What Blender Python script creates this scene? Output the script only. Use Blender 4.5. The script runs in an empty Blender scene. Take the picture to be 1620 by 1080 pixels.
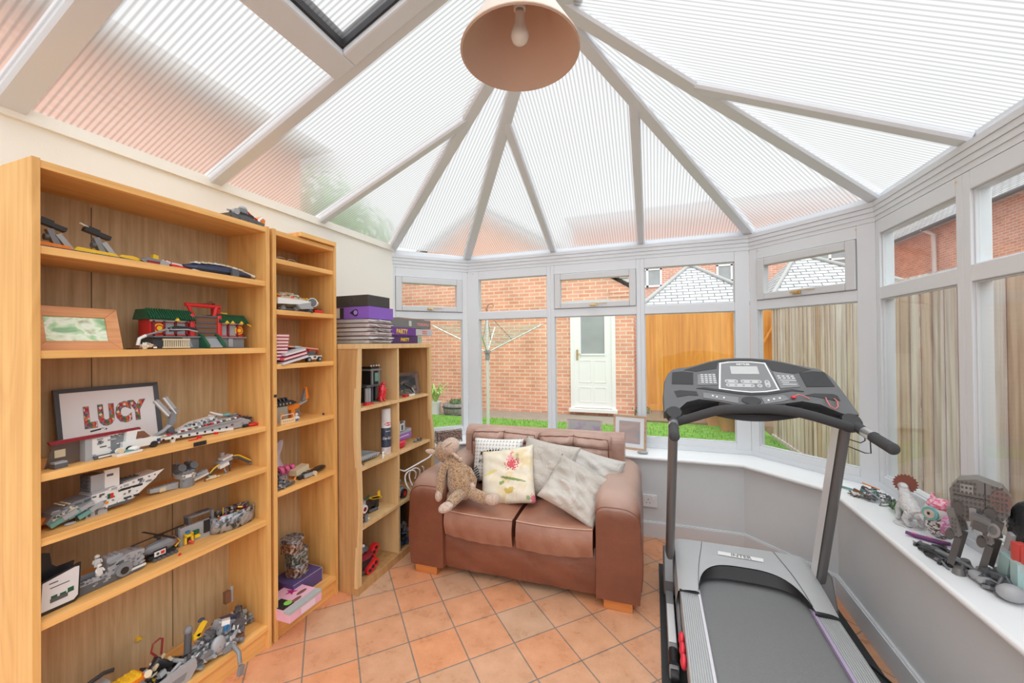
import bpy, math, random
from mathutils import Vector, Matrix, Euler
PI = math.pi
random.seed(7)
SC = bpy.context.scene
COL = SC.collection

# ---------------------------------------------------------------- materials
MATS = {}
def lin(c):
    return tuple((x/12.92 if x <= .04045 else ((x+.055)/1.055)**2.4) for x in c)
def rgb(r, g, b):
    return lin((r/255, g/255, b/255))
def base(name):
    m = bpy.data.materials.new(name); m.use_nodes = True
    nt = m.node_tree; b = nt.nodes['Principled BSDF']
    MATS[name] = m
    return m, nt, b
def N(nt, t, **kw):
    n = nt.nodes.new(t)
    for k, v in kw.items():
        if k in n.inputs.keys(): n.inputs[k].default_value = v
        else: setattr(n, k, v)
    return n
def L(nt, a, b): nt.links.new(a, b)
def plain(name, c, rough=.5, metal=0, spec=.5, noise=0, nscale=20, bump=0, bscale=80, emit=None, coat=0, sheen=0, alpha=None, trans=0):
    if name in MATS: return MATS[name]
    m, nt, b = base(name)
    b.inputs['Base Color'].default_value = (*c, 1)
    b.inputs['Roughness'].default_value = rough
    b.inputs['Metallic'].default_value = metal
    b.inputs['Specular IOR Level'].default_value = spec
    b.inputs['Coat Weight'].default_value = coat
    b.inputs['Sheen Weight'].default_value = sheen
    b.inputs['Transmission Weight'].default_value = trans
    if noise:
        tc = N(nt, 'ShaderNodeTexCoord'); nz = N(nt, 'ShaderNodeTexNoise', Scale=nscale, Detail=5.0)
        L(nt, tc.outputs['Object'], nz.inputs['Vector'])
        mx = N(nt, 'ShaderNodeMix', data_type='RGBA')
        mx.inputs[6].default_value = (*[max(0, x*(1-noise)) for x in c], 1)
        mx.inputs[7].default_value = (*[min(1, x*(1+noise)) for x in c], 1)
        L(nt, nz.outputs['Fac'], mx.inputs[0]); L(nt, mx.outputs[2], b.inputs['Base Color'])
    if bump:
        tc = N(nt, 'ShaderNodeTexCoord'); nz = N(nt, 'ShaderNodeTexNoise', Scale=bscale, Detail=4.0)
        L(nt, tc.outputs['Object'], nz.inputs['Vector'])
        bp = N(nt, 'ShaderNodeBump', Strength=bump, Distance=.01)
        L(nt, nz.outputs['Fac'], bp.inputs['Height']); L(nt, bp.outputs['Normal'], b.inputs['Normal'])
    return m
def ramp(nt, stops, interp='LINEAR'):
    r = N(nt, 'ShaderNodeValToRGB'); cr = r.color_ramp; cr.interpolation = interp
    while len(cr.elements) > 1: cr.elements.remove(cr.elements[-1])
    cr.elements[0].position = stops[0][0]; cr.elements[0].color = (*stops[0][1], 1)
    for p, c in stops[1:]:
        e = cr.elements.new(p); e.color = (*c, 1)
    return r
def mapped(nt, scale=(1,1,1), rot=(0,0,0), loc=(0,0,0), coord='Object'):
    tc = N(nt, 'ShaderNodeTexCoord'); mp = N(nt, 'ShaderNodeMapping')
    mp.inputs['Scale'].default_value = scale; mp.inputs['Rotation'].default_value = rot; mp.inputs['Location'].default_value = loc
    L(nt, tc.outputs[coord], mp.inputs['Vector'])
    return mp
def wood(name, dark, light, axis='z', rough=.42, scale=1.0, figure=.5):
    m, nt, b = base(name)
    s = {'z': (38, 38, 1.3), 'y': (38, 1.3, 38), 'x': (1.3, 38, 38)}[axis]
    mp = mapped(nt, tuple(v*scale for v in s))
    nz = N(nt, 'ShaderNodeTexNoise', Scale=1.0, Detail=6.0, Roughness=.62, Distortion=.35)
    L(nt, mp.outputs[0], nz.inputs['Vector'])
    s2 = {'z': (5, 5, .9), 'y': (5, .9, 5), 'x': (.9, 5, 5)}[axis]
    mp2 = mapped(nt, tuple(v*scale for v in s2))
    n2 = N(nt, 'ShaderNodeTexNoise', Scale=1.0, Detail=2.0, Distortion=.6)
    L(nt, mp2.outputs[0], n2.inputs['Vector'])
    mu = N(nt, 'ShaderNodeMath', operation='MULTIPLY'); mu.inputs[1].default_value = 14.0
    L(nt, n2.outputs['Fac'], mu.inputs[0])
    fr = N(nt, 'ShaderNodeMath', operation='PINGPONG'); fr.inputs[1].default_value = 1.0
    L(nt, mu.outputs[0], fr.inputs[0])
    mx = N(nt, 'ShaderNodeMath', operation='MULTIPLY'); mx.inputs[1].default_value = figure*.35
    L(nt, fr.outputs[0], mx.inputs[0])
    ad = N(nt, 'ShaderNodeMath', operation='ADD'); L(nt, nz.outputs['Fac'], ad.inputs[0]); L(nt, mx.outputs[0], ad.inputs[1])
    r = ramp(nt, [(.3, dark), (.78, light)])
    L(nt, ad.outputs[0], r.inputs[0]); L(nt, r.outputs[0], b.inputs['Base Color'])
    b.inputs['Roughness'].default_value = rough
    return m
def bricks(name, c1, c2, mortar, plane='xz', bw=.225, bh=.075, ms=.010):
    m, nt, b = base(name)
    tc = N(nt, 'ShaderNodeTexCoord'); sp = N(nt, 'ShaderNodeSeparateXYZ'); cb = N(nt, 'ShaderNodeCombineXYZ')
    L(nt, tc.outputs['Object'], sp.inputs[0])
    L(nt, sp.outputs['XYZ'.index(plane[0].upper())], cb.inputs[0]); L(nt, sp.outputs['XYZ'.index(plane[1].upper())], cb.inputs[1])
    br = N(nt, 'ShaderNodeTexBrick')
    br.inputs['Scale'].default_value = 1; br.inputs['Brick Width'].default_value = bw; br.inputs['Row Height'].default_value = bh
    br.inputs['Mortar Size'].default_value = ms; br.inputs['Mortar Smooth'].default_value = .1
    br.inputs['Color1'].default_value = (*c1, 1); br.inputs['Color2'].default_value = (*c2, 1); br.inputs['Mortar'].default_value = (*mortar, 1)
    L(nt, cb.outputs[0], br.inputs['Vector'])
    nz = N(nt, 'ShaderNodeTexNoise', Scale=2.5, Detail=4.0); L(nt, cb.outputs[0], nz.inputs['Vector'])
    mx = N(nt, 'ShaderNodeMix', data_type='RGBA', blend_type='MULTIPLY'); mx.inputs[0].default_value = 1
    rr = ramp(nt, [(.3, (.86, .84, .84)), (.7, (1.08, 1.06, 1.04))])
    L(nt, nz.outputs['Fac'], rr.inputs[0]); L(nt, br.outputs['Color'], mx.inputs[6]); L(nt, rr.outputs[0], mx.inputs[7])
    L(nt, mx.outputs[2], b.inputs['Base Color'])
    b.inputs['Roughness'].default_value = .9
    return m

# ---------------------------------------------------------------- geometry
class G:
    """collects shapes, then build() links them as one mesh object"""
    def __init__(s): s.v = []; s.f = []; s.m = []; s.sm = []; s.uv = None; s.X = None
    def _add(s, vs, fs, mat, smooth=False):
        o = len(s.v)
        if s.X is not None: vs = [s.X @ Vector(p) for p in vs]
        s.v += [tuple(p) for p in vs]
        for f in fs:
            s.f.append(tuple(o+i for i in f)); s.m.append(mat); s.sm.append(smooth)
        return s
    def box(s, c, d, mat=0, rot=None, taper=None):
        x, y, z = d[0]/2, d[1]/2, d[2]/2
        vs = [(-x,-y,-z),(x,-y,-z),(x,y,-z),(-x,y,-z),(-x,-y,z),(x,-y,z),(x,y,z),(-x,y,z)]
        if taper: vs = vs[:4]+[(a*taper[0], b*taper[1], q) for a, b, q in vs[4:]]
        return s.xf(vs, c, rot, [(0,3,2,1),(4,5,6,7),(0,1,5,4),(1,2,6,5),(2,3,7,6),(3,0,4,7)], mat)
    def bb(s, a, b, mat=0):
        return s.box([(a[i]+b[i])/2 for i in range(3)], [abs(b[i]-a[i]) for i in range(3)], mat)
    def xf(s, vs, c, rot, fs, mat, smooth=False):
        R = Euler(rot).to_matrix() if rot else None
        c = Vector(c)
        return s._add([(R @ Vector(p) if R else Vector(p))+c for p in vs], fs, mat, smooth)
    def cyl(s, p0, p1, r0, r1=None, n=16, mat=0, caps=True, smooth=True):
        r1 = r0 if r1 is None else r1
        p0, p1 = Vector(p0), Vector(p1); d = (p1-p0).normalized()
        a = d.orthogonal().normalized(); b = d.cross(a)
        vs = [p0+(a*math.cos(2*PI*i/n)+b*math.sin(2*PI*i/n))*r0 for i in range(n)]+[p1+(a*math.cos(2*PI*i/n)+b*math.sin(2*PI*i/n))*r1 for i in range(n)]
        s._add(vs, [(i,(i+1)%n,n+(i+1)%n,n+i) for i in range(n)], mat, smooth)
        if caps:
            s._add(vs[:n], [tuple(range(n))[::-1]], mat); s._add(vs[n:], [tuple(range(n))], mat)
        return s
    def tube(s, pts, r, n=8, mat=0, closed=False, caps=True):
        P = [Vector(p) for p in pts]; K = len(P); rs = r if isinstance(r, (list, tuple)) else [r]*K
        vs = []; up = None
        for i in range(K):
            t = (P[(i+1) % K]-P[i-1]) if closed else (P[min(i+1, K-1)]-P[max(i-1, 0)])
            t = t.normalized() if t.length > 1e-9 else Vector((0,0,1))
            if up is None: up = t.orthogonal().normalized()
            up = (up-t*up.dot(t)); up = up.normalized() if up.length > 1e-6 else t.orthogonal().normalized()
            b = t.cross(up)
            vs += [P[i]+(up*math.cos(2*PI*j/n)+b*math.sin(2*PI*j/n))*rs[i] for j in range(n)]
        fs = []
        for i in range(K if closed else K-1):
            k = (i+1) % K
            fs += [(i*n+j, i*n+(j+1)%n, k*n+(j+1)%n, k*n+j) for j in range(n)]
        s._add(vs, fs, mat, True)
        if caps and not closed:
            s._add(vs[:n], [tuple(range(n))[::-1]], mat); s._add(vs[-n:], [tuple(range(n))], mat)
        return s
    def lathe(s, prof, c=(0,0,0), n=24, mat=0, rot=None, smooth=True, sx=1, sy=1):
        vs = []
        for r, z in prof: vs += [(r*sx*math.cos(2*PI*i/n), r*sy*math.sin(2*PI*i/n), z) for i in range(n)]
        fs = []
        for k in range(len(prof)-1): fs += [(k*n+i, k*n+(i+1)%n, (k+1)*n+(i+1)%n, (k+1)*n+i) for i in range(n)]
        s.xf(vs, c, rot, fs, mat, smooth)
        if prof[0][0] > 1e-4: s.xf(vs[:n], c, rot, [tuple(range(n))[::-1]], mat)
        if prof[-1][0] > 1e-4: s.xf(vs[-n:], c, rot, [tuple(range(n))], mat)
        return s
    def ell(s, c, r, mat=0, rot=None, n=16, m=10, fn=None):
        if not isinstance(r, (list, tuple)): r = (r, r, r)
        vs = [(0,0,-r[2])]
        for j in range(1, m):
            t = -PI/2+PI*j/m
            vs += [(r[0]*math.cos(t)*math.cos(2*PI*i/n), r[1]*math.cos(t)*math.sin(2*PI*i/n), r[2]*math.sin(t)) for i in range(n)]
        vs.append((0,0,r[2])); T = len(vs)-1
        fs = [(0, 1+(i+1)%n, 1+i) for i in range(n)]
        for j in range(m-2): fs += [(1+j*n+i, 1+j*n+(i+1)%n, 1+(j+1)*n+(i+1)%n, 1+(j+1)*n+i) for i in range(n)]
        fs += [(1+(m-2)*n+i, 1+(m-2)*n+(i+1)%n, T) for i in range(n)]
        if fn: vs = [fn(Vector(p)) for p in vs]
        return s.xf(vs, c, rot, fs, mat, True)
    def prism(s, poly, t0, t1, axis='y', mat=0, c=(0,0,0), rot=None):
        """poly: 2D outline; axis y: (x,z) extruded y; x: (y,z) extruded x; z: (x,y) extruded z"""
        def P(a, b, t): return {'y': (a, t, b), 'x': (t, a, b), 'z': (a, b, t)}[axis]
        n = len(poly)
        vs = [P(a, b, t0) for a, b in poly]+[P(a, b, t1) for a, b in poly]
        fs = [tuple(range(n)), tuple(range(2*n-1, n-1, -1))]+[(i, n+i, n+(i+1)%n, (i+1)%n) for i in range(n)]
        return s.xf(vs, c, rot, fs, mat)
    def grid(s, fn, nu, nv, mat=0, smooth=True, wrapu=False):
        vs = [fn(i/nu, j/nv) for j in range(nv+1) for i in range(nu+1)]
        W = nu+1
        return s._add(vs, [(j*W+i, j*W+i+1, (j+1)*W+i+1, (j+1)*W+i) for j in range(nv) for i in range(nu)], mat, smooth)
    def quad(s, a, b, c, d, mat=0): return s._add([a,b,c,d], [(0,1,2,3)], mat)
    def build(s, name, mats, parent=None, bevel=0, seg=2, sub=0, fix=False, recalc=True):
        me = bpy.data.meshes.new(name)
        me.from_pydata(s.v, [], s.f)
        for i, p in enumerate(me.polygons): p.material_index = s.m[i]; p.use_smooth = s.sm[i]
        if not isinstance(mats, (list, tuple)): mats = [mats]
        for m in mats: me.materials.append(m)
        if recalc:
            import bmesh
            bm = bmesh.new(); bm.from_mesh(me)
            if sub or fix: bmesh.ops.remove_doubles(bm, verts=bm.verts, dist=1e-5)
            bmesh.ops.recalc_face_normals(bm, faces=bm.faces); bm.to_mesh(me); bm.free()
        o = bpy.data.objects.new(name, me); COL.objects.link(o)
        if parent: o.parent = parent
        if bevel:
            md = o.modifiers.new('bevel', 'BEVEL'); md.width = bevel; md.segments = seg; md.limit_method = 'ANGLE'; md.angle_limit = .7
        if sub:
            md = o.modifiers.new('sub', 'SUBSURF'); md.levels = sub; md.render_levels = sub
        return o
def tag(o, label=None, cat=None, group=None, kind=None):
    if label: o['label'] = label
    if cat: o['category'] = cat
    if group: o['group'] = group
    if kind: o['kind'] = kind
    return o
def thing(name, label, cat, loc=(0,0,0), rz=0, group=None, scale=None):
    o = bpy.data.objects.new(name, None); COL.objects.link(o)
    o.empty_display_size = .05
    o.location = loc; o.rotation_euler = (0, 0, rz)
    if scale: o.scale = (scale,)*3
    return tag(o, label, cat, group)
def struct(o): o['kind'] = 'structure'; return o
def empty(name):
    o = bpy.data.objects.new(name, None); COL.objects.link(o); o.empty_display_size = .05; return o
def text(body, size, mat, parent, name='lettering', loc=(0,0,0), rot=(0,0,0), depth=.0008, sx=1.0, bold=0):
    cu = bpy.data.curves.new(name, 'FONT'); cu.body = body; cu.size = size; cu.extrude = depth; cu.align_x = 'CENTER'; cu.align_y = 'CENTER'
    cu.offset = bold; cu.resolution_u = 3
    t = bpy.data.objects.new('tmp', cu); COL.objects.link(t)
    dg = bpy.context.evaluated_depsgraph_get(); me = bpy.data.meshes.new_from_object(t.evaluated_get(dg)); me.name = name
    bpy.data.objects.remove(t)
    me.materials.clear(); me.materials.append(mat)
    o = bpy.data.objects.new(name, me); COL.objects.link(o); o.parent = parent; o.location = loc; o.rotation_euler = rot; o.scale = (sx, 1, 1)
    return o
# ---------------------------------------------------------------- shared materials
UPVC = plain('white_upvc', (.71,.74,.775), .35, bump=.02)
SASHM = plain('white_upvc_sash', (.63,.645,.66), .38)
PAINT = plain('wall_paint_cream', (.90,.87,.79), .75, bump=.06, bscale=160)
PAINTG = plain('wall_paint_grey', (.65,.672,.69), .8, noise=.04, nscale=6, bump=.06, bscale=160)
SKIRT = plain('skirting_gloss', (.68,.70,.73), .4)
SILLM = plain('sill_white', (.86,.88,.90), .32)
BRASS = plain('brass', (.72,.52,.24), .3, metal=1)
DARK = plain('dark_rubber', (.03,.03,.035), .6)
def schlick(nt, f0):
    lw = N(nt, 'ShaderNodeLayerWeight'); lw.inputs[0].default_value = .5
    pw = N(nt, 'ShaderNodeMath', operation='POWER'); pw.inputs[1].default_value = 5; L(nt, lw.outputs['Facing'], pw.inputs[0])
    ma = N(nt, 'ShaderNodeMath', operation='MULTIPLY_ADD'); ma.inputs[1].default_value = 1-f0; ma.inputs[2].default_value = f0; L(nt, pw.outputs[0], ma.inputs[0])
    return ma
def glass_mat():
    m = bpy.data.materials.new('window_glass'); m.use_nodes = True; nt = m.node_tree; nt.nodes.clear()
    out = N(nt, 'ShaderNodeOutputMaterial'); mx = N(nt, 'ShaderNodeMixShader')
    tr = N(nt, 'ShaderNodeBsdfTransparent'); tr.inputs[0].default_value = (.96,.98,.97,1)
    gl = N(nt, 'ShaderNodeBsdfGlossy'); gl.inputs['Roughness'].default_value = .0
    fr = schlick(nt, .022)
    L(nt, fr.outputs[0], mx.inputs[0]); L(nt, tr.outputs[0], mx.inputs[1]); L(nt, gl.outputs[0], mx.inputs[2]); L(nt, mx.outputs[0], out.inputs[0])
    return m
GLASS = glass_mat()
def poly_mat():
    m = bpy.data.materials.new('ribbed_polycarbonate'); m.use_nodes = True; nt = m.node_tree; nt.nodes.clear()
    out = N(nt, 'ShaderNodeOutputMaterial')
    uv = N(nt, 'ShaderNodeUVMap'); sp = N(nt, 'ShaderNodeSeparateXYZ'); L(nt, uv.outputs[0], sp.inputs[0])
    mu = N(nt, 'ShaderNodeMath', operation='MULTIPLY'); mu.inputs[1].default_value = 1/.0195; L(nt, sp.outputs[0], mu.inputs[0])
    fr = N(nt, 'ShaderNodeMath', operation='FRACT'); L(nt, mu.outputs[0], fr.inputs[0])
    rib = ramp(nt, [(0,(1,1,1)),(.10,(1,1,1)),(.30,(0,0,0)),(.72,(0,0,0)),(.93,(1,1,1)),(1,(1,1,1))])
    L(nt, fr.outputs[0], rib.inputs[0])
    tcol = N(nt, 'ShaderNodeMix', data_type='RGBA'); tcol.inputs[6].default_value = (.97,.97,.965,1); tcol.inputs[7].default_value = (.60,.585,.57,1)
    L(nt, rib.outputs[0], tcol.inputs[0])
    # each flute bends the light sideways, so what lies beyond is smeared
    rf = N(nt, 'ShaderNodeBsdfRefraction'); rf.inputs['Roughness'].default_value = .75; rf.inputs['IOR'].default_value = 1.06
    L(nt, tcol.outputs[2], rf.inputs['Color'])
    tr = N(nt, 'ShaderNodeBsdfTransparent'); L(nt, tcol.outputs[2], tr.inputs[0])
    m1 = N(nt, 'ShaderNodeMixShader'); m1.inputs[0].default_value = .22; L(nt, rf.outputs[0], m1.inputs[1]); L(nt, tr.outputs[0], m1.inputs[2])
    tl = N(nt, 'ShaderNodeBsdfTranslucent'); tl.inputs[0].default_value = (.9,.9,.89,1)
    df = N(nt, 'ShaderNodeBsdfDiffuse'); df.inputs[0].default_value = (.8,.8,.8,1)
    m2 = N(nt, 'ShaderNodeMixShader'); m2.inputs[0].default_value = .3; L(nt, tl.outputs[0], m2.inputs[1]); L(nt, df.outputs[0], m2.inputs[2])
    m3 = N(nt, 'ShaderNodeMixShader'); m3.inputs[0].default_value = .15; L(nt, m1.outputs[0], m3.inputs[1]); L(nt, m2.outputs[0], m3.inputs[2])
    gl = N(nt, 'ShaderNodeBsdfGlossy'); gl.inputs['Roughness'].default_value = .18
    lw = schlick(nt, .04)
    m4 = N(nt, 'ShaderNodeMixShader'); L(nt, lw.outputs[0], m4.inputs[0]); L(nt, m3.outputs[0], m4.inputs[1]); L(nt, gl.outputs[0], m4.inputs[2])
    L(nt, m4.outputs[0], out.inputs[0])
    return m
POLY = poly_mat()
def floor_mat():
    m, nt, b = base('terracotta_tiles')
    mp = mapped(nt, (1,1,1), (0,0,-PI/4), (-.123+.226*40, -.120+.226*40, 0))
    br = N(nt, 'ShaderNodeTexBrick'); br.offset = 0; br.squash = 1; br.offset_frequency = 1; br.squash_frequency = 1
    br.inputs['Scale'].default_value = 1; br.inputs['Brick Width'].default_value = .226; br.inputs['Row Height'].default_value = .226
    br.inputs['Mortar Size'].default_value = .0035; br.inputs['Mortar Smooth'].default_value = .2
    br.inputs['Color1'].default_value = (.70,.31,.155,1); br.inputs['Color2'].default_value = (.58,.36,.23,1); br.inputs['Mortar'].default_value = (.23,.19,.16,1)
    L(nt, mp.outputs[0], br.inputs['Vector'])
    tc = N(nt, 'ShaderNodeTexCoord')
    nz = N(nt, 'ShaderNodeTexNoise', Scale=9.0, Detail=7.0, Roughness=.6); L(nt, tc.outputs['Object'], nz.inputs['Vector'])
    r = ramp(nt, [(.25,(.86,.82,.78)),(.5,(1,1,1)),(.75,(1.14,1.18,1.22))]); L(nt, nz.outputs['Fac'], r.inputs[0])
    mx = N(nt, 'ShaderNodeMix', data_type='RGBA', blend_type='MULTIPLY'); mx.inputs[0].default_value = 1
    L(nt, br.outputs['Color'], mx.inputs[6]); L(nt, r.outputs[0], mx.inputs[7])
    n2 = N(nt, 'ShaderNodeTexNoise', Scale=95.0, Detail=6.0, Roughness=.75); L(nt, tc.outputs['Object'], n2.inputs['Vector'])
    r2 = ramp(nt, [(.30,(.70,.60,.52)),(.44,(1,1,1)),(.60,(1,1,1)),(.72,(1.12,1.14,1.16))]); L(nt, n2.outputs['Fac'], r2.inputs[0])
    m2 = N(nt, 'ShaderNodeMix', data_type='RGBA', blend_type='MULTIPLY'); m2.inputs[0].default_value = .7
    L(nt, mx.outputs[2], m2.inputs[6]); L(nt, r2.outputs[0], m2.inputs[7]); L(nt, m2.outputs[2], b.inputs['Base Color'])
    bp = N(nt, 'ShaderNodeBump', Strength=.35, Distance=.004); bp.invert = True
    L(nt, br.outputs['Fac'], bp.inputs['Height']); L(nt, bp.outputs[0], b.inputs['Normal'])
    rr = ramp(nt, [(.3,(.22,.22,.22)),(.7,(.42,.42,.42))]); L(nt, nz.outputs['Fac'], rr.inputs[0]); L(nt, rr.outputs[0], b.inputs['Roughness'])
    return m

# ---------------------------------------------------------------- room plan (metres; camera stands at x=0, y=0)
YB, XA, XC, XD = 3.3003, -1.618, .6703, 1.1892
XW = -2.09; YA = YB-(XA-XW)          # left wall and where facet A meets it
YCD = YB-(XD-XC)
Y0 = -1.3                             # the room runs on behind the camera
ZR, ZR2, ZT, ZG2, ZL, ZLB, ZS = 2.204, 2.093, 2.016, 1.716, 1.650, .6725, .5916
RIM = [(XW, YA), (XA, YB), (XC, YB), (XD, YCD), (XD, Y0)]     # window line, seen in plan
def inset(o, ext=0):
    """the window line moved o metres into the room"""
    r = []
    ns = []
    for (a, b), (c, d) in zip(RIM[:-1], RIM[1:]):
        l = math.hypot(c-a, d-b); ns.append(((d-b)/l*1.0, -(c-a)/l*1.0))
    for i, (x, y) in enumerate(RIM):
        if i == 0:
            n = ns[0]; t = (ns[0][0]*o, ns[0][1]*o)     # slide along the left wall
            k = o/ns[0][1] if abs(ns[0][1]) > 1e-6 else 0
            r.append((x, y+k))
        elif i == len(RIM)-1:
            r.append((x+ns[-1][0]*o, y))
        else:
            n1, n2 = ns[i-1], ns[i]
            dn = 1+n1[0]*n2[0]+n1[1]*n2[1]
            r.append((x+(n1[0]+n2[0])/dn*o, y+(n1[1]+n2[1])/dn*o))
    return r
def band(g, o0, o1, z0, z1, mat=0, segs=(0,1,2,3)):
    """solid strip along the window line between offsets o0 (room side) and o1"""
    a, b = inset(o0), inset(o1)
    for i in segs:
        p = [a[i], a[i+1], b[i+1], b[i]]
        vs = [(x, y, z0) for x, y in p]+[(x, y, z1) for x, y in p]
        g._add(vs, [(0,3,2,1),(4,5,6,7),(0,1,5,4),(1,2,6,5),(2,3,7,6),(3,0,4,7)], mat)
FLOORM = floor_mat()
g = G(); p = inset(.235); pts = [(XW, Y0)]+p
g._add([(x, y, 0) for x, y in pts]+[(x, y, -.12) for x, y in pts], [tuple(range(6)), tuple(range(11, 5, -1))]+[(i, (i+1)%6, 6+(i+1)%6, 6+i) for i in range(6)], 0)
struct(g.build('floor', FLOORM))
g = G(); g.bb((XW-.12, Y0, 0), (XW, YA+.05, 2.25)); struct(g.build('wall_left', PAINT))
for i, nm in enumerate(('wall_back_left', 'wall_back', 'wall_back_right', 'wall_right')):
    g = G(); band(g, .228, -.02, -.1, ZS-.024, 0, (i,)); struct(g.build(nm, PAINTG))
    g = G(); band(g, .246, .228, 0, .105, 0, (i,)); band(g, .240, .228, .105, .112, 0, (i,))
    struct(g.build(nm.replace('wall', 'baseboard'), SKIRT))
# sill board with a rounded nose
g = G()
for k in range(7):
    t0, t1 = -PI/2+PI*k/7, -PI/2+PI*(k+1)/7
    a0, a1 = inset(.255+.013*math.cos(t0)), inset(.255+.013*math.cos(t1)); z0, z1 = ZS-.013+.013*math.sin(t0), ZS-.013+.013*math.sin(t1)
    for i in range(4): g._add([(*a0[i], z0), (*a0[i+1], z0), (*a1[i+1], z1), (*a1[i], z1)], [(0,1,2,3)], 0, True)
a, b = inset(.255), inset(-.02)
for i in range(4):
    g.quad((*a[i], ZS), (*a[i+1], ZS), (*b[i+1], ZS), (*b[i], ZS)); g.quad((*a[i], ZS-.026), (*a[i+1], ZS-.026), (*b[i+1], ZS-.026), (*b[i], ZS-.026))
g.quad((*a[4], ZS), (*b[4], ZS), (*b[4], ZS-.026), (*a[4], ZS-.026))
struct(g.build('trim_1', SILLM))
# eaves beam, stepped
g = G()
for k in range(4): band(g, .001+.004*k, -.07, ZR2+.0278*k, ZR2+.0278*(k+1)-.0012)
band(g, 0, -.07, ZR2, ZR); band(g, -.014, -.07, ZR, ZR+.04)
struct(g.build('trim_2', UPVC))
# ---------------------------------------------------------------- windows
def facet(i):
    (a, b), (c, d) = RIM[i], RIM[i+1]; l = math.hypot(c-a, d-b); u = ((c-a)/l, (d-b)/l)
    M = Matrix(((u[0], -u[1], 0, a), (u[1], u[0], 0, b), (0,0,1,0), (0,0,0,1)))   # local x along, local y outward
    return M, l
WN = [0]
def window(i, s0, s1, kind, w0, w1, hx=.5, first=False, last=False):
    """one light: frame from s0 to s1; glass from w0 to w1 (metres along the facet)"""
    WN[0] += 1; M, l = facet(i)
    root = struct(empty('window_%d' % WN[0])); root.matrix_world = M
    D = .066
    g = G()
    g.bb((s0,0,ZS), (w0,D,ZR2)); g.bb((w1,0,ZS), (s1,D,ZR2))
    g.bb((w0,0,ZT), (w1,D,ZR2)); g.bb((w0,0,ZL), (w1,D,ZG2)); g.bb((w0,0,ZS), (w1,D,ZLB))
    g.bb((s0,-.006,ZS), (s1,0,ZS+.034))
    for z0, z1 in ((ZG2, ZT), (ZLB, ZL)):            # glazing bead round each pane
        e = .006
        g.bb((w0,.012,z0), (w0+e,.03,z1)); g.bb((w1-e,.012,z0), (w1,.03,z1)); g.bb((w0,.012,z1-e), (w1,.03,z1)); g.bb((w0,.012,z0), (w1,.03,z0+e))
    g.build('window_frame', UPVC, root, bevel=.003)
    if kind == 'open':
        g = G(); e = .052; a, b, c, d = w0+.003, w1-.003, ZG2+.003, ZT-.003
        g.bb((a,-.012,c), (a+e,.05,d)); g.bb((b-e,-.012,c), (b,.05,d)); g.bb((a+e,-.012,c), (b-e,.05,c+e*.9)); g.bb((a+e,-.012,d-e), (b-e,.05,d))
        sh = g.build('opening_sash', SASHM, root, bevel=.006)
        g = G(); g.bb((a+e-.004,.02,c+e*.9-.004), (b-e+.004,.023,d-e+.004)); g.build('upper_pane', GLASS, root)
        g = G(); hxx = a+(b-a)*hx; hz = c+.022
        g.box((hxx,-.016,hz), (.05,.008,.018)); g.cyl((hxx+.006,-.016,hz), (hxx+.006,-.038,hz+.002), .008, n=10)
        g.box((hxx-.012,-.036,hz+.003), (.034,.012,.011)); g.tube([(hxx+.01,-.03,hz+.01), (hxx+.05,-.022,hz+.012), (hxx+.105,-.018,hz+.012)], .0025, 6)
        g.build('brass_handle', BRASS, sh)
    else:
        g = G(); g.bb((w0-.004,.02,ZG2-.004), (w1+.004,.023,ZT+.004)); g.build('upper_pane', GLASS, root)
    g = G(); g.bb((w0-.004,.02,ZLB-.004), (w1+.004,.023,ZL+.004)); g.build('lower_pane', GLASS, root)
    return root
rt2 = math.sqrt(2)
lA = (XA-XW)*rt2
window(0, 0, lA, 'open', .017, lA-.05, .5)
B0 = XA
window(1, 0, -.826-B0, 'fixed', -1.506-B0, -.859-B0)
window(1, -.826-B0, -.09-B0, 'open', -.793-B0, -.121-B0, .5)
window(1, -.09-B0, XC-B0, 'fixed', -.06-B0, .575-B0)
lC = (XD-XC)*rt2
window(2, 0, lC, 'open', .056, lC-.088, .46)
window(3, 0, .663, 'fixed', .040, YCD-2.157)
window(3, .663, 1.40, 'fixed', YCD-2.079, 1.362)
window(3, 1.40, 2.10, 'open', 1.44, 2.06)
window(3, 2.10, 2.80, 'fixed', 2.14, 2.76)
window(3, 2.80, 3.45, 'open', 2.84, 3.40)
# screw caps on the frame heads
cap = plain('yellowed_screw_cap', (.75,.52,.22), .5)
g = G()
for i, s in ((2,.065), (2,lC-.09), (3,.63), (1,.06)):
    M, l = facet(i); q = M @ Vector((s, -.002, ZR2-.022)); q2 = M @ Vector((s, .002, ZR2-.022)); g.cyl(q, q2, .005, n=10)
struct(g.build('trim_3', cap))
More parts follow.
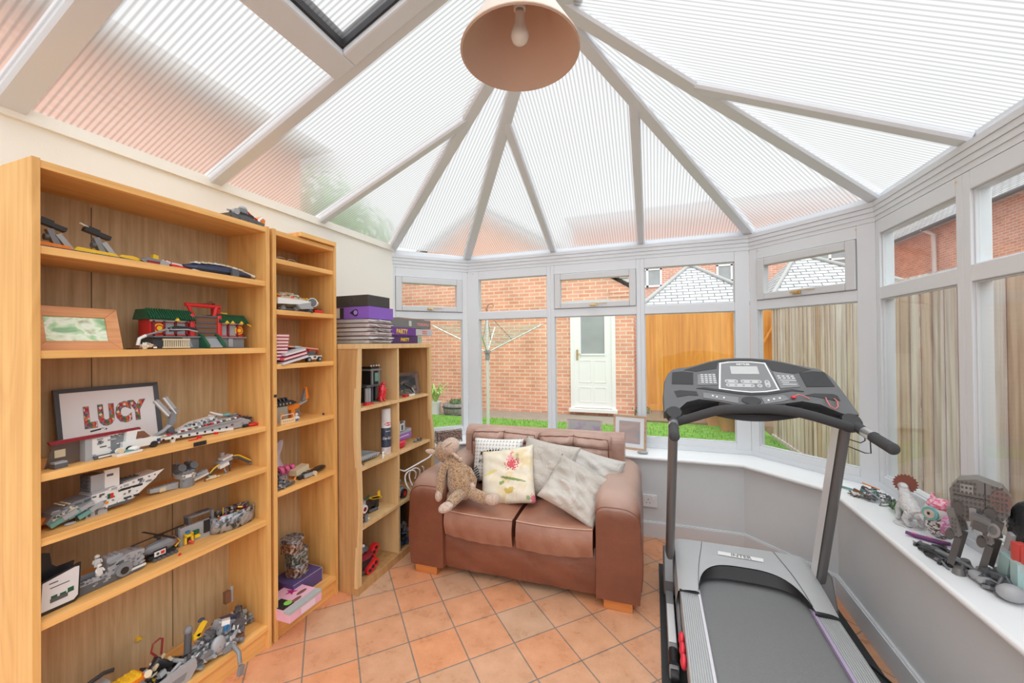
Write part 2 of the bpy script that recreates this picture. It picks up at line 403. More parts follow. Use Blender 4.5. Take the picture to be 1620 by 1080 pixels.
# ---------------------------------------------------------------- roof
ceil = struct(empty('ceiling'))
HUB = Vector((-.44, 1.66, 2.935)); ZW = 2.24
CA, CB, CC, CD = Vector((XW, YA, ZW)), Vector((XA, YB, ZR)), Vector((XC, YB, ZR)), Vector((XD, YCD, ZR))
def ridge(y): return Vector((HUB.x, y, HUB.z))
def panel(pts, a, b):
    """roof sheet; a->b is the eaves direction along which the flutes are counted"""
    up = Vector((0,0,.028)); n = len(pts); d = (Vector(b)-Vector(a)).normalized(); o = Vector(a)
    P = [Vector(p)+up for p in pts]
    me = bpy.data.meshes.new('roof_panel'); nr = (P[1]-P[0]).cross(P[2]-P[0]); od = list(range(n))
    if nr.z > 0: od = od[::-1]
    me.from_pydata([tuple(p) for p in P], [], [tuple(od)])
    uv = me.uv_layers.new(name='UVMap')
    for li, l in enumerate(me.loops): uv.data[li].uv = ((P[l.vertex_index]-o).dot(d), 0)
    me.materials.append(POLY)
    ob = bpy.data.objects.new('roof_panel', me); COL.objects.link(ob); ob.parent = ceil
def rafter(p, q, w=.052, h=.055, nrm=None):
    p, q = Vector(p), Vector(q); d = (q-p).normalized(); s = d.cross(Vector((0,0,1))).normalized(); u = s.cross(d).normalized()
    g = G(); prof = [(-w/2, .012), (-w/2+.008, 0), (w/2-.008, 0), (w/2, .012), (w/2, h), (-w/2, h)]
    vs = [p+s*a+u*b for a, b in prof]+[q+s*a+u*b for a, b in prof]
    g._add(vs, [tuple(range(6)), tuple(range(11,5,-1))]+[(i,6+i,6+(i+1)%6,(i+1)%6) for i in range(6)], 0)
    return g.build('rafter', UPVC, ceil)
LY = [2.05, 1.37, .69, .01, -.67, Y0]        # left side rafters
def onhipL(y): t = (YA-y)/(YA-HUB.y); return CA+(HUB-CA)*t
jl = onhipL(2.05)
panel([CA, (XW,2.05,ZW), jl], (XW,YA,ZW), (XW,0,ZW))
panel([(XW,2.05,ZW), (XW,1.37,ZW), ridge(1.37), HUB, jl], (XW,YA,ZW), (XW,0,ZW))
for a, b in zip(LY[1:-1], LY[2:]): panel([(XW,a,ZW), (XW,b,ZW), ridge(b), ridge(a)], (XW,YA,ZW), (XW,0,ZW))
panel([CA, CB, HUB], CA, CB)
tB = lambda x: CB+(HUB-CB)*((x-CB.x)/(HUB.x-CB.x))
tC = lambda x: CC+(HUB-CC)*((x-CC.x)/(HUB.x-CC.x))
b1, b2 = tB(-.80), tC(-.08)
panel([CB, (-.80,YB,ZR), b1], CB, CC); panel([(-.80,YB,ZR), (-.08,YB,ZR), b2, HUB, b1], CB, CC); panel([(-.08,YB,ZR), CC, b2], CB, CC)
panel([CC, CD, HUB], CC, CD)
onhipR = lambda y: CD+(HUB-CD)*((YCD-y)/(YCD-HUB.y))
jr = onhipR(2.10)
panel([CD, (XD,2.10,ZR), jr], CD, (XD,0,ZR))
RY = [2.10, .74, .05, -.65, Y0]
panel([(XD,2.10,ZR), (XD,.74,ZR), ridge(.74), HUB, jr], CD, (XD,0,ZR))
for a, b in zip(RY[1:-1], RY[2:]): panel([(XD,a,ZR), (XD,b,ZR), ridge(b), ridge(a)], CD, (XD,0,ZR))
for c in (CA, CB, CC, CD): rafter(c, HUB, .074)
rafter((XW,2.05,ZW), jl, .056); rafter((-.80,YB,ZR), b1, .056); rafter((-.08,YB,ZR), b2, .056); rafter((XD,2.10,ZR), jr, .066)
for y in LY[1:]: rafter((XW,y,ZW), ridge(y), .088 if abs(y-.69) < .01 else .068)
for y in RY[1:]: rafter((XD,y,ZR), ridge(y))
rafter(ridge(Y0), ridge(HUB.y+.05), .12, .08)
g = G(); g.lathe([(.19,.05), (.19,.0), (.183,-.008), (.13,-.014), (.0,-.016)], (HUB.x, HUB.y-.03, HUB.z-.02), 40)
g.build('roof_boss', UPVC, ceil)
# strip where the roof meets the left wall, wall plate above
g = G(); g.bb((XW-.1, Y0, 2.225), (XW+.014, YA, 2.272)); g.build('wall_plate', PAINT, ceil)
# roof vent between two left rafters
def onL(x, y, up=0): return Vector((x, y, ZW+(x-XW)*(HUB.z-ZW)/(HUB.x-XW)+up))
def vbar(g, x0, x1, y0, y1, h0, h1):
    c = [onL(x0,y0), onL(x1,y0), onL(x1,y1), onL(x0,y1)]
    g._add([tuple(p+Vector((0,0,h0))) for p in c]+[tuple(p+Vector((0,0,h1))) for p in c], [(0,3,2,1),(4,5,6,7),(0,1,5,4),(1,2,6,5),(2,3,7,6),(3,0,4,7)], 0)
vent = struct(empty('window_%d' % (WN[0]+1)))
g = G(); X0, X1, VY0, VY1 = -1.275, -.50, .73, 1.344
vbar(g, X0, X0+.10, VY0, VY1, -.022, .05); vbar(g, X1-.06, X1, VY0, VY1, -.022, .05); vbar(g, X0+.10, X1-.06, VY1-.075, VY1, -.022, .05); vbar(g, X0+.10, X1-.06, VY0, VY0+.075, -.022, .05)
g.build('window_frame', UPVC, vent, bevel=.008)
g = G()
a0, a1, c0, c1 = X0+.10, X1-.06, VY0+.075, VY1-.075
vbar(g, a0, a0+.010, c0, c1, .0, .06); vbar(g, a1-.010, a1, c0, c1, .0, .06); vbar(g, a0, a1, c0, c0+.010, .0, .06); vbar(g, a0, a1, c1-.010, c1, .0, .06)
g.build('rubber_seal', DARK, vent)
# ---------------------------------------------------------------- the garden
GZ = .1
def grass_mat():
    m, nt, b = base('lawn')
    tc = N(nt, 'ShaderNodeTexCoord'); nz = N(nt, 'ShaderNodeTexNoise', Scale=14.0, Detail=8.0, Roughness=.7); L(nt, tc.outputs['Object'], nz.inputs[0])
    r = ramp(nt, [(.3,(.10,.25,.03)),(.5,(.20,.46,.06)),(.72,(.34,.60,.12))]); L(nt, nz.outputs[0], r.inputs[0])
    L(nt, r.outputs[0], b.inputs['Base Color']); b.inputs['Roughness'].default_value = .8
    bp = N(nt, 'ShaderNodeBump', Strength=.8, Distance=.03); n2 = N(nt, 'ShaderNodeTexNoise', Scale=120.0, Detail=3.0); L(nt, tc.outputs['Object'], n2.inputs[0])
    L(nt, n2.outputs[0], bp.inputs['Height']); L(nt, bp.outputs[0], b.inputs['Normal'])
    return m
LAWN = grass_mat()
PAVE = plain('patio_concrete', (.33,.28,.23), .85, noise=.18, nscale=7, bump=.3)
SOIL = plain('soil', (.24,.17,.11), .95, noise=.35, nscale=12, bump=.6, bscale=40)
g = G(); z0, z1 = GZ-.5, GZ-.1
g.bb((-14,3.42,z0), (20,20,z1)); g.bb((-14,-6,z0), (-2.25,3.42,z1)); g.bb((1.30,-6,z0), (20,3.42,z1)); struct(g.build('ground', PAVE))
g = G(); g.bb((-5.0,3.6,GZ-.1), (-.3,6.55,GZ)); g.bb((-.3,3.6,GZ-.1), (1.55,6.95,GZ))
lw = g.build('lawn', LAWN); tag(lw, 'bright green lawn between the conservatory and the brick wall', 'lawn', kind='stuff')
g = G(); g.bb((-5.0,6.55,GZ-.1), (-.3,7.75,GZ-.075)); struct(g.build('path', PAVE))
g = G(); g.bb((-.3,6.95,GZ-.1), (2.3,8.05,GZ+.03)); struct(g.build('flower_bed', SOIL))
g = G(); g.bb((1.18,-1.3,GZ-.1), (1.6,3.6,GZ-.02)); struct(g.build('side_path', PAVE))
# grass blades as one piece of stuff
g = G(); rd = random.Random(3)
for i in range(5200):
    x = rd.uniform(-4.6, 1.5); y = rd.uniform(3.7, 6.5 if x < -.3 else 6.9)
    h = rd.uniform(.025,.06); a = rd.uniform(0, 2*PI); w = .005; lx, ly = rd.uniform(-.02,.02), rd.uniform(-.02,.02)
    g._add([(x-w*math.cos(a), y-w*math.sin(a), GZ), (x+w*math.cos(a), y+w*math.sin(a), GZ), (x+lx, y+ly, GZ+h)], [(0,1,2)], 0)
bl = g.build('grass_blades', LAWN, recalc=False); tag(bl, 'short grass blades standing on the lawn', 'grass', kind='stuff')

BR = bricks('garage_brick', (.86,.42,.29), (.74,.32,.20), (.80,.66,.52))
BRX = bricks('house_brick_side', (.84,.44,.33), (.72,.34,.24), (.80,.68,.58), 'yz')
BRF = bricks('house_brick_far', (.80,.40,.29), (.70,.32,.22), (.78,.66,.57))
WHITE = plain('white_gloss', (.88,.88,.88), .35)
SLATE = bricks('slate_tiles', (.66,.67,.68), (.56,.57,.59), (.16,.16,.17), 'xz', .25, .078, .010)
SLATEY = bricks('slate_tiles_side', (.60,.60,.61), (.50,.50,.52), (.15,.15,.16), 'yz', .25, .085, .010)
RIDGE = plain('ridge_tile', (.42,.42,.41), .8, noise=.1)
GREYP = plain('window_dark_glass', (.36,.38,.39), .12, noise=.25, nscale=3)
# brick garage facing the window
t = thing('brick_garage', 'orange brick garage with a gable end and a white side door behind the lawn', 'building', (-3.4,7.75,0))
g = G()
x0, x1, ez, az = -3.2, 3.06, 2.42, 4.35
def wl(x): return ez+(az-ez)*(1-abs(x-(-.07))/3.13)
g.prism([(x0,0),(x1,0),(x1,ez),(-.07,az),(x0,ez)], 0, 1.4, 'y')
wall = g.build('wall', BR, t)
g = G()
for s in (-1, 1):
    xx = -.07; e = xx+s*3.3
    g._add([(xx,-.10,az+.16), (e,-.10,ez+.06), (e,1.45,ez+.06), (xx,1.45,az+.16), (xx,-.10,az+.08), (e,-.10,ez-.02), (e,1.45,ez-.02), (xx,1.45,az+.08)],
           [(0,1,2,3),(7,6,5,4),(0,4,5,1),(1,5,6,2),(2,6,7,3)], 0)
g.build('roof', SLATEY, t)
g = G()
for k, (w, z) in enumerate(((.07,2.30),(.14,2.375),(.21,2.45))): g.bb((x1-.42,-.03-.012*k,z-.075), (x1+w-.05,.2,z))
g.build('corbel', BR, t)
g = G(); DX0, DX1 = 1.861, 2.726
g.bb((DX0,-.05,.155), (DX0+.075,.02,2.21)); g.bb((DX1-.075,-.05,.155), (DX1,.02,2.21)); g.bb((DX0,-.05,2.135), (DX1,.02,2.21)); g.bb((DX0-.03,-.10,.085), (DX1+.03,.02,.155))
fr = g.build('door_frame', WHITE, t, bevel=.006)
g = G(); g.bb((DX0-.12,-.025,2.21), (DX1+.12,.02,2.27)); g.build('lintel', plain('lintel_grey', (.55,.55,.55), .7), t)
g = G(); a, b = DX0+.075, DX1-.075
g.bb((a,-.03,.165), (b,.0,1.20)); g.bb((a,-.03,1.20), (a+.13,.0,2.13)); g.bb((b-.13,-.03,1.20), (b,.0,2.13)); g.bb((a,-.03,2.02), (b,.0,2.13))
for c in ((a+.10, a+.33), (b-.33, b-.10)):
    for z0, z1 in ((.28,.56), (.66,1.08)):
        g.bb((c[0],-.038,z0), (c[1],-.03,z0+.012)); g.bb((c[0],-.038,z1), (c[1],-.03,z1+.012)); g.bb((c[0],-.038,z0), (c[0]+.012,-.03,z1)); g.bb((c[1]-.012,-.038,z0), (c[1],-.03,z1))
g.bb((a+.115,-.045,1.185), (b-.115,-.03,1.22))
dl = g.build('door_leaf', WHITE, t, bevel=.004)
g = G(); g.bb((a+.13,-.012,1.22), (b-.13,-.006,2.02)); g.build('door_glass', GREYP, dl)
g = G(); g.box((a+.06,-.04,1.20), (.035,.012,.20)); g.tube([(a+.06,-.05,1.22),(a+.06,-.075,1.22),(a+.14,-.075,1.22)], .008); g.build('door_handle', BRASS, dl)

# orange fence and grey fence
def fence(name, label, A, B, top0, top1, bot, mat, mats2, bw=.125, seed=1, group=None, rails=True, capped=False):
    A, B = Vector(A), Vector(B); l = (B-A).length; ang = math.atan2(B.y-A.y, B.x-A.x)
    t = thing(name, label, 'fence', (A.x, A.y, 0), ang, group)
    rd = random.Random(seed); n = int(l/bw); g = G()
    for i in range(n):
        x = i*l/n; f = i/n; h = top0+(top1-top0)*f+rd.uniform(-.006,.006); y = rd.uniform(-.003,.003)
        g.prism([(x+.002,y), (x+l/n*.86,y-.003), (x+l/n+.012,y-.016), (x+l/n+.012,y-.024), (x+.002,y-.012)], bot, h, 'z', rd.choice((0,0,1,2)))
    g.build('board_panel', [mat]+mats2, t)
    if rails:
        g = G()
        for z in (bot+.3, (bot+top0)/2, min(top0, top1)-.25): g.bb((0,.0,z-.035), (l,.045,z+.035))
        g.build('rail', mats2[0], t)
    g = G(); g.bb((0,-.03,GZ-.05), (l,.03,bot)); g.build('gravel_board', mats2[1], t)
    if capped:
        g = G(); g.box((l/2,-.005,(top0+top1)/2+.012), (l,.05,.02), rot=(0,-math.atan2(top1-top0,l),0)); g.build('capping', mats2[1], t)
    return t
def board(name, d, l):
    return wood(name, d, l, 'z', .75, .6, .3)
O1, O2, O3 = board('orange_board', (.55,.20,.025), (.78,.34,.055)), board('orange_board_b', (.50,.175,.02), (.73,.30,.045)), board('orange_board_c', (.60,.24,.035), (.84,.40,.08))
W1, W2, W3 = board('weathered_board', (.44,.30,.23), (.95,.86,.82)), board('weathered_board_b', (.46,.30,.21), (.86,.67,.56)), board('weathered_board_c', (.56,.46,.43), (.98,.93,.94))
fence('garden_fence', 'bright orange stained close-board fence beyond the lawn, right of the garage door', (-.30,8.05,0), (2.6,8.05,0), 1.965, 1.975, .24, O1, [O2,O3], .115)
fence('garden_fence', 'weathered grey-brown board fence running towards the house on the right', (1.58,6.42,0), (1.90,-.6,0), 1.86, 1.80, .13, W1, [W2,W3], .105, 5, capped=True)
g = G(); g.bb((1.96,7.86,.1), (2.05,7.97,2.0)); g.tube([(1.70,7.93,1.2),(1.99,7.93,1.75)], .03, 4)
tag(g.build('fence_post', O2), 'orange fence post with a slanting brace in the far fence corner', 'fence post')

# rotary washing line
t = thing('rotary_dryer', 'folding rotary clothes dryer with green lines on a white pole on the lawn', 'clothes dryer', (-2.24,5.2,GZ))
ALU = plain('aluminium_pole', (.80,.80,.81), .35, metal=.3)
g = G(); g.cyl((0,0,.0), (0,0,1.12), .024, n=14); g.cyl((0,0,1.05), (0,0,1.78), .018, n=12); g.build('pole', ALU, t)
g = G(); g.cyl((0,0,1.10), (0,0,1.24), .034, n=14, mat=0); g.cyl((0,0,1.20), (0,0,1.235), .05, n=14); g.build('hub', plain('grey_plastic', (.32,.32,.34), .5), t)
tips = []
for k in range(4):
    a = PI*.08+k*PI/2; tip = Vector((.80*math.cos(a), .80*math.sin(a), 1.60)); tips.append(tip)
    g = G(); g.tube([(.03*math.cos(a),.03*math.sin(a),1.22), tip], .011, 8); g.build('arm', ALU, t)
    g = G(); g.tube([(.02*math.cos(a),.02*math.sin(a),1.75), (.36*math.cos(a),.36*math.sin(a),1.385)], .005, 6); g.build('strut', plain('dark_strut', (.12,.12,.12), .4), t)
g = G()
for q in range(9):
    f = .28+.72*q/8
    for k in range(4):
        A = Vector((0,0,1.22)).lerp(tips[k], f); B = Vector((0,0,1.22)).lerp(tips[(k+1)%4], f); m = (A+B)/2-Vector((0,0,.03))
        g.tube([A, m, B], .0035, 4)
g.build('washing_line', plain('green_line', (.42,.66,.56), .5), t)
g = G(); g.tube([(0,0,1.78),(0,0,1.86),(.03,0,1.90),(.09,0,1.905),(.10,0,1.86)], .008, 6); g.tube([(.0,0,1.8),(-.05,.02,1.86)], .008, 6)
g.build('carry_loop', plain('rust_brown', (.38,.16,.10), .6), t)

# pots and plants
TERRA = plain('terracotta', (.66,.31,.19), .8, noise=.1)
LEAF = plain('leaf_green', (.20,.40,.09), .6, noise=.3, nscale=30)
LEAFD = plain('leaf_dark', (.07,.17,.05), .6, noise=.4, nscale=30)
def blade_tuft(g, n, h, spread, seed, mat=0, w=.012, c=(0,0,0)):
    rd = random.Random(seed)
    for i in range(n):
        a = rd.uniform(0, 2*PI); hh = h*rd.uniform(.6,1); s = spread*rd.uniform(.3,1); px, py = math.cos(a), math.sin(a); q = (-py*w, px*w)
        pts = [(0,0), (.3*s,.65*hh), (.7*s,.95*hh), (1.1*s,.8*hh)]
        for k in range(3):
            w0, w1 = (1, .9, .6, 0.05)[k], (1, .9, .6, .05)[k+1]
            (r0, z0), (r1, z1) = pts[k], pts[k+1]
            g._add([(c[0]+px*r0+q[0]*w0, c[1]+py*r0+q[1]*w0, c[2]+z0), (c[0]+px*r0-q[0]*w0, c[1]+py*r0-q[1]*w0, c[2]+z0), (c[0]+px*r1-q[0]*w1, c[1]+py*r1-q[1]*w1, c[2]+z1), (c[0]+px*r1+q[0]*w1, c[1]+py*r1+q[1]*w1, c[2]+z1)], [(0,1,2,3)], mat)
def leafball(g, n, c, r, seed, mat=0, s=.03):
    rd = random.Random(seed)
    for i in range(n):
        v = Vector((rd.gauss(0,1), rd.gauss(0,1), rd.gauss(0,1))).normalized()*rd.uniform(.55,1); p = Vector(c)+Vector((v.x*r[0], v.y*r[1], v.z*r[2]))
        a, b = v.orthogonal().normalized()*s*rd.uniform(.6,1.2), v.cross(v.orthogonal()).normalized()*s*.5
        a = a*math.cos(i)+b*2*math.sin(i)
        g._add([p-a, p+b, p+a, p-b], [(0,1,2,3)], mat)
t = thing('potted_plant', 'half-barrel wooden tub with low green planting against the brick wall', 'potted plant', (-3.62,6.85,GZ-.075))
BARREL = wood('barrel_grey', (.12,.11,.10), (.34,.32,.30), 'z', .7)
g = G(); g.lathe([(.20,0),(.25,.12),(.26,.26),(.23,.27),(.22,.24)], n=24); g.build('tub', BARREL, t)
g = G(); g.lathe([(.225,.05),(.238,.05),(.243,.08),(.23,.08)], n=24); g.lathe([(.258,.19),(.268,.19),(.268,.22),(.258,.22)], n=24); g.build('hoop', plain('iron_hoop', (.10,.10,.11), .5, metal=.6), t)
g = G(); g.lathe([(.22,.22),(.0,.25)], n=16, mat=1); leafball(g, 160, (0,0,.29), (.2,.2,.07), 4); g.build('foliage', [LEAFD, SOIL], t)
t = thing('potted_plant', 'spiky light green plant in a white pot beside the barrel tub', 'potted plant', (-4.08,6.85,GZ-.075))
g = G(); g.lathe([(.09,0),(.11,.26),(.13,.28),(.11,.28),(.10,.2)], n=20); g.build('pot', WHITE, t)
g = G(); blade_tuft(g, 46, .42, .42, 9, w=.018, c=(0,0,.24)); g.build('leaves', plain('leaf_lime', (.42,.60,.16), .6, noise=.3), t)
t = thing('garden_shrub', 'loose green shrub at the left edge of the garden view', 'shrub', (-4.75,7.15,GZ-.075))
g = G(); leafball(g, 520, (0,0,.55), (.30,.25,.5), 6, s=.05); g.build('foliage', LEAF, t)
g = G(); [g.tube([(0,0,0),(.1*math.cos(k),.1*math.sin(k),.4),(.25*math.cos(k*1.7),.2*math.sin(k*1.7),1.1)], .008, 5) for k in range(5)]; g.build('stem', plain('bark', (.25,.17,.10), .9), t)
t = thing('garden_cane', 'thin bare canes leaning against the brick wall above the tub', 'garden canes', (-3.3,7.3,GZ-.075))
g = G(); [g.tube([(0,0,0),(-.1-.12*k,.2,.7),(-.22-.18*k,.38,1.25+.1*k)], .006, 5) for k in range(3)]; g.build('cane', plain('cane', (.55,.36,.2), .8), t)
g = G(); g.ell((0,0,.03), (.22,.14,.03)); g.lathe([(.05,.03),(.04,.10),(.02,.13)], c=(-.05,0,0)); tag(g.build('bird_bath', WHITE), 'small white shallow dish on the paving by the white pot', 'bird bath'); bpy.data.objects['bird_bath'].location = (-4.45,6.62,GZ-.075)
def pot(name, label, loc, r, h, mat, group=None):
    t = thing(name, label, 'plant pot', loc, group=group)
    g = G(); g.lathe([(r*.68,0),(r*.93,h*.84),(r,h*.85),(r,h),(r*.88,h),(r*.85,h*.8)], n=24); g.build('pot', mat, t)
    g = G(); g.lathe([(r*.86,h*.9),(0,h*.93)], n=16); g.build('soil', SOIL, t)
    return t
pot('plant_pot', 'tall terracotta pot nearest the fence, left of the other terracotta pot', (.90,7.02,GZ), .17, .40, TERRA, 'terracotta pots by the fence')
pot('plant_pot', 'terracotta pot standing between the other terracotta pot and the grey bucket', (1.05,6.62,GZ), .16, .36, TERRA, 'terracotta pots by the fence')
t = pot('plant_pot', 'grey bucket planter with a dried plant beside the terracotta pots', (1.22,6.33,GZ), .13, .26, plain('zinc', (.42,.47,.49), .5, metal=.2))
g = G(); blade_tuft(g, 30, .32, .12, 5, c=(0,0,.22), w=.006); g.build('dried_stems', plain('dried_red', (.50,.24,.15), .8), t)
t = thing('garden_shrub', 'dark small-leaved shrub at the foot of the grey fence', 'shrub', (1.42,7.0,GZ))
g = G(); leafball(g, 900, (0,0,.42), (.33,.3,.42), 8, s=.035); g.build('foliage', [LEAFD], t)
t = thing('garden_shrub', 'low green plants along the foot of the orange fence', 'shrub', (.3,7.6,GZ))
g = G(); [leafball(g, 90, (-.5+.5*k,0,.09), (.2,.1,.09), 20+k, s=.03) for k in range(4)]; g.build('foliage', [LEAFD], t)
# garages with hipped slate roofs beyond the fence
def hip(name, label, x0, x1, y0, y1, ez, rz, rx0, rx1, ry=None):
    ry = ry or (y0+y1)/2
    t = thing(name, label, 'building', (x0, y0, 0))
    g = G(); g.bb((.15,.15,0), (x1-x0-.15,y1-y0-.15,ez+.02)); g.build('wall', BRF, t)
    A, B, C, D = (0,0,ez), (x1-x0,0,ez), (x1-x0,y1-y0,ez), (0,y1-y0,ez); E, F = (rx0-x0, ry-y0, rz), (rx1-x0, ry-y0, rz)
    g = G(); g._add([A,B,C,D,E,F], [(0,1,5,4),(2,3,4,5)], 0); g._add([A,B,C,D,E,F], [(1,2,5),(3,0,4)], 1); g.quad(A,B,C,D, 0)
    g.build('roof', [SLATE, SLATEY], t)
    g = G()
    for p, q in ((A,E),(B,F),(E,F)): g.tube([Vector(p)+Vector((0,0,.03)), Vector(q)+Vector((0,0,.02))], .045, 8)
    g.build('ridge_tiles', RIDGE, t)
    g = G(); g.tube([(0,-.05,ez-.04),(x1-x0,-.05,ez-.04)], .05, 8); g.build('gutter', plain('gutter_dark', (.10,.10,.11), .5), t)
    return t
hip('outbuilding', 'hipped grey slate garage roof directly above the orange fence', -.22, 2.25, 9.3, 12.6, 2.26, 3.32, .85, .95, 10.8)
hip('outbuilding', 'second hipped slate roof, seen through the angled window', 2.35, 5.0, 9.6, 13.0, 2.34, 3.45, 3.2, 3.3, 11)
# brick houses farther off
def house(name, label, x0, x1, y0, y1, ez, rz, wins, wm, axis='x', rm=None, gutter=True):
    t = thing(name, label, 'building', (0,0,0))
    g = G(); g.bb((x0,y0,0), (x1,y1,ez)); g.build('wall', wm, t)
    g = G(); o = .35
    if axis == 'y':
        xm = (x0+x1)/2
        g._add([(x0-o,y0-o,ez-.1),(x0-o,y1+o,ez-.1),(xm,y1+o,rz),(xm,y0-o,rz),(x1+o,y0-o,ez-.1),(x1+o,y1+o,ez-.1)], [(0,1,2,3),(3,2,5,4),(0,3,4),(1,5,2),(0,4,5,1)], 0)
    else:
        ym = (y0+y1)/2
        g._add([(x0-o,y0-o,ez-.1),(x1+o,y0-o,ez-.1),(x1+o,ym,rz),(x0-o,ym,rz),(x0-o,y1+o,ez-.1),(x1+o,y1+o,ez-.1)], [(0,1,2,3),(3,2,5,4),(0,3,4),(1,5,2),(0,4,5,1)], 0)
    g.build('roof', rm or SLATE, t)
    if gutter and axis == 'y':
        g = G(); g.tube([(x0-o-.02,y0-o,ez-.12),(x0-o-.02,y1+o,ez-.12)], .06, 8); g.build('gutter', plain('gutter_dark', (.10,.10,.11), .5), t)
    for (side, a, b, z0, z1) in wins:
        g = G(); h = G()
        def P(u, d, z): return (u, y0-d, z) if side == 's' else ((x0-d, u, z) if side == 'w' else (x1+d, u, z))
        for (u0,u1,v0,v1) in ((a,a+.07,z0,z1),(b-.07,b,z0,z1),(a,b,z0,z0+.07),(a,b,z1-.07,z1),((a+b)/2-.04,(a+b)/2+.04,z0,z1),(a,b,(z0+z1)/2-.03,(z0+z1)/2+.03)): g.bb(P(u0,.05,v0), P(u1,-.02,v1))
        h.bb(P(a+.03,.02,z0+.03), P(b-.03,-.01,z1-.03))
        f = g.build('window', WHITE, t); h.build('pane', GREYP, f)
    return t
house('brick_house', 'distant red brick house with white sash windows behind the slate roofs', -3, 6.4, 16, 22, 6.6, 9.5, [('s',5.05,6.15,3.55,4.75), ('s',-.7,.35,3.55,4.9), ('s',2.2,3.2,3.6,4.8)], BRF)
house('brick_house', 'tall red brick house with a slate roof beyond the grey fence on the right', 8.6, 15, 6.0, 19.2, 5.1, 8.6, [('w',8.0,9.2,3.6,4.6),('w',12,13.1,3.6,4.6)], BRX, 'y', SLATEY)
dp = G(); dp.tube([(8.2,16.4,5.0),(8.5,16.4,4.8),(8.53,16.4,.1)], .06, 8); tag(dp.build('downpipe', WHITE), 'pale downpipe on the brick house beyond the grey fence', 'downpipe')
house('brick_house', 'red brick neighbouring house seen through the roof on the left', -11, -5.1, -8, 4.6, 4.62, 4.9, [], BRX, 'y', SLATEY, False)
t = thing('garden_tree', 'green tree beyond the roof on the left', 'tree', (-6.05,6.0,0))
g = G(); [leafball(g, 500, (rx,ry,rz), (.9,.9,.7), 31+i, s=.12) for i, (rx,ry,rz) in enumerate(((0,0,4.2),(.3,.6,3.7),(-.5,-.3,3.9)))]; g.build('crown', LEAF, t)
g = G(); g.tube([(0,0,0),(.05,0,2),(0,.1,4)], [.16,.12,.06], 8); g.build('trunk', plain('bark', (.25,.17,.10), .9), t)
# ---------------------------------------------------------------- bookcases
OAKV = wood('oak_veneer_v', (.62,.31,.085), (.84,.49,.17), 'z')
OAKH = wood('oak_veneer_h', (.66,.33,.09), (.90,.52,.18), 'y')
OAKB = wood('oak_back_panel', (.43,.295,.15), (.65,.49,.285), 'z', .5, 1.6, .35)
SEAM = plain('panel_seam', (.05,.03,.02), .8)
XB, XF = -1.985, -1.72       # back and front of the bookcases
def bookcase(name, label, y0, y1, shelves, base_z, top, seam=None):
    t = thing(name, label, 'bookcase', (XF, y0, 0)); w = y1-y0; d = XF-XB; T = .0185
    def P(x0, x1, a, b, z0, z1): return (-(x0), a, z0), (-(x1), b, z1)
    for a in (0, w-T):
        g = G(); g.bb((-d,a,0 if a else 0), (0,a+T,top)); g.build('side_panel', OAKV, t, bevel=.001)
    g = G(); g.bb((-d,T,top-.028), (-.003,w-T,top-.004)); g.build('top_panel', OAKH, t, bevel=.001)
    g = G(); g.bb((-d-.004,.004,0), (-d+.001,w-.004,top-.01)); bk = g.build('back_panel', OAKB, t)
    if seam:
        g = G(); [g.bb((-d+.0012,s-.0011,z0), (-d+.0018,s+.0011,z1)) for s, z0, z1 in seam]; g.build('panel_seam', SEAM, bk)
    for z in shelves:
        g = G(); g.bb((-d+.002,T,z-.024), (-.006,w-T,z)); g.build('shelf', OAKH, t, bevel=.001)
    g = G(); g.bb((-d+.002,T,base_z-.022), (-.001,w-T,base_z)); g.build('base_shelf', OAKH, t, bevel=.001)
    g = G(); g.bb((-.035,T,0), (-.018,w-T,base_z-.022)); g.build('plinth', OAKH, t)
    return t
bc1 = bookcase('bookcase', 'wide tall oak bookcase on the left with seven rows of brick toys', .612, 1.378, [1.731,1.415,1.046,.853,.603], .108, 1.992,
         [(.245,1.05,1.95), (.506,.12,1.02)])
bc2 = bookcase('bookcase', 'narrow tall oak bookcase standing between the wide one and the low cube unit', 1.394, 1.797, [1.852,1.602,1.334,1.029,.71], .106, 1.992)
g = G(); g.box((-.06,.27,1.985+.017), (.15,.24,.022)); g.build('loose_top_board', OAKH, bc2)
BLK = plain('black_plastic', (.022,.022,.024), .38)
for nm, y, z, par in (('magnet_strip', .455, 1.034, bc1),):
    g = G(); [g.box((.001+XF*0, y-.018+.012*k, z), (.004,.010,.016)) for k in range(4)]; g.build(nm, BLK, par)
g = G(); [g.box((.001,.008,1.185-.003), (.004,.014,.013))]; g.build('door_catch', BLK, bc2)
# low cube unit with curved front edges
OAK2V = wood('beech_v', (.40,.205,.075), (.58,.335,.14), 'z')
OAK2L = wood('beech_edge', (.60,.38,.17), (.78,.54,.28), 'z', .4, .6, .3)
UX, UB = -1.595, -1.985
t = thing('cube_shelving_unit', 'low oak cube unit of eight compartments with wavy side edges, left of the sofa', 'shelving unit', (UX, 1.812, 0)); uw, ud, uh = .80, .39, 1.432
for a in (0, uw-.018): g = G(); g.bb((-ud,a,.045), (-.004,a+.018,uh-.028)); g.build('side_panel', OAK2V, t)
g = G(); g.bb((-ud,.018,.0), (-ud+.006,uw-.018,uh-.03)); g.build('back_panel', OAK2V, t)
g = G(); g.bb((-ud,-.004,uh-.03), (.004,uw+.004,uh)); g.build('top_panel', OAK2L, t, bevel=.002)
g = G(); g.bb((-ud,-.002,0), (.004,uw+.002,.045)); g.build('base', OAK2V, t, bevel=.001)
g = G(); g.bb((-ud+.006,uw/2-.009,.045), (-.006,uw/2+.009,uh-.03)); g.build('divider', OAK2L, t)
UZ = [1.058, .710, .368]
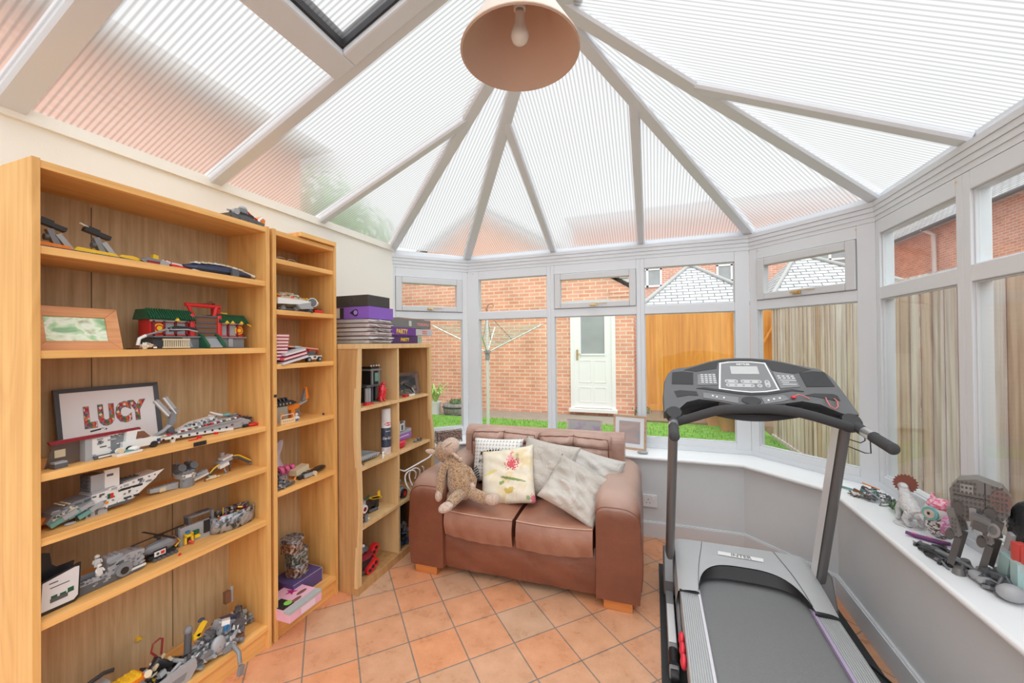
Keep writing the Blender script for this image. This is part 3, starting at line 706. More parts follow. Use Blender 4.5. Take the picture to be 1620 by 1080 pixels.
for z in UZ:
    g = G(); g.bb((-ud+.006,.018,z-.018), (-.003,uw-.018,z)); g.build('shelf', OAK2L, t)
for s, y in ((1, 0), (-1, uw)):
    g = G(); n = 28; z0, z1 = .045, uh-.03
    vs = []
    for k in range(n+1):
        f = k/n; z = z0+(z1-z0)*f; off = -.012*math.cos(f*3*PI) if s > 0 else .040*max(0, math.sin((f-.22)*PI/.42))*(1 if .22 < f < .64 else 0)
        a, b = (y+off*1.0, y+off*.6+.034) if s > 0 else (y-.030+off, y+off)
        vs += [(.001,a,z),(.004,a,z),(.004,b,z),(.001,b,z)] if 0 else [(-.014,a,z),(.005,a,z),(.005,b,z),(-.014,b,z)]
    fs = [(k*4+j, k*4+(j+1)%4, k*4+4+(j+1)%4, k*4+4+j) for k in range(n) for j in range(4)]+[(0,3,2,1), (n*4,n*4+1,n*4+2,n*4+3)]
    g._add(vs, fs, 0); g.build('curved_edge', OAK2L, t)

# ---------------------------------------------------------------- sofa
def leather(name, dark, light, rough=.42):
    """mottled hide; on the upper parts its paleness mixes wear and painted sky sheen"""
    m, nt, b = base(name)
    tc = N(nt, 'ShaderNodeTexCoord')
    nz = N(nt, 'ShaderNodeTexNoise', Scale=3.5, Detail=6.0, Roughness=.6); L(nt, tc.outputs['Object'], nz.inputs[0])
    r = ramp(nt, [(.32, dark), (.68, light)]); L(nt, nz.outputs['Fac'], r.inputs[0]); L(nt, r.outputs[0], b.inputs['Base Color'])
    b.inputs['Roughness'].default_value = rough; b.inputs['Coat Weight'].default_value = .35; b.inputs['Coat Roughness'].default_value = .38
    n2 = N(nt, 'ShaderNodeTexVoronoi', Scale=260.0); L(nt, tc.outputs['Object'], n2.inputs[0])
    n3 = N(nt, 'ShaderNodeTexNoise', Scale=9.0, Detail=5.0, Distortion=1.2); L(nt, tc.outputs['Object'], n3.inputs[0])
    ad = N(nt, 'ShaderNodeMath', operation='MULTIPLY_ADD'); ad.inputs[1].default_value = .05; L(nt, n2.outputs['Distance'], ad.inputs[0]); L(nt, n3.outputs['Fac'], ad.inputs[2])
    bp = N(nt, 'ShaderNodeBump', Strength=.35, Distance=.012); L(nt, ad.outputs[0], bp.inputs['Height']); L(nt, bp.outputs[0], b.inputs['Normal'])
    return m
LEA = leather('brown_leather', (.150,.044,.021), (.22,.070,.036))
LEAW = leather('worn_sheen_leather', (.34,.19,.14), (.50,.33,.27), .34)  # pale from wear, plus silvery sky sheen painted into the tone
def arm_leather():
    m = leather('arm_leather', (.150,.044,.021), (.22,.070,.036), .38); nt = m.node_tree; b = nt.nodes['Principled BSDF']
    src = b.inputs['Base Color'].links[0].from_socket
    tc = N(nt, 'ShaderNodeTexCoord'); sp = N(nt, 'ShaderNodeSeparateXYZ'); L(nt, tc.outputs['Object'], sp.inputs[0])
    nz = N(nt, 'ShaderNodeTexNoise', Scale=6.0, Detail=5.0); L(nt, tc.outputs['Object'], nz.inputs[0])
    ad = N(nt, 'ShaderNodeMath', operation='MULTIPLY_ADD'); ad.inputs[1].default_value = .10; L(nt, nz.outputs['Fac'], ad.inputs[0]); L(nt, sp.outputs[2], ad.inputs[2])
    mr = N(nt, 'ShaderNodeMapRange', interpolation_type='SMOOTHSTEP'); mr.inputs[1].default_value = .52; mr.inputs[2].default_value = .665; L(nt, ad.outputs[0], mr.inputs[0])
    mx = N(nt, 'ShaderNodeMix', data_type='RGBA'); L(nt, mr.outputs[0], mx.inputs[0]); L(nt, src, mx.inputs[6]); mx.inputs[7].default_value = (.46,.30,.24,1)  # paler towards the arm top: wear and painted-in sky sheen together
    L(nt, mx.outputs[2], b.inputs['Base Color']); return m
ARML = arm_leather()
LEAC = leather('cushion_leather', (.27,.105,.062), (.40,.195,.13))
STITCH = plain('stitch_thread', (.55,.35,.25), .7)
FOOT = wood('stained_foot', (.42,.13,.03), (.60,.22,.06), 'x', .35)
sofa = thing('sofa', 'two-seater brown leather sofa with rounded arms and worn seat cushions', 'sofa', (-1.468, 2.125, 0), .022)
SWD, SD = 1.402, .80      # overall width, depth
def arm_outline(w, h, r1=.09, r2=.075, n=6, bulge=.018):
    pts = [(0.012,.05)]
    for k in range(1, 6): pts.append((.012-bulge*math.sin(k/6*PI), .05+(h-.13-.05)*k/6))
    for k in range(n+1): a = PI-PI/2*k/n; pts.append((r1+r1*math.cos(a)+.004, h-r1+r1*math.sin(a)))
    for k in range(n+1): a = PI/2-PI/2*k/n; pts.append((w-r2+r2*math.cos(a)-.004, h-r2+r2*math.sin(a)))
    pts += [(w,.05)]
    return pts
AW, AH = .245, .612
for side in (0, 1):
    poly = arm_outline(AW, AH, .105, .06)
    if side: poly = [(SWD-x, z) for x, z in poly[::-1]]
    g = G(); K = 14
    n = len(poly); vs = []; cx = sum(p[0] for p in poly)/n
    ys = [0, .006, .014, .026, .042, .062, .085, .12, .25, .4, .55, .66, .70]
    for y in ys:
        k = 1-.045*max(0, (1-y/.042))**2 if y < .042 else 1
        for x, z in poly: vs.append((cx+(x-cx)*k, y, .05+(z-.05)*(k if z > .2 else 1)+(.004-.060*max(0, 1-y/.11)**2.2)*max(0, (z-.05)/.55)**3))
    fs = []
    for j in range(len(ys)-1): fs += [(j*n+i, j*n+(i+1)%n, (j+1)*n+(i+1)%n, (j+1)*n+i) for i in range(n-1)]
    g._add(vs, fs, 0, True); g._add(vs[:n], [tuple(range(n))], 1); g._add(vs[-n:], [tuple(range(n))], 0)
    g._add([(poly[0][0],0,.05),(poly[-1][0],0,.05),(poly[-1][0],.70,.05),(poly[0][0],.70,.05)], [(0,1,2,3)], 1)
    # the upper faces are paler: wear, with sky sheen mixed into the colour
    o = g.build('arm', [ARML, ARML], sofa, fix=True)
    g = G(); g.tube([(cx+(x-cx)*.972, .008, .05+(z-.05)*.965-.048*max(0, (z-.05)/.55)**3) for x, z in poly[1:-1]], .0035, 6)
    g.build('piping', LEA, o)
    g = G()
    fx = (AW-.165 if not side else SWD-AW+.0)
    x0 = .045 if not side else SWD-AW+.045
    g.prism([(x0,.004),(x0+.15,.004),(x0+.15,.09),(x0,.09)], 0, .052, 'z'); g.build('foot', FOOT, sofa, bevel=.003)
    g = G(); g.prism([(x0,.60),(x0+.15,.60),(x0+.15,.68),(x0,.68)], 0, .052, 'z'); g.build('foot', FOOT, sofa, bevel=.003)
# front rail
def wav(x, z, s): return .006*math.sin(x*19+z*14+s)+.004*math.sin(x*43-z*30+s*2)
g = G(); X0, X1 = AW-.004, SWD-AW+.004
g.grid(lambda u, v: (X0+(X1-X0)*u, .045-.014*math.sin(v*PI)-.02*(1-v)*.3+wav(u, v, 1)*.5, .045+.245*v), 30, 8, 0)
g.bb((X0,.06,.06), (X1,.66,.28)); g.build('front_rail', LEA, sofa)
# seat cushions
def cushion(g, x0, x1, y0, y1, z0, z1, crown=.03, r=.04, mat=0, seed=0, nx=22, ny=18, wob=.004):
    def top(u, v):
        s = lambda t: max(0, 1-abs(2*t-1)**5)**.45
        e = s(u)*s(v)
        return e
    def P(u, v, sgn):
        x = x0+(x1-x0)*u; y = y0+(y1-y0)*v; e = top(u, v); zm = (z0+z1)/2; h = (z1-z0)/2
        z = zm+sgn*(h*.62*e**.5+h*.38*e)+(crown*math.sin(u*PI)*math.sin(v*PI) if sgn > 0 else 0)
        z += wob*math.sin(u*13+seed)*math.sin(v*9+seed*2)*(e)
        return (x, y, z)
    g.grid(lambda u, v: P(u, v, 1), nx, ny, mat); g.grid(lambda u, v: P(u, v, -1), nx, ny, mat)
M2 = SWD/2+.0
for k, (a, b) in enumerate(((AW-.002, M2-.002), (M2+.002, SWD-AW+.002))):
    g = G()
    # boxed cushion: a drooping front border, welt, crowned top
    n = 24
    def F(u, v, a=a, b=b, k=k):
        # v 0..1 front border from bottom to top, 1..2 over the top
        x = a+(b-a)*u; ex = max(0, 1-abs(2*u-1)**8); dr = .020*math.sin(u*PI)*(1 if k else .8)+(.018*u if not k else .018*(1-u))
        if v <= .3:
            t = v/.3; y = .008-.020*math.sin(t*PI); z = .262-dr*.9+(.148)*t+(dr*.4)*t
            y += .003*math.sin(u*31+t*5)*(1-t)
        else:
            t = (v-.3)/.7; y = .006+.50*t; z = .410-dr*.5*(1-t)+.046*math.sin(min(1, t*1.4+.08)*PI/2)*max(.15, math.sin(u*PI))**.6-.022*t+.002*math.sin(u*17+t*9)
        x += (.010*(1-ex)*(1 if u < .5 else -1))
        return (x, y, z)
    g.grid(F, 26, 30, 0)
    for u in (0, 1):   # side borders
        g.grid(lambda s, v, u=u: (F(u, v)[0], F(u, v)[1]+(.5-F(u, v)[1])*s, F(u, v)[2]), 6, 30, 1)
    o = g.build('seat_cushion', [LEAC, LEA], sofa)
    g = G(); g.tube([(F(i/24, .3)[0], F(i/24, .3)[1]-.003, F(i/24, .3)[2]+.001) for i in range(25)], .0035, 6); g.build('piping', STITCH, o)
# back: frame, two pillowed back cushions
g = G()
prof = []
BH = .80
g.grid(lambda u, v: (.03+(SWD-.06)*u, .60+.05*v*0+(.14*v if v < 0 else 0), 0), 1, 1, 0) if 0 else None
n = 10; top = [(.605,.30)]+[(.60,.30+(BH-.36)*k/4) for k in range(5)]+[(.60+.075-.075*math.cos(PI*k/n), BH-.06+.06*math.sin(PI*k/n)) for k in range(n+1)]+[(.76,.06),(.605,.06)]
g.prism(top, AW-.125, SWD-AW+.125+.01, 'x')
g.build('back', [LEAW], sofa, bevel=.012, seg=3)
for k, (a, b) in enumerate(((AW-.06, M2+.004), (M2-.004, SWD-AW+.055))):
    g = G()
    def Bk(u, v, a=a, b=b, k=k):
        x = a+(b-a)*u; s = lambda t, p=6: max(0, 1-abs(2*t-1)**p)**.5
        z = .40+.385*v-.012*(1-s(u)); d = .12*s(u, 8)*s(v, 7)
        tuft = .045*math.exp(-((u-.5)/.035)**2)+.028*math.exp(-((v-.80)/.03)**2)*(abs(u-.5) < .46)
        puck = .010*math.sin(u*38+k)*math.sin(v*6+1)*(1 if v > .7 else .5)*s(u)
        return (x, .615-d+max(0, tuft)*s(u)*s(v)+puck-.03*(1-v)*0, z+.01*math.sin(u*PI))
    g.grid(Bk, 44, 30, 0); bc_ = g.build('back_cushion', [LEAW], sofa)
    g = G(); g.tube([Vector(Bk(.02+.96*i/30, .80))+Vector((0,-.004,.002)) for i in range(31)], .0026, 5); g.tube([Vector(Bk(.5, .98-.9*i/20))+Vector((0,-.003,0)) for i in range(21)], .0022, 5)
    g.tube([Vector(Bk(u, v))+Vector((0,-.004,0)) for u, v in [(.035,.1+.085*i) for i in range(10)]+[(.05+.9*i/12,.965) for i in range(13)]+[(.965,.865-.085*i) for i in range(10)]], .0035, 5); g.build('piping', LEA, bc_)
# ---------------------------------------------------------------- treadmill (coordinates from the room, moved under the root)
TMX = Vector((.435, 1.9, 0))
def GW(root_loc): g = G(); g.X = Matrix.Translation(-Vector(root_loc)); return g
tm = thing('treadmill', 'grey and black motorised treadmill with console and handlebars facing the window', 'treadmill', TMX)
MATT = plain('rubber_mat', (.035,.037,.040), .75, noise=.2, nscale=60, bump=.2)
BELT = plain('running_belt', (.20,.202,.206), .62, noise=.22, nscale=260, bump=.25, bscale=400)
SILV = plain('silver_plastic', (.46,.465,.475), .40, noise=.05, nscale=5, coat=.1)
SILVD = plain('silver_dark', (.27,.275,.285), .4)
TUBE = plain('tube_grey', (.19,.185,.185), .38, metal=.35)
FACE = plain('upright_face', (.78,.79,.80), .34, metal=.1)
CONS = plain('console_shell', (.115,.118,.125), .48, bump=.15, bscale=500)
CONSD = plain('console_black', (.018,.018,.020), .45)
FOAM = plain('grip_foam', (.055,.056,.06), .85, bump=.2, bscale=700)
RAILM = plain('rail_grey', (.50,.51,.52), .38, metal=.25)
PURP = plain('purple_trim', (.45,.36,.55), .4)
REDP = plain('red_plastic', (.75,.04,.07), .35)
PINKC = plain('red_cord', (.80,.20,.18), .5)
LAB = plain('label_grey', (.20,.205,.215), .5)
PRINT = plain('print_white', (.78,.79,.80), .5)
g = G(); g.bb((.018,.75,0), (.905,2.70,.005)); tag(g.build('rubber_mat', MATT), 'thin black rubber mat lying under the treadmill', 'mat')
# deck
g = GW(TMX); g.bb((.135,.55,.085), (.745,2.45,.162)); g.build('deck_frame', CONSD, tm, bevel=.006)
g = GW(TMX); g.bb((.2,.58,.162), (.68,2.42,.170)); g.build('running_belt', BELT, tm)
for s, a, b in ((0, .112, .200), (1, .672, .762)):
    g = GW(TMX); n = 9
    prof = [(a,.10), (a,.180)]
    w = (b-a-.012)/n
    for k in range(n): x = a+.004+k*w; prof += [(x,.186), (x+w*.62,.186), (x+w*.66,.183), (x+w*.96,.183)]
    prof += [(b-.006,.186), (b,.182), (b,.10)]
    g.prism(prof, .55, 2.20, 'y'); g.build('foot_rail', RAILM, tm)
    xi = b-.003 if s == 0 else a
    g = GW(TMX); g.bb((xi-.004,.55,.172), (xi+.007,2.17,.1885)); g.build('trim_strip', PURP if s else plain('trim_pale', (.70,.68,.74), .35), tm)
# motor cover
def archy(x):
    a, b = .200, .673; t = (x-a)/(b-a)
    if t < 0 or t > 1: return 2.125+.02*(x-.1)
    e = 1-abs(2*t-1)**3.2
    return 2.14+.222*max(0, e)**.55
def hood(u, v):
    x = .105+.66*u; y0 = archy(x); y = y0+(2.565-y0)*v
    z = .196+.050*math.sin(min(1, (y-2.10)/.46)*PI/2)
    e = 1-abs(2*u-1)**14; z = z-.014*(1-e)
    return (x, y, z)
g = GW(TMX); g.grid(hood, 60, 14, 0)
g.grid(lambda u, v: (.105+.66*u, 2.565+.055*math.sin(v*PI/2), .246-.014*(abs(2*u-1)**14)-.23*v*v), 30, 8, 0)
for xx, s in ((.105, -1), (.765, 1)): g.grid(lambda u, v, xx=xx, s=s: (xx+s*.012*math.sin(v*PI), 2.13+.475*u, .03+(hood(0, max(0, min(1, (2.13+.475*u-2.125)/.44)))[2]-.03)*v*(1 if u < .93 else .6)), 14, 8, 0)
cov = g.build('motor_cover', SILV, tm)
g = GW(TMX); g.grid(lambda u, v: (.201+.471*u, archy(.201+.471*u)-.006-.052*v*(1-abs(2*u-1)**3), .196+.050*math.sin(min(1, (archy(.201+.471*u)-2.10)/.46)*PI/2)-.002-(.022+.02*(1-abs(2*u-1)**4))*v), 60, 4, 0); g.build('cover_lip', CONSD, cov)
g = GW(TMX)
for x0, x1 in ((.222, .200), (.652, .673)):
    pts = []; g = GW(TMX)
    for k in range(12):
        t = k/11; x = x1+(x0-x1)*min(1, t*1.3)+(.035 if x0 < .4 else -.035)*t*t; y = 2.16+.40*t
        pts.append((x, y, .198+.050*math.sin(min(1, (y-2.10)/.46)*PI/2)))
    g.tube(pts, .0013, 4); g.build('cover_seam', CONSD, cov)
for ex in (.155, .718): g = GW(TMX); g.box((ex,2.129,.189), (.09,.008,.010)); g.build('end_cap', CONSD, cov)
def hz(y): return .198+.050*math.sin(min(1, (y-2.10)/.46)*PI/2)
g = GW(TMX); p = [(.330,2.476), (.325,2.440), (.541,2.432), (.548,2.466)]
g.quad(*[(x, y, hz(y)+.0015) for x, y in p]); st = g.build('sticker', plain('sticker_white', (.85,.85,.85), .4), tm)
tx = text('INTER', .038, plain('sticker_print', (.22,.22,.23), .5), tm, 'sticker_lettering', (.44-.435, 2.452-1.9, hz(2.452)+.0022), (.15,0,-.04), .0002, .95, .001)
# left side folding arm and base
for side, x, xs in ((0, .068, 1), (1, .805, -1)):
    g = GW(TMX); g.bb((x-.020,1.78,.009), (x+.020,2.58,.058)); g.build('base_rail', SILVD, tm, bevel=.006)
    g = GW(TMX); g.bb((x-.017,1.93,.058), (x+.017,2.205,.066)); g.build('rail_cover', FACE, tm, bevel=.003)
    g = GW(TMX); g.tube([(x,1.80,.05),(x,1.83,.045),(x,1.90,.04)], .024, 12); g.cyl((x-.014,1.775,.0335), (x+.014,1.775,.0335), .024, n=18); g.build('wheel', CONSD, tm)
    g = GW(TMX); g.prism([(2.33,.03),(2.33,.11),(2.40,.24),(2.47,.24),(2.52,.10),(2.53,.03)], x-.028, x+.028, 'x'); g.build('upright_foot', TUBE, tm, bevel=.008)
    for py, pz, pr_ in ((2.36,.13,.012), (2.46,.15,.02)): g = GW(TMX); g.cyl((x,py,pz), (x+xs*.057,py,pz), pr_, n=12); g.build('pivot_bolt', FACE, tm)
    # upright: flattened tube leaning back to the console
    g = GW(TMX); n = 20; xb, xt = (x+.008, .092) if side == 0 else (x-.022, .782)
    P0, P1 = Vector((xb,2.43,.20)), Vector((xt,2.12,1.06)); vs = []
    for P in (P0, P1):
        for i in range(n):
            a = 2*PI*i/n; c, s_ = math.cos(a), math.sin(a)
            vs.append(P+Vector((math.copysign(abs(c)**.8, c)*.023, math.copysign(abs(s_)**.6, s_)*.043, math.copysign(abs(s_)**.6, s_)*.0155)))
    g._add(vs, [(i,(i+1)%n,n+(i+1)%n,n+i) for i in range(n)], 0, True); up = g.build('upright', TUBE, tm)
    g = GW(TMX); s = -1
    q = [P0+Vector((-.0245*1,y,0)) for y in (-.036,.036)]+[P1+Vector((-.0245,y,0)) for y in (.036,-.036)]
    if side: g._add([p+Vector((.0,0,0)) for p in q], [(0,1,2,3)], 0); g.build('upright_face', FACE, up)
# springs and strut beside the deck on the left
g = GW(TMX); g.tube([(.100,2.30,.14),(.104,2.12,.10),(.104,1.90,.07)], .009, 8); g.tube([(.108,2.26,.06),(.108,2.0,.05)], .014, 10); g.build('gas_strut', SILVD, tm)
g = GW(TMX)
for y in (1.835, 1.772, 1.708): g = GW(TMX); g.ell((.100,y,.150), (.013,.030,.028), n=10, m=8); g.build('red_bumper', REDP, tm)
# console, built on its own tilted plane
CO = Vector((.435,2.05,1.085)); CV = Vector((0,.25,.245)).normalized(); CN = Vector((0,-CV.z,CV.y))
CM = Matrix(((1,0,0,CO.x),(0,CV.y,CN.y,CO.y),(0,CV.z,CN.z,CO.z),(0,0,0,1))); CM = Matrix.Translation(-TMX) @ CM
def GC(): g = G(); g.X = CM; return g
outl = [(-.39,0),(-.392,.10),(-.383,.197),(-.366,.248),(-.342,.277),(-.31,.288),(-.274,.293),(-.227,.308),(-.16,.338),(-.103,.354),(-.04,.362),(.03,.362),(.10,.355),(.16,.340),(.223,.316),(.27,.302),(.312,.290),(.336,.258),(.351,.226),(.366,.16),(.378,.10),(.390,.035)]
low = [(.385,.028),(.333,.030),(.30,.052),(.266,.076),(.20,.092),(.135,.077),(.08,.068),(.021,.063),(-.03,.060),(-.083,.060),(-.161,.077),(-.23,.084),(-.287,.063),(-.315,.03),(-.335,.0)]
g = GC(); poly = outl+low; n = len(poly); cx, cy = 0, .17
vs = []
for sc, w in ((1, -.055), (1.0, -.012), (.988, 0)): vs += [(cx+(x-cx)*sc, cy+(y-cy)*sc, w) for x, y in poly]
g._add(vs, [tuple(range(n)), tuple(range(3*n-1, 2*n-1, -1))]+[(k*n+i, k*n+(i+1)%n, (k+1)*n+(i+1)%n, (k+1)*n+i) for k in range(2) for i in range(n)], 0)
con = g.build('console', CONS, tm)
def plate(name, pts, w, mat, par=None, rim=0):
    g = GC(); n = len(pts); g._add([(x,y,-.002) for x, y in pts]+[(x,y,w) for x, y in pts], [tuple(range(n)), tuple(range(2*n-1,n-1,-1))]+[(i,(i+1)%n,n+(i+1)%n,n+i) for i in range(n)], 0)
    o = g.build(name, mat, tm if par is None else par); return o
plate('upper_recess', [(-.285,.272),(-.226,.262),(-.13,.285),(-.118,.330),(.096,.332),(.112,.276),(.16,.264),(.202,.257),(.275,.284),(.225,.306),(.16,.330),(.10,.346),(.03,.353),(-.04,.353),(-.10,.345),(-.16,.328),(-.225,.298)], .0015, CONSD)
fr_pts = [(-.114,.322),(-.074,.331),(-.02,.334),(.032,.333),(.092,.324),(.121,.151),(.066,.137),(.001,.131),(-.064,.137),(-.135,.149)]
plate('display_bezel', fr_pts, .004, plain('bezel_silver', (.66,.67,.68), .35, metal=.3))
plate('display_panel', [(x*.93-.0, (y-.23)*.92+.23) for x, y in fr_pts], .0055, LAB)
plate('lcd_screen', [(-.069,.297),(.052,.298),(.054,.247),(-.068,.245)], .0065, plain('lcd', (.50,.52,.52), .25))
text('KETTLER', .015, PRINT, tm, 'brand_lettering', CM @ Vector((-.008,.310,.0065)), CM.to_euler(), .0003, 1.0, .0006)
g = GC()
def pill(g, x0, x1, y, h=.011, w=.007, vert=False):
    pts = []
    for k in range(9): a = PI/2+PI*k/8; pts.append((x0+h*math.cos(a), y+h*math.sin(a)))
    for k in range(9): a = -PI/2+PI*k/8; pts.append((x1+h*math.cos(a), y+h*math.sin(a)))
    if vert: cx = (x0+x1)/2; pts = [(cx+(b-y), y+(a-cx)) for a, b in pts]
    n = len(pts); g._add([(x,yy,w-.002) for x, yy in pts]+[(x,yy,w) for x, yy in pts], [tuple(range(n,2*n))]+[(i,(i+1)%n,n+(i+1)%n,n+i) for i in range(n)], 0)
pill(g,-.092,-.056,.197); pill(g,-.024,.044,.197); pill(g,-.09,.011,.172); pill(g,.043,.0432,.172); pill(g,.065,.089,.185,vert=True); g.build('button_surround', plain('surround_grey', (.50,.51,.52), .5), tm)
BTN = plain('button_grey', (.30,.31,.32), .4)
for x, y in [(-.092,.197),(-.056,.197),(-.024,.197),(.01,.197),(.044,.197),(.077,.197),(-.09,.172),(-.057,.172),(-.024,.172),(.011,.173),(.043,.173),(.077,.173)]:
    g = GC(); g.cyl(Vector((x,y,.005)), Vector((x,y,.0085)), .0048, n=12); g.build('button', BTN, tm)
def mirror(p): return p
MESHM = plain('speaker_mesh', (.050,.052,.056), .6, bump=.5, bscale=1800)
plate('speaker', [(-.341,.255),(-.29,.262),(-.241,.255),(-.246,.175),(-.347,.176)], .0022, MESHM)
plate('speaker', [(.222,.262),(.275,.274),(.323,.268),(.341,.182),(.232,.176)], .0022, MESHM)
for nm, pts in (('programme_label', [(-.222,.241),(-.141,.253),(-.135,.176),(-.227,.172)]), ('programme_label', [(.113,.268),(.195,.251),(.206,.175),(.127,.163)])):
    o = plate(nm, pts, .0025, LAB); g = GC(); rd = random.Random(len(pts)+int(pts[0][0]*100))
    for r_ in range(5):
        for c_ in range(4):
            x = pts[0][0]+.014+c_*.0185+(.004 if pts[0][0] > 0 else 0)*r_*.6; y = pts[2][1]+.062-r_*.0125
            if pts[0][0] > 0 and r_ > 1: x0 = pts[0][0]+.016+.003*r_; g.bb((x0,y,.0026), (x0+rd.uniform(.03,.065),y+.003,.0032)); break
            g.bb((x,y,.0026), (x+.012,y+.0045,.0032))
    g.build('label_print', PRINT, o)
plate('tray_slot', [(-.338,.128),(-.31,.136),(-.235,.131),(-.228,.104),(-.27,.106),(-.30,.098),(-.325,.092)], .002, CONSD)
plate('tray_slot', [(.215,.126),(.25,.138),(.322,.138),(.337,.128),(.340,.100),(.31,.103),(.27,.115)], .002, CONSD)
plate('console_groove', [(-.235,.150),(-.20,.158),(-.135,.148),(-.06,.136),(.0,.130),(.07,.136),(.13,.150),(.17,.160),(.215,.150),(.215,.146),(.17,.150),(.13,.139),(.07,.124),(.0,.117),(-.06,.123),(-.135,.136),(-.20,.147)], .0025, CONSD)
plate('control_strip', [(-.205,.124),(-.13,.114),(-.056,.102),(-.062,.066),(-.13,.080),(-.207,.092)], .0025, LAB)
plate('control_strip', [(.039,.105),(.085,.114),(.132,.124),(.150,.100),(.125,.088),(.046,.068)], .0025, LAB)
for x, y in [(-.165,.106),(-.148,.100),(-.118,.096),(.065,.090),(.088,.098),(.112,.104)]: g = GC(); g.cyl(Vector((x,y,.002)), Vector((x,y,.0036)), .0045, n=10); g.build('button', PRINT, tm)
pts = [(-.005+.041*math.cos(a*PI/9), .086+.022*math.sin(a*PI/9)) for a in range(18)]
plate('sensor_window', pts, .003, CONSD)
g = GC()
g.grid(lambda u, v: (-.20+.40*u, .065-.035*math.sin(u*PI)*v, -.05-.06*v*(1-.4*v)), 24, 6, 0)
g.grid(lambda u, v: (-.315+.64*u, .02+.07*math.sin(min(1, max(0, 1-abs(2*u-1)))*PI/2)+.0*v, -.002-.055*v), 24, 4, 0)
g._add([(-.36,.09,-.09),(.37,.10,-.09),(.37,.25,-.09),(.2,.34,-.09),(-.2,.34,-.09),(-.36,.25,-.09)]+[(-.375,.03,-.05),(.375,.05,-.05),(.37,.25,-.05),(.2,.345,-.05),(-.2,.345,-.05),(-.375,.25,-.05)], [tuple(range(6))]+[(i,(i+1)%6,6+(i+1)%6,6+i) for i in range(6)], 0)
g.build('console_underside', CONSD, tm)
for x, y in ((.092, .0), (.782, .0)):
    g = GW(TMX); g.lathe([(.036,-.03),(.040,-.02),(.040,.0),(.033,.012)], (x,2.045,1.08), 20, rot=(.75,0,0)); g.build('collar', CONSD, tm)
# handlebar
bar = [(.092,2.03,1.039),(.141,2.015,1.059),(.207,1.99,1.089),(.262,1.972,1.112),(.300,1.965,1.122),(.356,1.962,1.127),(.41,1.962,1.131),(.464,1.962,1.132),(.52,1.965,1.129),(.574,1.975,1.120),(.643,1.995,1.101),(.716,2.015,1.077),(.778,2.03,1.056)]
g = GW(TMX); g.tube(bar, .0205, 14); g.build('crossbar', FOAM, tm)
g = GW(TMX); g.tube([(.092,2.12,1.09),(.090,2.06,1.058),(.086,1.98,1.042),(.082,1.86,1.040),(.0775,1.725,1.040)], .0205, 14); g.ell((.0775,1.725,1.04), (.0207,.012,.0207), n=14); h1 = g.build('handlebar', FOAM, tm)
g = GW(TMX); g.tube([(.782,2.12,1.10),(.790,2.07,1.072),(.800,2.00,1.055),(.796,1.88,1.046),(.787,1.748,1.040)], .0205, 14); g.ell((.787,1.748,1.04), (.0207,.012,.0207), n=14); h2 = g.build('handlebar', FOAM, tm)
CHR = plain('pulse_sensor', (.62,.63,.64), .25, metal=.7)
g = GW(TMX); g.tube([(.0865,1.985,1.042),(.083,1.915,1.041)], .0213, 14, caps=False); g.build('pulse_sensor', CHR, h1)
g = GW(TMX); g.tube([(.799,1.965,1.053),(.7965,1.895,1.048)], .0213, 14, caps=False); g.build('pulse_sensor', CHR, h2)
# safety key, its cord, and the wire holder on the right handle
g = GC(); g.ell((.166,.108,.008), (.011,.008,.006), n=12, m=8); sk = g.build('safety_key', REDP, tm)
g = GC(); g.tube([(.170,.110,.012),(.185,.118,.016),(.205,.116,.010),(.226,.104,.004)], .0022, 6); g.tube([(.288,.112,.006),(.284,.085,.016),(.287,.055,.018),(.301,.042,.018),(.315,.055,.018),(.321,.085,.016),(.318,.108,.006)], .0024, 6); g.build('cord', PINKC, sk)
g = GW(TMX); g.tube([(.83,2.05,1.03),(.835,2.06,1.00),(.828,2.08,.985),(.800,2.18,.985)], .0022, 6); g.tube([(.83,2.05,1.03),(.846,2.045,1.012),(.842,2.03,.955),(.83,2.05,.950),(.80,2.17,.955)], .0022, 6); g.build('wire_hook', CONSD, tm)
# mains lead from the motor cover along the wall
g = GW(TMX); g.tube([(.77,2.35,.12),(.80,2.28,.05),(.83,2.20,.016),(.88,2.12,.013),(.915,2.02,.014),(.915,1.93,.014),(.885,1.87,.014),(.86,1.82,.013)], .0045, 8); g.build('mains_lead', CONSD, tm)
# ---------------------------------------------------------------- pendant lamp
LX, LYc, LZ = -.371, 1.135, 2.305
lamp = thing('pendant_lamp', 'cream fabric coolie pendant lampshade with a clear bulb hanging from the roof ridge', 'lamp', (LX, LYc, LZ))
SH_O = plain('shade_outside', (.80,.72,.64), .85, bump=.1, bscale=600)
SH_I = plain('shade_inside', (.60,.42,.32), .8)
g = G(); n = 48
g.lathe([(.176,0),(.180,.004),(.1795,.008),(.062,.205),(.0605,.205)], n=n, mat=0)
g.lathe([(.176,0),(.0585,.200)], n=n, mat=1); g.f = [f for i, f in enumerate(g.f) if len(f) < 10]; g.m = [0]*(4*n)+[1]*n; g.sm = [True]*(5*n); s = g.build('lamp_shade', [SH_O, SH_I], lamp, recalc=False)
for p in s.data.polygons: pass
g = G(); g.tube([(.1785*math.cos(a), .1785*math.sin(a), .003) for a in [2*PI*i/48 for i in range(48)]], .0028, 6, closed=True); g.build('rim_wire', SH_I, s)
g = G(); g.tube([(.155*math.cos(-.7),.155*math.sin(-.7),.030),(.06*math.cos(-.7),.06*math.sin(-.7),.195)], .0009, 4); g.build('shade_seam', SH_O, s)
PW = plain('lamp_white_plastic', (.82,.80,.77), .4)
g = G(); g.lathe([(.022,.20),(.055,.202),(.058,.206),(.022,.209)], n=32); g.build('shade_ring', PW, lamp)
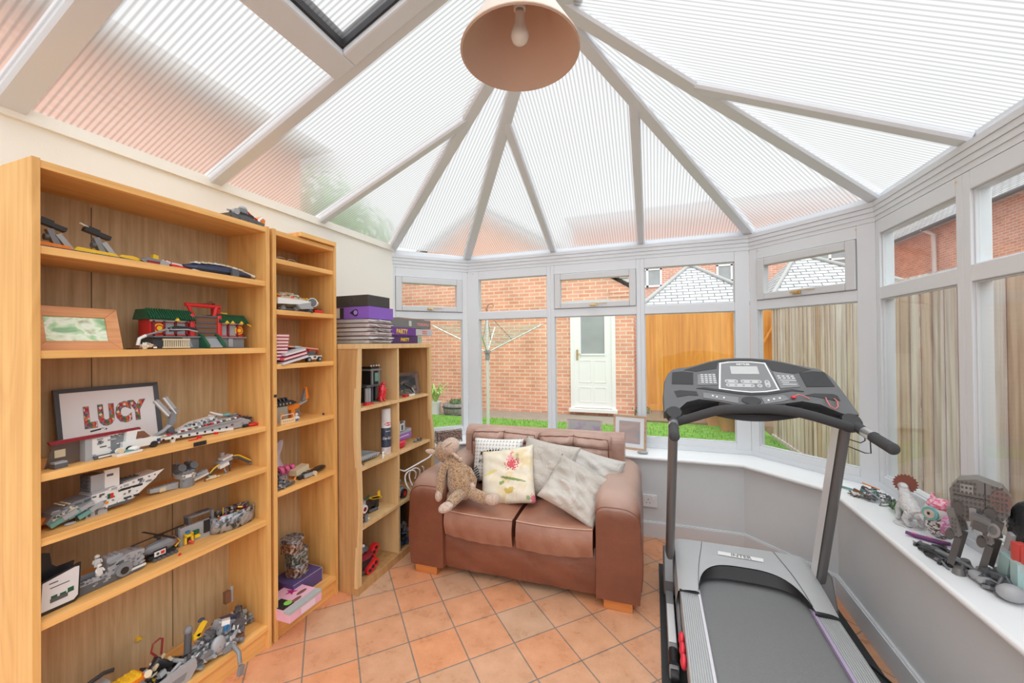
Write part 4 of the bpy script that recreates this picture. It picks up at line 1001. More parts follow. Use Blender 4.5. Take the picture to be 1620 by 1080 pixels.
g = G(); g.cyl((0,0,.135),(0,0,.20), .0185, .0195, 20); g.cyl((0,0,.19),(0,0,.235), .022, .016, 20); g.build('lamp_holder', PW, lamp)
g = G(); g.cyl((0,0,.122),(0,0,.138), .0125, n=18); g.build('bulb_cap', plain('nickel', (.55,.52,.48), .3, metal=1), lamp)
FROST = plain('pearl_bulb', (.80,.79,.76), .25, coat=.5)
g = G(); g.lathe([(.0005,.030),(.012,.0315),(.022,.038),(.0275,.050),(.0275,.060),(.024,.074),(.0185,.088),(.0155,.102),(.0145,.124)], n=28); g.build('bulb', FROST, lamp)
g = G(); top = HUB.z-LZ+.02; g.tube([(0,0,.235),(0,0,top*.7),(HUB.x-LX,.12,top)], .0035, 6); g.build('flex', PW, lamp)

# ---------------------------------------------------------------- cushions on the sofa
def fabric(name, c1, c2, scale=6, rough=.85, bump=.25, bs=40, sheen=.3):
    m, nt, b = base(name)
    tc = N(nt, 'ShaderNodeTexCoord'); nz = N(nt, 'ShaderNodeTexNoise', Scale=float(scale), Detail=4.0); L(nt, tc.outputs['Object'], nz.inputs[0])
    r = ramp(nt, [(.35, c1), (.65, c2)]); L(nt, nz.outputs['Fac'], r.inputs[0]); L(nt, r.outputs[0], b.inputs['Base Color'])
    b.inputs['Roughness'].default_value = rough; b.inputs['Sheen Weight'].default_value = sheen
    n2 = N(nt, 'ShaderNodeTexNoise', Scale=float(bs), Detail=3.0, Distortion=1.8); L(nt, tc.outputs['Object'], n2.inputs[0])
    bp = N(nt, 'ShaderNodeBump', Strength=bump, Distance=.018); L(nt, n2.outputs['Fac'], bp.inputs['Height']); L(nt, bp.outputs[0], b.inputs['Normal'])
    return m, nt, b
SATIN = fabric('grey_satin', (.42,.385,.34), (.56,.52,.47), 3, .40, .8, 11)[0]
SATINL = fabric('grey_satin_light', (.48,.455,.42), (.60,.575,.54), 3, .42, .6, 11)[0]
def pillow(name, label, loc, rot, w, h, d, mats, folds=0, seed=0, group=None, sag=0):
    """square scatter cushion: x width, z height, y thickness (front is -y)"""
    t = G(); nu = 34
    rd = random.Random(seed); ph = [rd.uniform(0, 6) for _ in range(6)]
    def P(u, v, s):
        a, b = 2*u-1, 2*v-1
        cr = 1-.075*(1-abs(a)**2.5)*abs(b)**4*0
        e = (max(0, 1-a**4)*max(0, 1-b**4))**.55
        px = w/2*(a*(1-.06*(1-b*b)*abs(a)**3)); pz = h/2*(b*(1-.06*(1-a*a)*abs(b)**3))
        th = s*d/2*e
        fo = folds*(math.sin(a*7+b*5+ph[0])*.5+math.sin(a*3-b*11+ph[1])*.5+.6*math.sin(b*15+a*4+ph[2]+2*math.sin(a*3)))*e
        return (px, th+(fo if s < 0 else -fo*.4), pz-sag*(1-b)*a*a)
    t.grid(lambda u, v: P(u, v, -1), nu, nu, 0); t.grid(lambda u, v: P(u, v, 1), nu, nu, 0)
    o = t.build(name, mats, None, fix=True)
    o.location = loc; o.rotation_euler = rot
    tag(o, label, 'cushion', group)
    return o
# the checked cushion with a printed word
def check_mat():
    m, nt, b = base('checked_cotton')
    tc = N(nt, 'ShaderNodeTexCoord'); sp = N(nt, 'ShaderNodeSeparateXYZ'); L(nt, tc.outputs['Object'], sp.inputs[0])
    def line(o, w, per=.024):
        a = N(nt, 'ShaderNodeMath', operation='MULTIPLY'); a.inputs[1].default_value = 1/per; L(nt, o, a.inputs[0])
        f = N(nt, 'ShaderNodeMath', operation='FRACT'); L(nt, a.outputs[0], f.inputs[0])
        l = N(nt, 'ShaderNodeMath', operation='LESS_THAN'); l.inputs[1].default_value = w; L(nt, f.outputs[0], l.inputs[0]); return l
    x1, z1 = line(sp.outputs[0], .09), line(sp.outputs[2], .09); x2, z2 = line(sp.outputs[0], .24), line(sp.outputs[2], .24)
    mx = N(nt, 'ShaderNodeMath', operation='MAXIMUM'); L(nt, x1.outputs[0], mx.inputs[0]); L(nt, z1.outputs[0], mx.inputs[1])
    mu = N(nt, 'ShaderNodeMath', operation='MULTIPLY'); L(nt, x2.outputs[0], mu.inputs[0]); L(nt, z2.outputs[0], mu.inputs[1])
    h = N(nt, 'ShaderNodeMath', operation='MULTIPLY'); h.inputs[1].default_value = .38; L(nt, mx.outputs[0], h.inputs[0])
    m2 = N(nt, 'ShaderNodeMath', operation='MAXIMUM'); L(nt, h.outputs[0], m2.inputs[0]); L(nt, mu.outputs[0], m2.inputs[1])
    c = N(nt, 'ShaderNodeMix', data_type='RGBA'); c.inputs[6].default_value = (.78,.77,.74,1); c.inputs[7].default_value = (.05,.05,.06,1)
    L(nt, m2.outputs[0], c.inputs[0]); L(nt, c.outputs[2], b.inputs['Base Color']); b.inputs['Roughness'].default_value = .9
    return m
def floral_mat():
    m, nt, b = base('floral_linen')
    tc = N(nt, 'ShaderNodeTexCoord')
    base_c = (.74,.665,.53)
    cur = None
    nz = N(nt, 'ShaderNodeTexNoise', Scale=7.0, Detail=3.0, Distortion=.6); L(nt, tc.outputs['Object'], nz.inputs[0])
    r0 = ramp(nt, [(.35,(.70,.64,.50)),(.5,(.78,.72,.60)),(.62,(.72,.58,.34)),(.70,(.76,.70,.56))]); L(nt, nz.outputs['Fac'], r0.inputs[0])
    cur = r0.outputs[0]
    def blob(cx, cz, rx, rz, col, scale, thr, rot=0, seed=0):
        nonlocal cur
        mp = N(nt, 'ShaderNodeMapping'); mp.vector_type = 'TEXTURE'; mp.inputs['Location'].default_value = (cx, 0, cz); mp.inputs['Rotation'].default_value = (0, rot, 0); mp.inputs['Scale'].default_value = (rx, 9, rz)
        L(nt, tc.outputs['Object'], mp.inputs[0])
        ln = N(nt, 'ShaderNodeVectorMath', operation='LENGTH'); L(nt, mp.outputs[0], ln.inputs[0])
        n2 = N(nt, 'ShaderNodeTexVoronoi', Scale=float(scale)); L(nt, tc.outputs['Object'], n2.inputs[0])
        ad = N(nt, 'ShaderNodeMath', operation='MULTIPLY_ADD'); ad.inputs[1].default_value = thr; L(nt, n2.outputs['Distance'], ad.inputs[0]); L(nt, ln.outputs[1], ad.inputs[2])
        lt = N(nt, 'ShaderNodeMapRange'); lt.inputs[1].default_value = .86; lt.inputs[2].default_value = 1.02; lt.inputs[3].default_value = 1; lt.inputs[4].default_value = 0; L(nt, ad.outputs[0], lt.inputs[0])
        mx = N(nt, 'ShaderNodeMix', data_type='RGBA'); L(nt, lt.outputs[0], mx.inputs[0]); L(nt, cur, mx.inputs[6])
        mx.inputs[7].default_value = (*col, 1); cur = mx.outputs[2]
    blob(.055,-.035,.12,.012,(.22,.30,.10),60,.5,.25); blob(.03,-.10,.05,.03,(.62,.45,.12),50,.7); blob(-.02,-.05,.03,.02,(.25,.36,.14),60,.7)
    blob(-.10,.02,.08,.015,(.75,.62,.25),50,.6,-.3); blob(.09,.10,.02,.05,(.45,.42,.25),60,.9); blob(.05,.062,.078,.070,(.62,.10,.12),75,.9); blob(.035,.10,.05,.045,(.80,.38,.40),95,1.1)
    blob(-.14,-.13,.045,.03,(.72,.26,.32),80,.9); blob(.175,-.16,.028,.05,(.66,.16,.22),80,.9); blob(.145,-.15,.02,.02,(.30,.42,.22),60,.6); blob(.05,.13,.02,.03,(.70,.25,.25),80,1)
    L(nt, cur, b.inputs['Base Color']); b.inputs['Roughness'].default_value = .9
    return m
p = pillow('scatter_cushion', 'white cushion with fine black check and a printed black word, behind the floral one', (-1.03,2.55,.615), (-.30,-.04,.02), .37, .30, .10, check_mat(), seed=2)
# word printed on the checked cushion
INK = plain('print_black', (.03,.03,.035), .8)
GREYI = plain('print_grey', (.55,.52,.56), .8)
g = G()
for k in range(11):
    x = -.10+.020*k; a = .026*math.sin((k+1)/12*PI)+.004
    g.box((x,-.0585-.0015*math.sin(k/10*PI),.040), (.0085 if k%3 else .014,.002,2*a), rot=(0,.25,0))
for k in range(16): g.box((-.11+.0135*k,-.058,-.012+.0022*k), (.004 if k%2 else .007,.002,.020), rot=(0,.5,0))
g.box((.04,-.059,-.004), (.15,.0015,.008), mat=0, rot=(0,-.13,0))
for k in range(7): g.box((-.145+.004*k,-.048,-.06-.016*k), (.055-.006*abs(k-3),.002,.006), rot=(0,-.6,0))
g.build('printed_motif', INK, p)
pillow('scatter_cushion', 'cream linen cushion with a pink flower, leaning in the middle of the sofa', (-.900,2.40,.565), (-.52,-.20,.03), .375, .365, .11, floral_mat(), folds=.004, seed=5)
pillow('scatter_cushion', 'large smooth grey satin cushion standing between the floral and crumpled cushions', (-.655,2.50,.600), (-.34,.13,.0), .37, .36, .11, SATIN, folds=.003, seed=8)
pillow('scatter_cushion', 'pale grey cushion behind the others against the right sofa arm', (-.36,2.53,.585), (-.40,.20,-.06), .34, .27, .11, SATINL, folds=.006, seed=11)
pillow('scatter_cushion', 'crumpled grey satin cushion lying forward in the right corner of the sofa', (-.435,2.315,.560), (-.82,.40,-.10), .36, .31, .11, SATIN, folds=.013, seed=14)

# ---------------------------------------------------------------- long-limbed soft toy monkey
mk = thing('soft_toy_monkey', 'tan speckled plush monkey with long limbs slumped against the left sofa arm', 'soft toy', (-1.14,2.27,.452), .25, scale=1.02)
def plush(name, a, b_, sc=120):
    m, nt, b = base(name); tc = N(nt, 'ShaderNodeTexCoord'); v = N(nt, 'ShaderNodeTexNoise', Scale=float(sc), Detail=3.0, Distortion=.8); L(nt, tc.outputs['Object'], v.inputs[0])
    r = ramp(nt, [(.40, a), (.56, b_)]); L(nt, v.outputs['Fac'], r.inputs[0]); L(nt, r.outputs[0], b.inputs['Base Color']); b.inputs['Roughness'].default_value = .95; b.inputs['Sheen Weight'].default_value = .5
    bp = N(nt, 'ShaderNodeBump', Strength=.9, Distance=.012); L(nt, v.outputs['Fac'], bp.inputs['Height']); L(nt, bp.outputs[0], b.inputs['Normal'])
    return m
FUR = plush('curly_tan_plush', (.24,.13,.06), (.55,.35,.20), 130)
SKIN = plush('pale_plush', (.50,.36,.28), (.60,.45,.36), 60)
MOUTH = plain('mouth_thread', (.10,.06,.05), .8)
# local frame: x to the right, y away from the camera, z up
def rel(p): return Vector(p)
def blobchain(pts, rads, sub=2):
    g = G()
    g.tube(pts, rads, 12); g.ell(pts[0], rads[0], n=12, m=8); g.ell(pts[-1], rads[-1], n=12, m=8); return g
g = G()
# body: pear-shaped, leaning to the left
body = [(-.075,.0,.245),(-.06,-.012,.21),(-.045,-.022,.16),(-.03,-.03,.11),(-.015,-.035,.06),(-.01,-.035,.025)]
g.tube(body, [.035,.052,.066,.078,.080,.055], 18); g.ell(body[-1], (.056,.056,.03)); g.ell(body[0], .035)
# limbs merge into the body
g.tube([(-.095,-.03,.225),(-.125,-.065,.185),(-.135,-.085,.12),(-.138,-.10,.055)], [.024,.026,.026,.022], 12)
g.tube([(-.03,-.02,.20),(.03,-.03,.17),(.062,-.04,.115),(.058,-.055,.085)], [.022,.022,.021,.019], 12)
g.tube([(.0,-.05,.045),(-.015,-.11,.05),(-.035,-.17,.042),(-.048,-.205,.03)], [.036,.036,.034,.030], 12)
g.tube([(.03,-.04,.045),(.085,-.075,.035),(.135,-.10,.028),(.165,-.115,.028)], [.036,.037,.036,.032], 12)
g.ell((-.075,-.03,.015), (.045,.04,.03))
g.ell((-.132,.02,.270), (.072,.070,.064), rot=(0,.5,0))
bd = g.build('body', FUR, mk)
g = G(); g.ell((-.090,-.020,.318), (.060,.052,.050), rot=(0,-.5,.2)); f = g.build('muzzle', SKIN, mk)
g = G(); g.tube([(-.118,-.062,.318),(-.104,-.070,.326),(-.086,-.070,.338),(-.070,-.062,.348)], .0016, 5); g.build('mouth', MOUTH, f)
g = G(); g.ell((-.215,-.015,.280), (.036,.012,.016), rot=(0,.15,.1)); g.build('ear', SKIN, mk)
g = G(); g.ell((-.07,-.04,.282), (.020,.016,.012), rot=(0,.5,0)); g.ell((-.042,-.05,.262), (.024,.012,.012), rot=(0,.7,0)); g.ell((-.02,-.05,.245), (.013,.011,.013)); g.build('ear', SKIN, mk)
for c, r, ro in (((-.140,-.110,.040), (.022,.024,.034), (0,0,0)), ((.056,-.060,.082), (.020,.018,.028), (0,0,0))): g = G(); g.ell(c, r, rot=ro); g.build('hand', SKIN, mk)
for c, r, ro in (((-.062,-.235,.026), (.034,.052,.026), (.1,0,-.5)), ((.190,-.130,.034), (.045,.032,.033), (0,0,.1))): g = G(); g.ell(c, r, rot=ro); g.build('foot', SKIN, mk)
# ---------------------------------------------------------------- toys and other things on the shelves
def P_(n, c, r=.3, **k): return plain(n, c, r, **k)
PAL = [P_('brick_light_grey', (.37,.38,.40)), P_('brick_dark_grey', (.10,.105,.115)), P_('brick_white', (.76,.76,.74)), P_('brick_black', (.022,.022,.025)),
       P_('brick_red', (.66,.025,.025)), P_('brick_orange', (.86,.24,.02)), P_('brick_yellow', (.88,.56,.03)), P_('brick_tan', (.68,.58,.40)),
       P_('brick_green', (.012,.10,.05)), P_('brick_dark_red', (.25,.02,.03)), P_('brick_trans_green', (.16,.34,.30), .1), P_('brick_navy', (.03,.05,.11)),
       P_('brick_brown', (.20,.09,.05)), P_('brick_mid_grey', (.22,.23,.245)), P_('brick_blue', (.04,.20,.45)), P_('brick_pink', (.70,.13,.30))]
LG, DG, WH, BK, RD, ORG, YL, TN, GN, DR, TG, NV, BN, MG, BLU, PK = range(16)
def studs(g, x0, x1, y0, y1, z, m, s=.012, r=.0038, h=.0028):
    nx, ny = max(1, int((x1-x0)/s)), max(1, int((y1-y0)/s))
    for i in range(nx):
        for j in range(ny): g.cyl((x0+(i+.5)*(x1-x0)/nx, y0+(j+.5)*(y1-y0)/ny, z), (x0+(i+.5)*(x1-x0)/nx, y0+(j+.5)*(y1-y0)/ny, z+h), r, n=7, mat=m)
def bk(g, x, y, z, w, d, h, m, st=False, rot=None):
    """brick: centre x,y, base z"""
    g.box((x, y, z+h/2), (w, d, h), m, rot=rot)
    if st and not rot: studs(g, x-w/2, x+w/2, y-d/2, y+d/2, z+h, m)
def wedge(g, pts, y0, y1, m): g.prism(pts, y0, y1, 'y', m)
def heap(g, seed, n, ext, mats, s=.02, round_=.3):
    rd = random.Random(seed)
    for i in range(n):
        x, y = rd.uniform(-1, 1), rd.uniform(-1, 1); r = max(abs(x), abs(y)); z = rd.uniform(0, 1)*(1-r**2)
        c = (x*ext[0], y*ext[1], s*.5+z*ext[2]); m = rd.choice(mats); a = s*rd.uniform(.5, 1.5)
        if rd.random() < round_:
            d = Vector((rd.gauss(0,1), rd.gauss(0,1), rd.gauss(0,.5))).normalized()*a; g.cyl(Vector(c)-d, Vector(c)+d, a*rd.uniform(.15,.4), n=8, mat=m)
        else: g.box(c, (a*rd.uniform(.6,1.8), a*rd.uniform(.5,1.2), a*rd.uniform(.25,.7)), m, rot=(rd.uniform(-.4,.4), rd.uniform(-.4,.4), rd.uniform(0, 3)))
def plates(g, x0, x1, zf0, zf1, y, n, seed, cols=(0,13,1,2), s=.012, d=.002):
    """small plates and studs over a flank facing -y; zf0/zf1 give the lower and upper edge at x"""
    rd = random.Random(seed)
    for i in range(n):
        x = rd.uniform(x0, x1); a, b = zf0(x), zf1(x); z = rd.uniform(a, b); w = s*rd.uniform(.4,1.5); h = s*rd.uniform(.25,.7)
        if z-h/2 < a-.002 or z+h/2 > b+.003: continue
        if rd.random() < .25: g.cyl((x,y,z),(x,y-d*1.3,z),.0035,n=7,mat=rd.choice(cols))
        else: g.box((x,y-d/2*rd.uniform(.6,1.6),z),(w,d,h),rd.choice(cols))
H90 = PI/2
def toy(name, label, cat, y, z, x=-1.85, rz=0, group=None): return thing(name, label, cat, (x, y, z), H90+rz, group)
GRP = 'brick-built toy models'
S = [1.731, 1.415, 1.046, .853, .603, .108]
# top of the bookcase
t = toy('toy_hovercraft', 'dark grey brick hovercraft with an orange tail on top of the wide bookcase', 'toy', 1.30, 1.989, -1.80, .05)
g = G(); g.prism([(-.085,.03),(-.07,.008),(.085,.0),(.095,.028),(.0,.040)], -.03, .03, 'y', DG); bk(g,0,0,.035,.09,.04,.018,BK,True); [g.cyl((-.06+.04*k,-.034,.018),(-.06+.04*k,-.03,.018),.013,n=12,mat=DG) for k in range(4)]; g.build('hull', PAL, t)
g = G(); bk(g,.0,0,.053,.035,.03,.02,MG,True); g.ell((.005,0,.078),(.02,.014,.012),LG); g.tube([(-.07,0,.05),(-.03,-.01,.055),(.0,0,.07)],.004,6,LG); g.cyl((-.05,-.02,.045),(-.05,-.035,.045),.014,n=14,mat=LG); g.tube([(.02,0,.075),(.05,-.01,.05),(.07,-.01,.045)],.004,6,RD); g.build('cabin', PAL, t)
g = G(); g.prism([(.07,.0),(.10,.0),(.105,.05),(.085,.062),(.068,.045)], -.022, .022, 'y', ORG); g.tube([(.065,-.026,.0),(.068,-.026,.04),(.085,-.026,.055)],.006,6,WH); g.build('tail', PAL, t)
# shelf 1
def skicraft(y, label, sc):
    t = toy('toy_ski_craft', label, 'toy', y, S[0], -1.83, .0)
    g = G(); g.prism([(-.075*sc,.006),(-.06*sc,.0),(.05*sc,.0),(.075*sc,.008),(.05*sc,.016),(-.06*sc,.016)], -.03, .02, 'y', NV)
    for k in range(4): g.cyl((-.05*sc+.03*k*sc,-.033,.009),(-.05*sc+.03*k*sc,-.028,.009),.007,n=10,mat=BK)
    g.build('hull', PAL, t)
    g = G(); g.prism([(-.07*sc,.016),(.04*sc,.016),(.03*sc,.026),(-.06*sc,.030)], -.026, .016, 'y', ORG if sc < 1.05 else YL); g.build('deck', PAL, t)
    g = G(); g.box((-.005,-.01,.045),(.016,.018,.062),MG,rot=(0,-.35,0)); g.box((.018,-.012,.038),(.015,.02,.055),LG,rot=(0,-.6,0)); g.cyl((-.03,-.02,.045),(-.02,-.02,.045),.01,n=10,mat=DG); g.build('turret_arm', PAL, t)
    g = G(); g.box((-.012,-.012,.088),(.07,.022,.014),BK,rot=(0,.28,0)); g.tube([(-.025,-.012,.10),(-.058,-.02,.112)],.0028,6,WH); g.box((-.02,-.012,.100),(.03,.012,.01),BK,rot=(0,.28,0)); g.build('gun', PAL, t)
skicraft(.700, 'orange and navy brick craft with black gun, leftmost on the top shelf', .9)
skicraft(.812, 'yellow and navy brick craft with a black gun, second along the top shelf', 1.1)
t = toy('toy_ski_craft', 'flat yellow and navy brick wing beside the red and white ship', 'toy', .898, S[0], -1.83)
g = G(); g.prism([(-.045,.0),(.06,.0),(.055,.012),(-.04,.018)], -.025, .02, 'y', NV); g.build('hull', PAL, t)
g = G(); g.prism([(-.04,.018),(.055,.010),(.05,.016),(.0,.03),(-.035,.028)], -.02, .0, 'y', YL); g.build('deck', PAL, t)
t = toy('toy_spaceship', 'red and white brick ship with one yellow brick on the top shelf', 'toy', 1.005, S[0], -1.83)
g = G(); g.prism([(-.09,.02),(-.05,.0),(.0,.0),(.02,.012),(-.02,.03),(-.07,.034)], -.03, .02, 'y', MG); bk(g,-.05,-.028,.004,.04,.01,.018,DR); bk(g,-.015,-.02,.006,.03,.03,.02,LG,True); g.build('hull', PAL, t)
g = G(); g.prism([(.0,.0),(.08,.002),(.09,.012),(.03,.022),(.0,.022)], -.03, .015, 'y', RD); g.prism([(.02,.016),(.07,.01),(.055,.030),(.02,.032)], -.015, .01, 'y', WH); g.prism([(.075,-.002),(.12,.0),(.10,.014),(.08,.014)], -.045, -.02, 'y', WH); bk(g,.0,.0,.022,.03,.03,.012,WH,True); bk(g,.02,.02,.03,.02,.02,.012,RD); g.build('wing', PAL, t)
g = G(); bk(g,-.03,.0,.034,.018,.016,.017,YL,True); g.build('yellow_brick', PAL, t)
t = toy('toy_spaceship', 'long oval navy and tan brick cruiser at the right end of the top shelf', 'toy', 1.205, S[0], -1.82)
g = G(); g.lathe([(.02,-.14),(.045,-.11),(.062,-.05),(.066,.0),(.058,.07),(.035,.13),(.006,.155)], (0,0,.024), 14, NV, rot=(0,H90,0), smooth=False, sx=.38); g.build('hull', PAL, t)
g = G()
for k in range(8): bk(g,-.105+.026*k,-.022,.036+.012*math.sin((k+1)/9*PI),.024,.030,.006,TN if k%3 else WH,True)
g.build('upper_plating', PAL, t)
g = G(); g.box((.10,-.01,.034),(.10,.05,.010),WH,rot=(0,.22,0)); g.box((.14,-.008,.022),(.03,.03,.012),LG,rot=(0,.2,0)); bk(g,.03,-.066,.0,.03,.012,.035,DG); g.build('nose', PAL, t)
# shelf 2: photograph in a pine frame
PINE = wood('pine_frame', (.48,.17,.05), (.72,.34,.14), 'x', .4, 1.4)
def photo_mat(name, stops, scale=3, seed=0):
    m, nt, b = base(name); tc = N(nt, 'ShaderNodeTexCoord'); mp = N(nt, 'ShaderNodeMapping'); mp.inputs['Location'].default_value = (seed, seed*.7, 0); mp.inputs['Scale'].default_value = (scale, scale, scale*1.6)
    L(nt, tc.outputs['Object'], mp.inputs[0]); nz = N(nt, 'ShaderNodeTexNoise', Scale=2.0, Detail=2.5, Distortion=.5); L(nt, mp.outputs[0], nz.inputs[0])
    r = ramp(nt, stops); L(nt, nz.outputs['Fac'], r.inputs[0]); L(nt, r.outputs[0], b.inputs['Base Color']); b.inputs['Roughness'].default_value = .15
    return m
def frame(name, label, loc, rz, w, h, fw, mats, tilt=.18, dep=.016, mount=0, mount_mat=None, pic=None, cat='picture frame'):
    t = thing(name, label, cat, loc, rz)
    M = Matrix.Rotation(-tilt, 4, 'X')
    def FG(): g = G(); g.X = M; return g
    g = FG(); i = fw
    o = [(-w/2,0),(w/2,0),(w/2,h),(-w/2,h)]; q = [(-w/2+i,i),(w/2-i,i),(w/2-i,h-i),(-w/2+i,h-i)]
    for k in range(4):
        a, b, c, d = o[k], o[(k+1)%4], q[(k+1)%4], q[k]
        vs = [(a[0],0,a[1]),(b[0],0,b[1]),(c[0],.003,c[1]),(d[0],.003,d[1]),(a[0],dep,a[1]),(b[0],dep,b[1]),(c[0],dep,c[1]),(d[0],dep,d[1])]
        g._add(vs, [(0,1,2,3),(4,7,6,5),(0,4,5,1),(1,5,6,2),(2,6,7,3),(3,7,4,0)], 0)
    g.build('frame_moulding', mats, t, bevel=.0012)
    if mount:
        g = FG(); g.bb((-w/2+i,.006,i),(w/2-i,.010,h-i)); g.build('mount', mount_mat, t)
    j = i+mount
    g = FG(); g.bb((-w/2+j,.005 if mount else .007,j),(w/2-j,.0099 if not mount else .008,h-j)); g.build('picture', pic, t)
    g = FG(); g.bb((-w/2+.004,dep-.004,.004),(w/2-.004,dep,h-.004)); g.build('backing_board', BLK, t)
    g = G(); z = h*.62; g._add([(-.015,dep+z*math.sin(tilt),z*math.cos(tilt)),(.015,dep+z*math.sin(tilt),z*math.cos(tilt)),(.02,dep+z*math.sin(tilt)+z*.42,.0),(-.02,dep+z*math.sin(tilt)+z*.42,.0)], [(0,1,2,3)], 0)
    g.build('strut', BLK, t)
    return t, M
PHG = photo_mat('green_photo', [(.35,(.25,.45,.25)),(.46,(.50,.72,.42)),(.52,(.80,.85,.72)),(.6,(.62,.72,.50)),(.7,(.40,.35,.28))], 9, 3)
frame('picture_frame', 'wide pine picture frame with a pale green photograph on the second shelf', (-1.775,.742,S[1]), H90-.05, .215, .152, .034, PINE, .32, .018, 0, None, PHG)
# the brick temple
t = toy('toy_temple', 'red toy temple with dark green roofs and grey steps on the second shelf', 'toy', 1.115, S[1], -1.86)
g = G(); g.bb((-.19,-.075,0),(.21,.05,.004),DG); g.bb((-.06,-.05,.004),(.20,.045,.048),MG); g.bb((-.15,-.035,.004),(-.04,.045,.048),DG)
for k in range(6): g.bb((.075+.0*k,-.052,.006),(.10,-.05,.046),LG); break
g.bb((.125,-.056,.006),(.145,-.05,.044),LG); g.prism([(-.06,.006),(-.02,.006),(-.035,.046),(-.06,.046)],-.056,-.05,'y',LG); g.bb((-.16,-.06,.046),(.205,.045,.052),MG); g.build('base', PAL, t)
g = G(); bk(g,-.09,.0,.052,.14,.07,.066,RD); bk(g,.145,.0,.052,.115,.07,.058,RD); g.bb((-.16,.02,.052),(.20,.035,.10),RD)
for x in (-.15,-.115,-.075,-.035,.095,.135,.175): g.bb((x-.004,-.042,.052),(x+.004,-.034,.112),DR)
for x in (-.095,-.055,.113,.155): g.bb((x-.015,-.039,.058),(x+.015,-.034,.104),LG)
for x0, x1 in ((-.16,-.02),(.09,.20)): g.bb((x0,-.042,.108),(x1,-.034,.115),WH); g.bb((x0,-.042,.052),(x1,-.034,.058),RD)
g.build('red_wall', PAL, t)
g = G()
for x in (-.132, .183): g.cyl((x,-.0415,.082),(x,-.035,.082),.019,n=20,mat=YL); g.cyl((x,-.043,.082),(x,-.040,.082),.014,n=20,mat=RD); g.cyl((x,-.0445,.082),(x,-.042,.082),.009,n=16,mat=YL)
g.build('round_emblem', PAL, t)
g = G(); g.bb((-.012,-.045,.052),(.085,-.03,.135),BN)
for z in (.068,.088,.108): g.bb((-.004,-.048,z),(.078,-.045,z+.006),DG)
g.build('gate', PAL, t)
g = G(); g.cyl((-.018,-.045,.05),(-.018,-.045,.145),.010,n=10,mat=RD); g.cyl((.092,-.045,.05),(.092,-.045,.145),.010,n=10,mat=RD); g.bb((-.028,-.05,.135),(.10,-.03,.142),DG)
g.cyl((-.005,-.03,.142),(-.025,-.03,.185),.007,n=8,mat=RD); g.cyl((.08,-.03,.142),(.09,-.03,.185),.009,n=8,mat=RD); g.cyl((-.035,-.03,.185),(.105,-.03,.185),.0085,n=8,mat=RD); g.bb((-.03,-.035,.178),(.09,-.024,.184),RD); g.bb((.085,-.02,.150),(.115,.0,.19),RD); g.build('gateway', PAL, t)
def roof(g, x0, x1, z, h, m):
    n = int((x1-x0)/.008)
    g.prism([(-.062,z),(.05,z),(.03,z+h),(-.03,z+h)], x0, x1, 'x', m)
    for i in range(n): x = x0+(i+.5)*(x1-x0)/n; g.cyl((x,-.065,z+.002),(x,-.03,z+h+.002),.0035,n=6,mat=m)
for ra in ((-.172,-.012,.116,.040), (.085,.215,.114,.036)): g = G(); roof(g,*ra,GN); g.build('tiled_roof', PAL, t)
g = G()
for x in (-.085,.11,.135,.175): g.prism([(x-.009,.112),(x+.009,.112),(x,.124)],-.072,-.066,'y',YL)
g.tube([(.215,-.05,.112),(.232,-.055,.103)],.003,6,YL); g.tube([(.11,.0,.162),(.15,-.01,.158)],.004,6,YL); g.build('gold_trim', PAL, t)
g = G(); st = 6
for k in range(st): g.bb((.018,-.096+.0075*k,.004+.0075*k),(.072,-.05,.0115+.0075*k),LG)
for x in (.012,.078): g.prism([(-.100,.004),(-.05,.004),(-.045,.062),(-.055,.062),(-.103,.014)], x-.006, x+.006, 'x', GN)
g.build('steps', PAL, t)
g = G(); g.tube([(.05,-.02,.19),(.075,-.02,.204),(.09,-.015,.198)],.007,6,BN); g.tube([(.02,-.02,.19),(.05,-.02,.194)],.004,6,DR); g.build('roof_figure', PAL, t)
t = toy('toy_fence', 'cream slatted toy fence standing in front of the temple', 'toy', 1.012, S[1]+.004, -1.765)
g = G(); g.bb((-.046,-.004,.030),(.046,.004,.036),TN); g.bb((-.046,-.004,0),(.046,.004,.005),TN)
for k in range(14): g.cyl((-.042+.0065*k,0,.004),(-.042+.0065*k,0,.031),.0021,n=6,mat=TN)
g.build('slats', PAL, t)
t = toy('toy_dragon', 'small tan and grey brick figure with a long black blade beside the cream fence', 'toy', .925, S[1], -1.79)
g = G(); heap(g, 12, 26, (.028,.02,.018), [TN,TN,BN,DG,WH], .012); g.tube([(-.025,0,.015),(-.02,0,.04),(.0,0,.052)],.006,7,WH); g.build('body', PAL, t)
g = G(); g.tube([(.0,0,.052),(.045,-.01,.070),(.075,-.015,.082)],.0045,6,MG); g.prism([(.06,.082),(.09,.092),(.15,.088),(.175,.078),(.15,.076),(.10,.070),(.07,.068)],-.018,-.013,'y',BK); g.tube([(.06,-.015,.075),(.13,-.02,.078),(.165,-.02,.07)],.003,6,LG); g.build('blade', PAL, t)
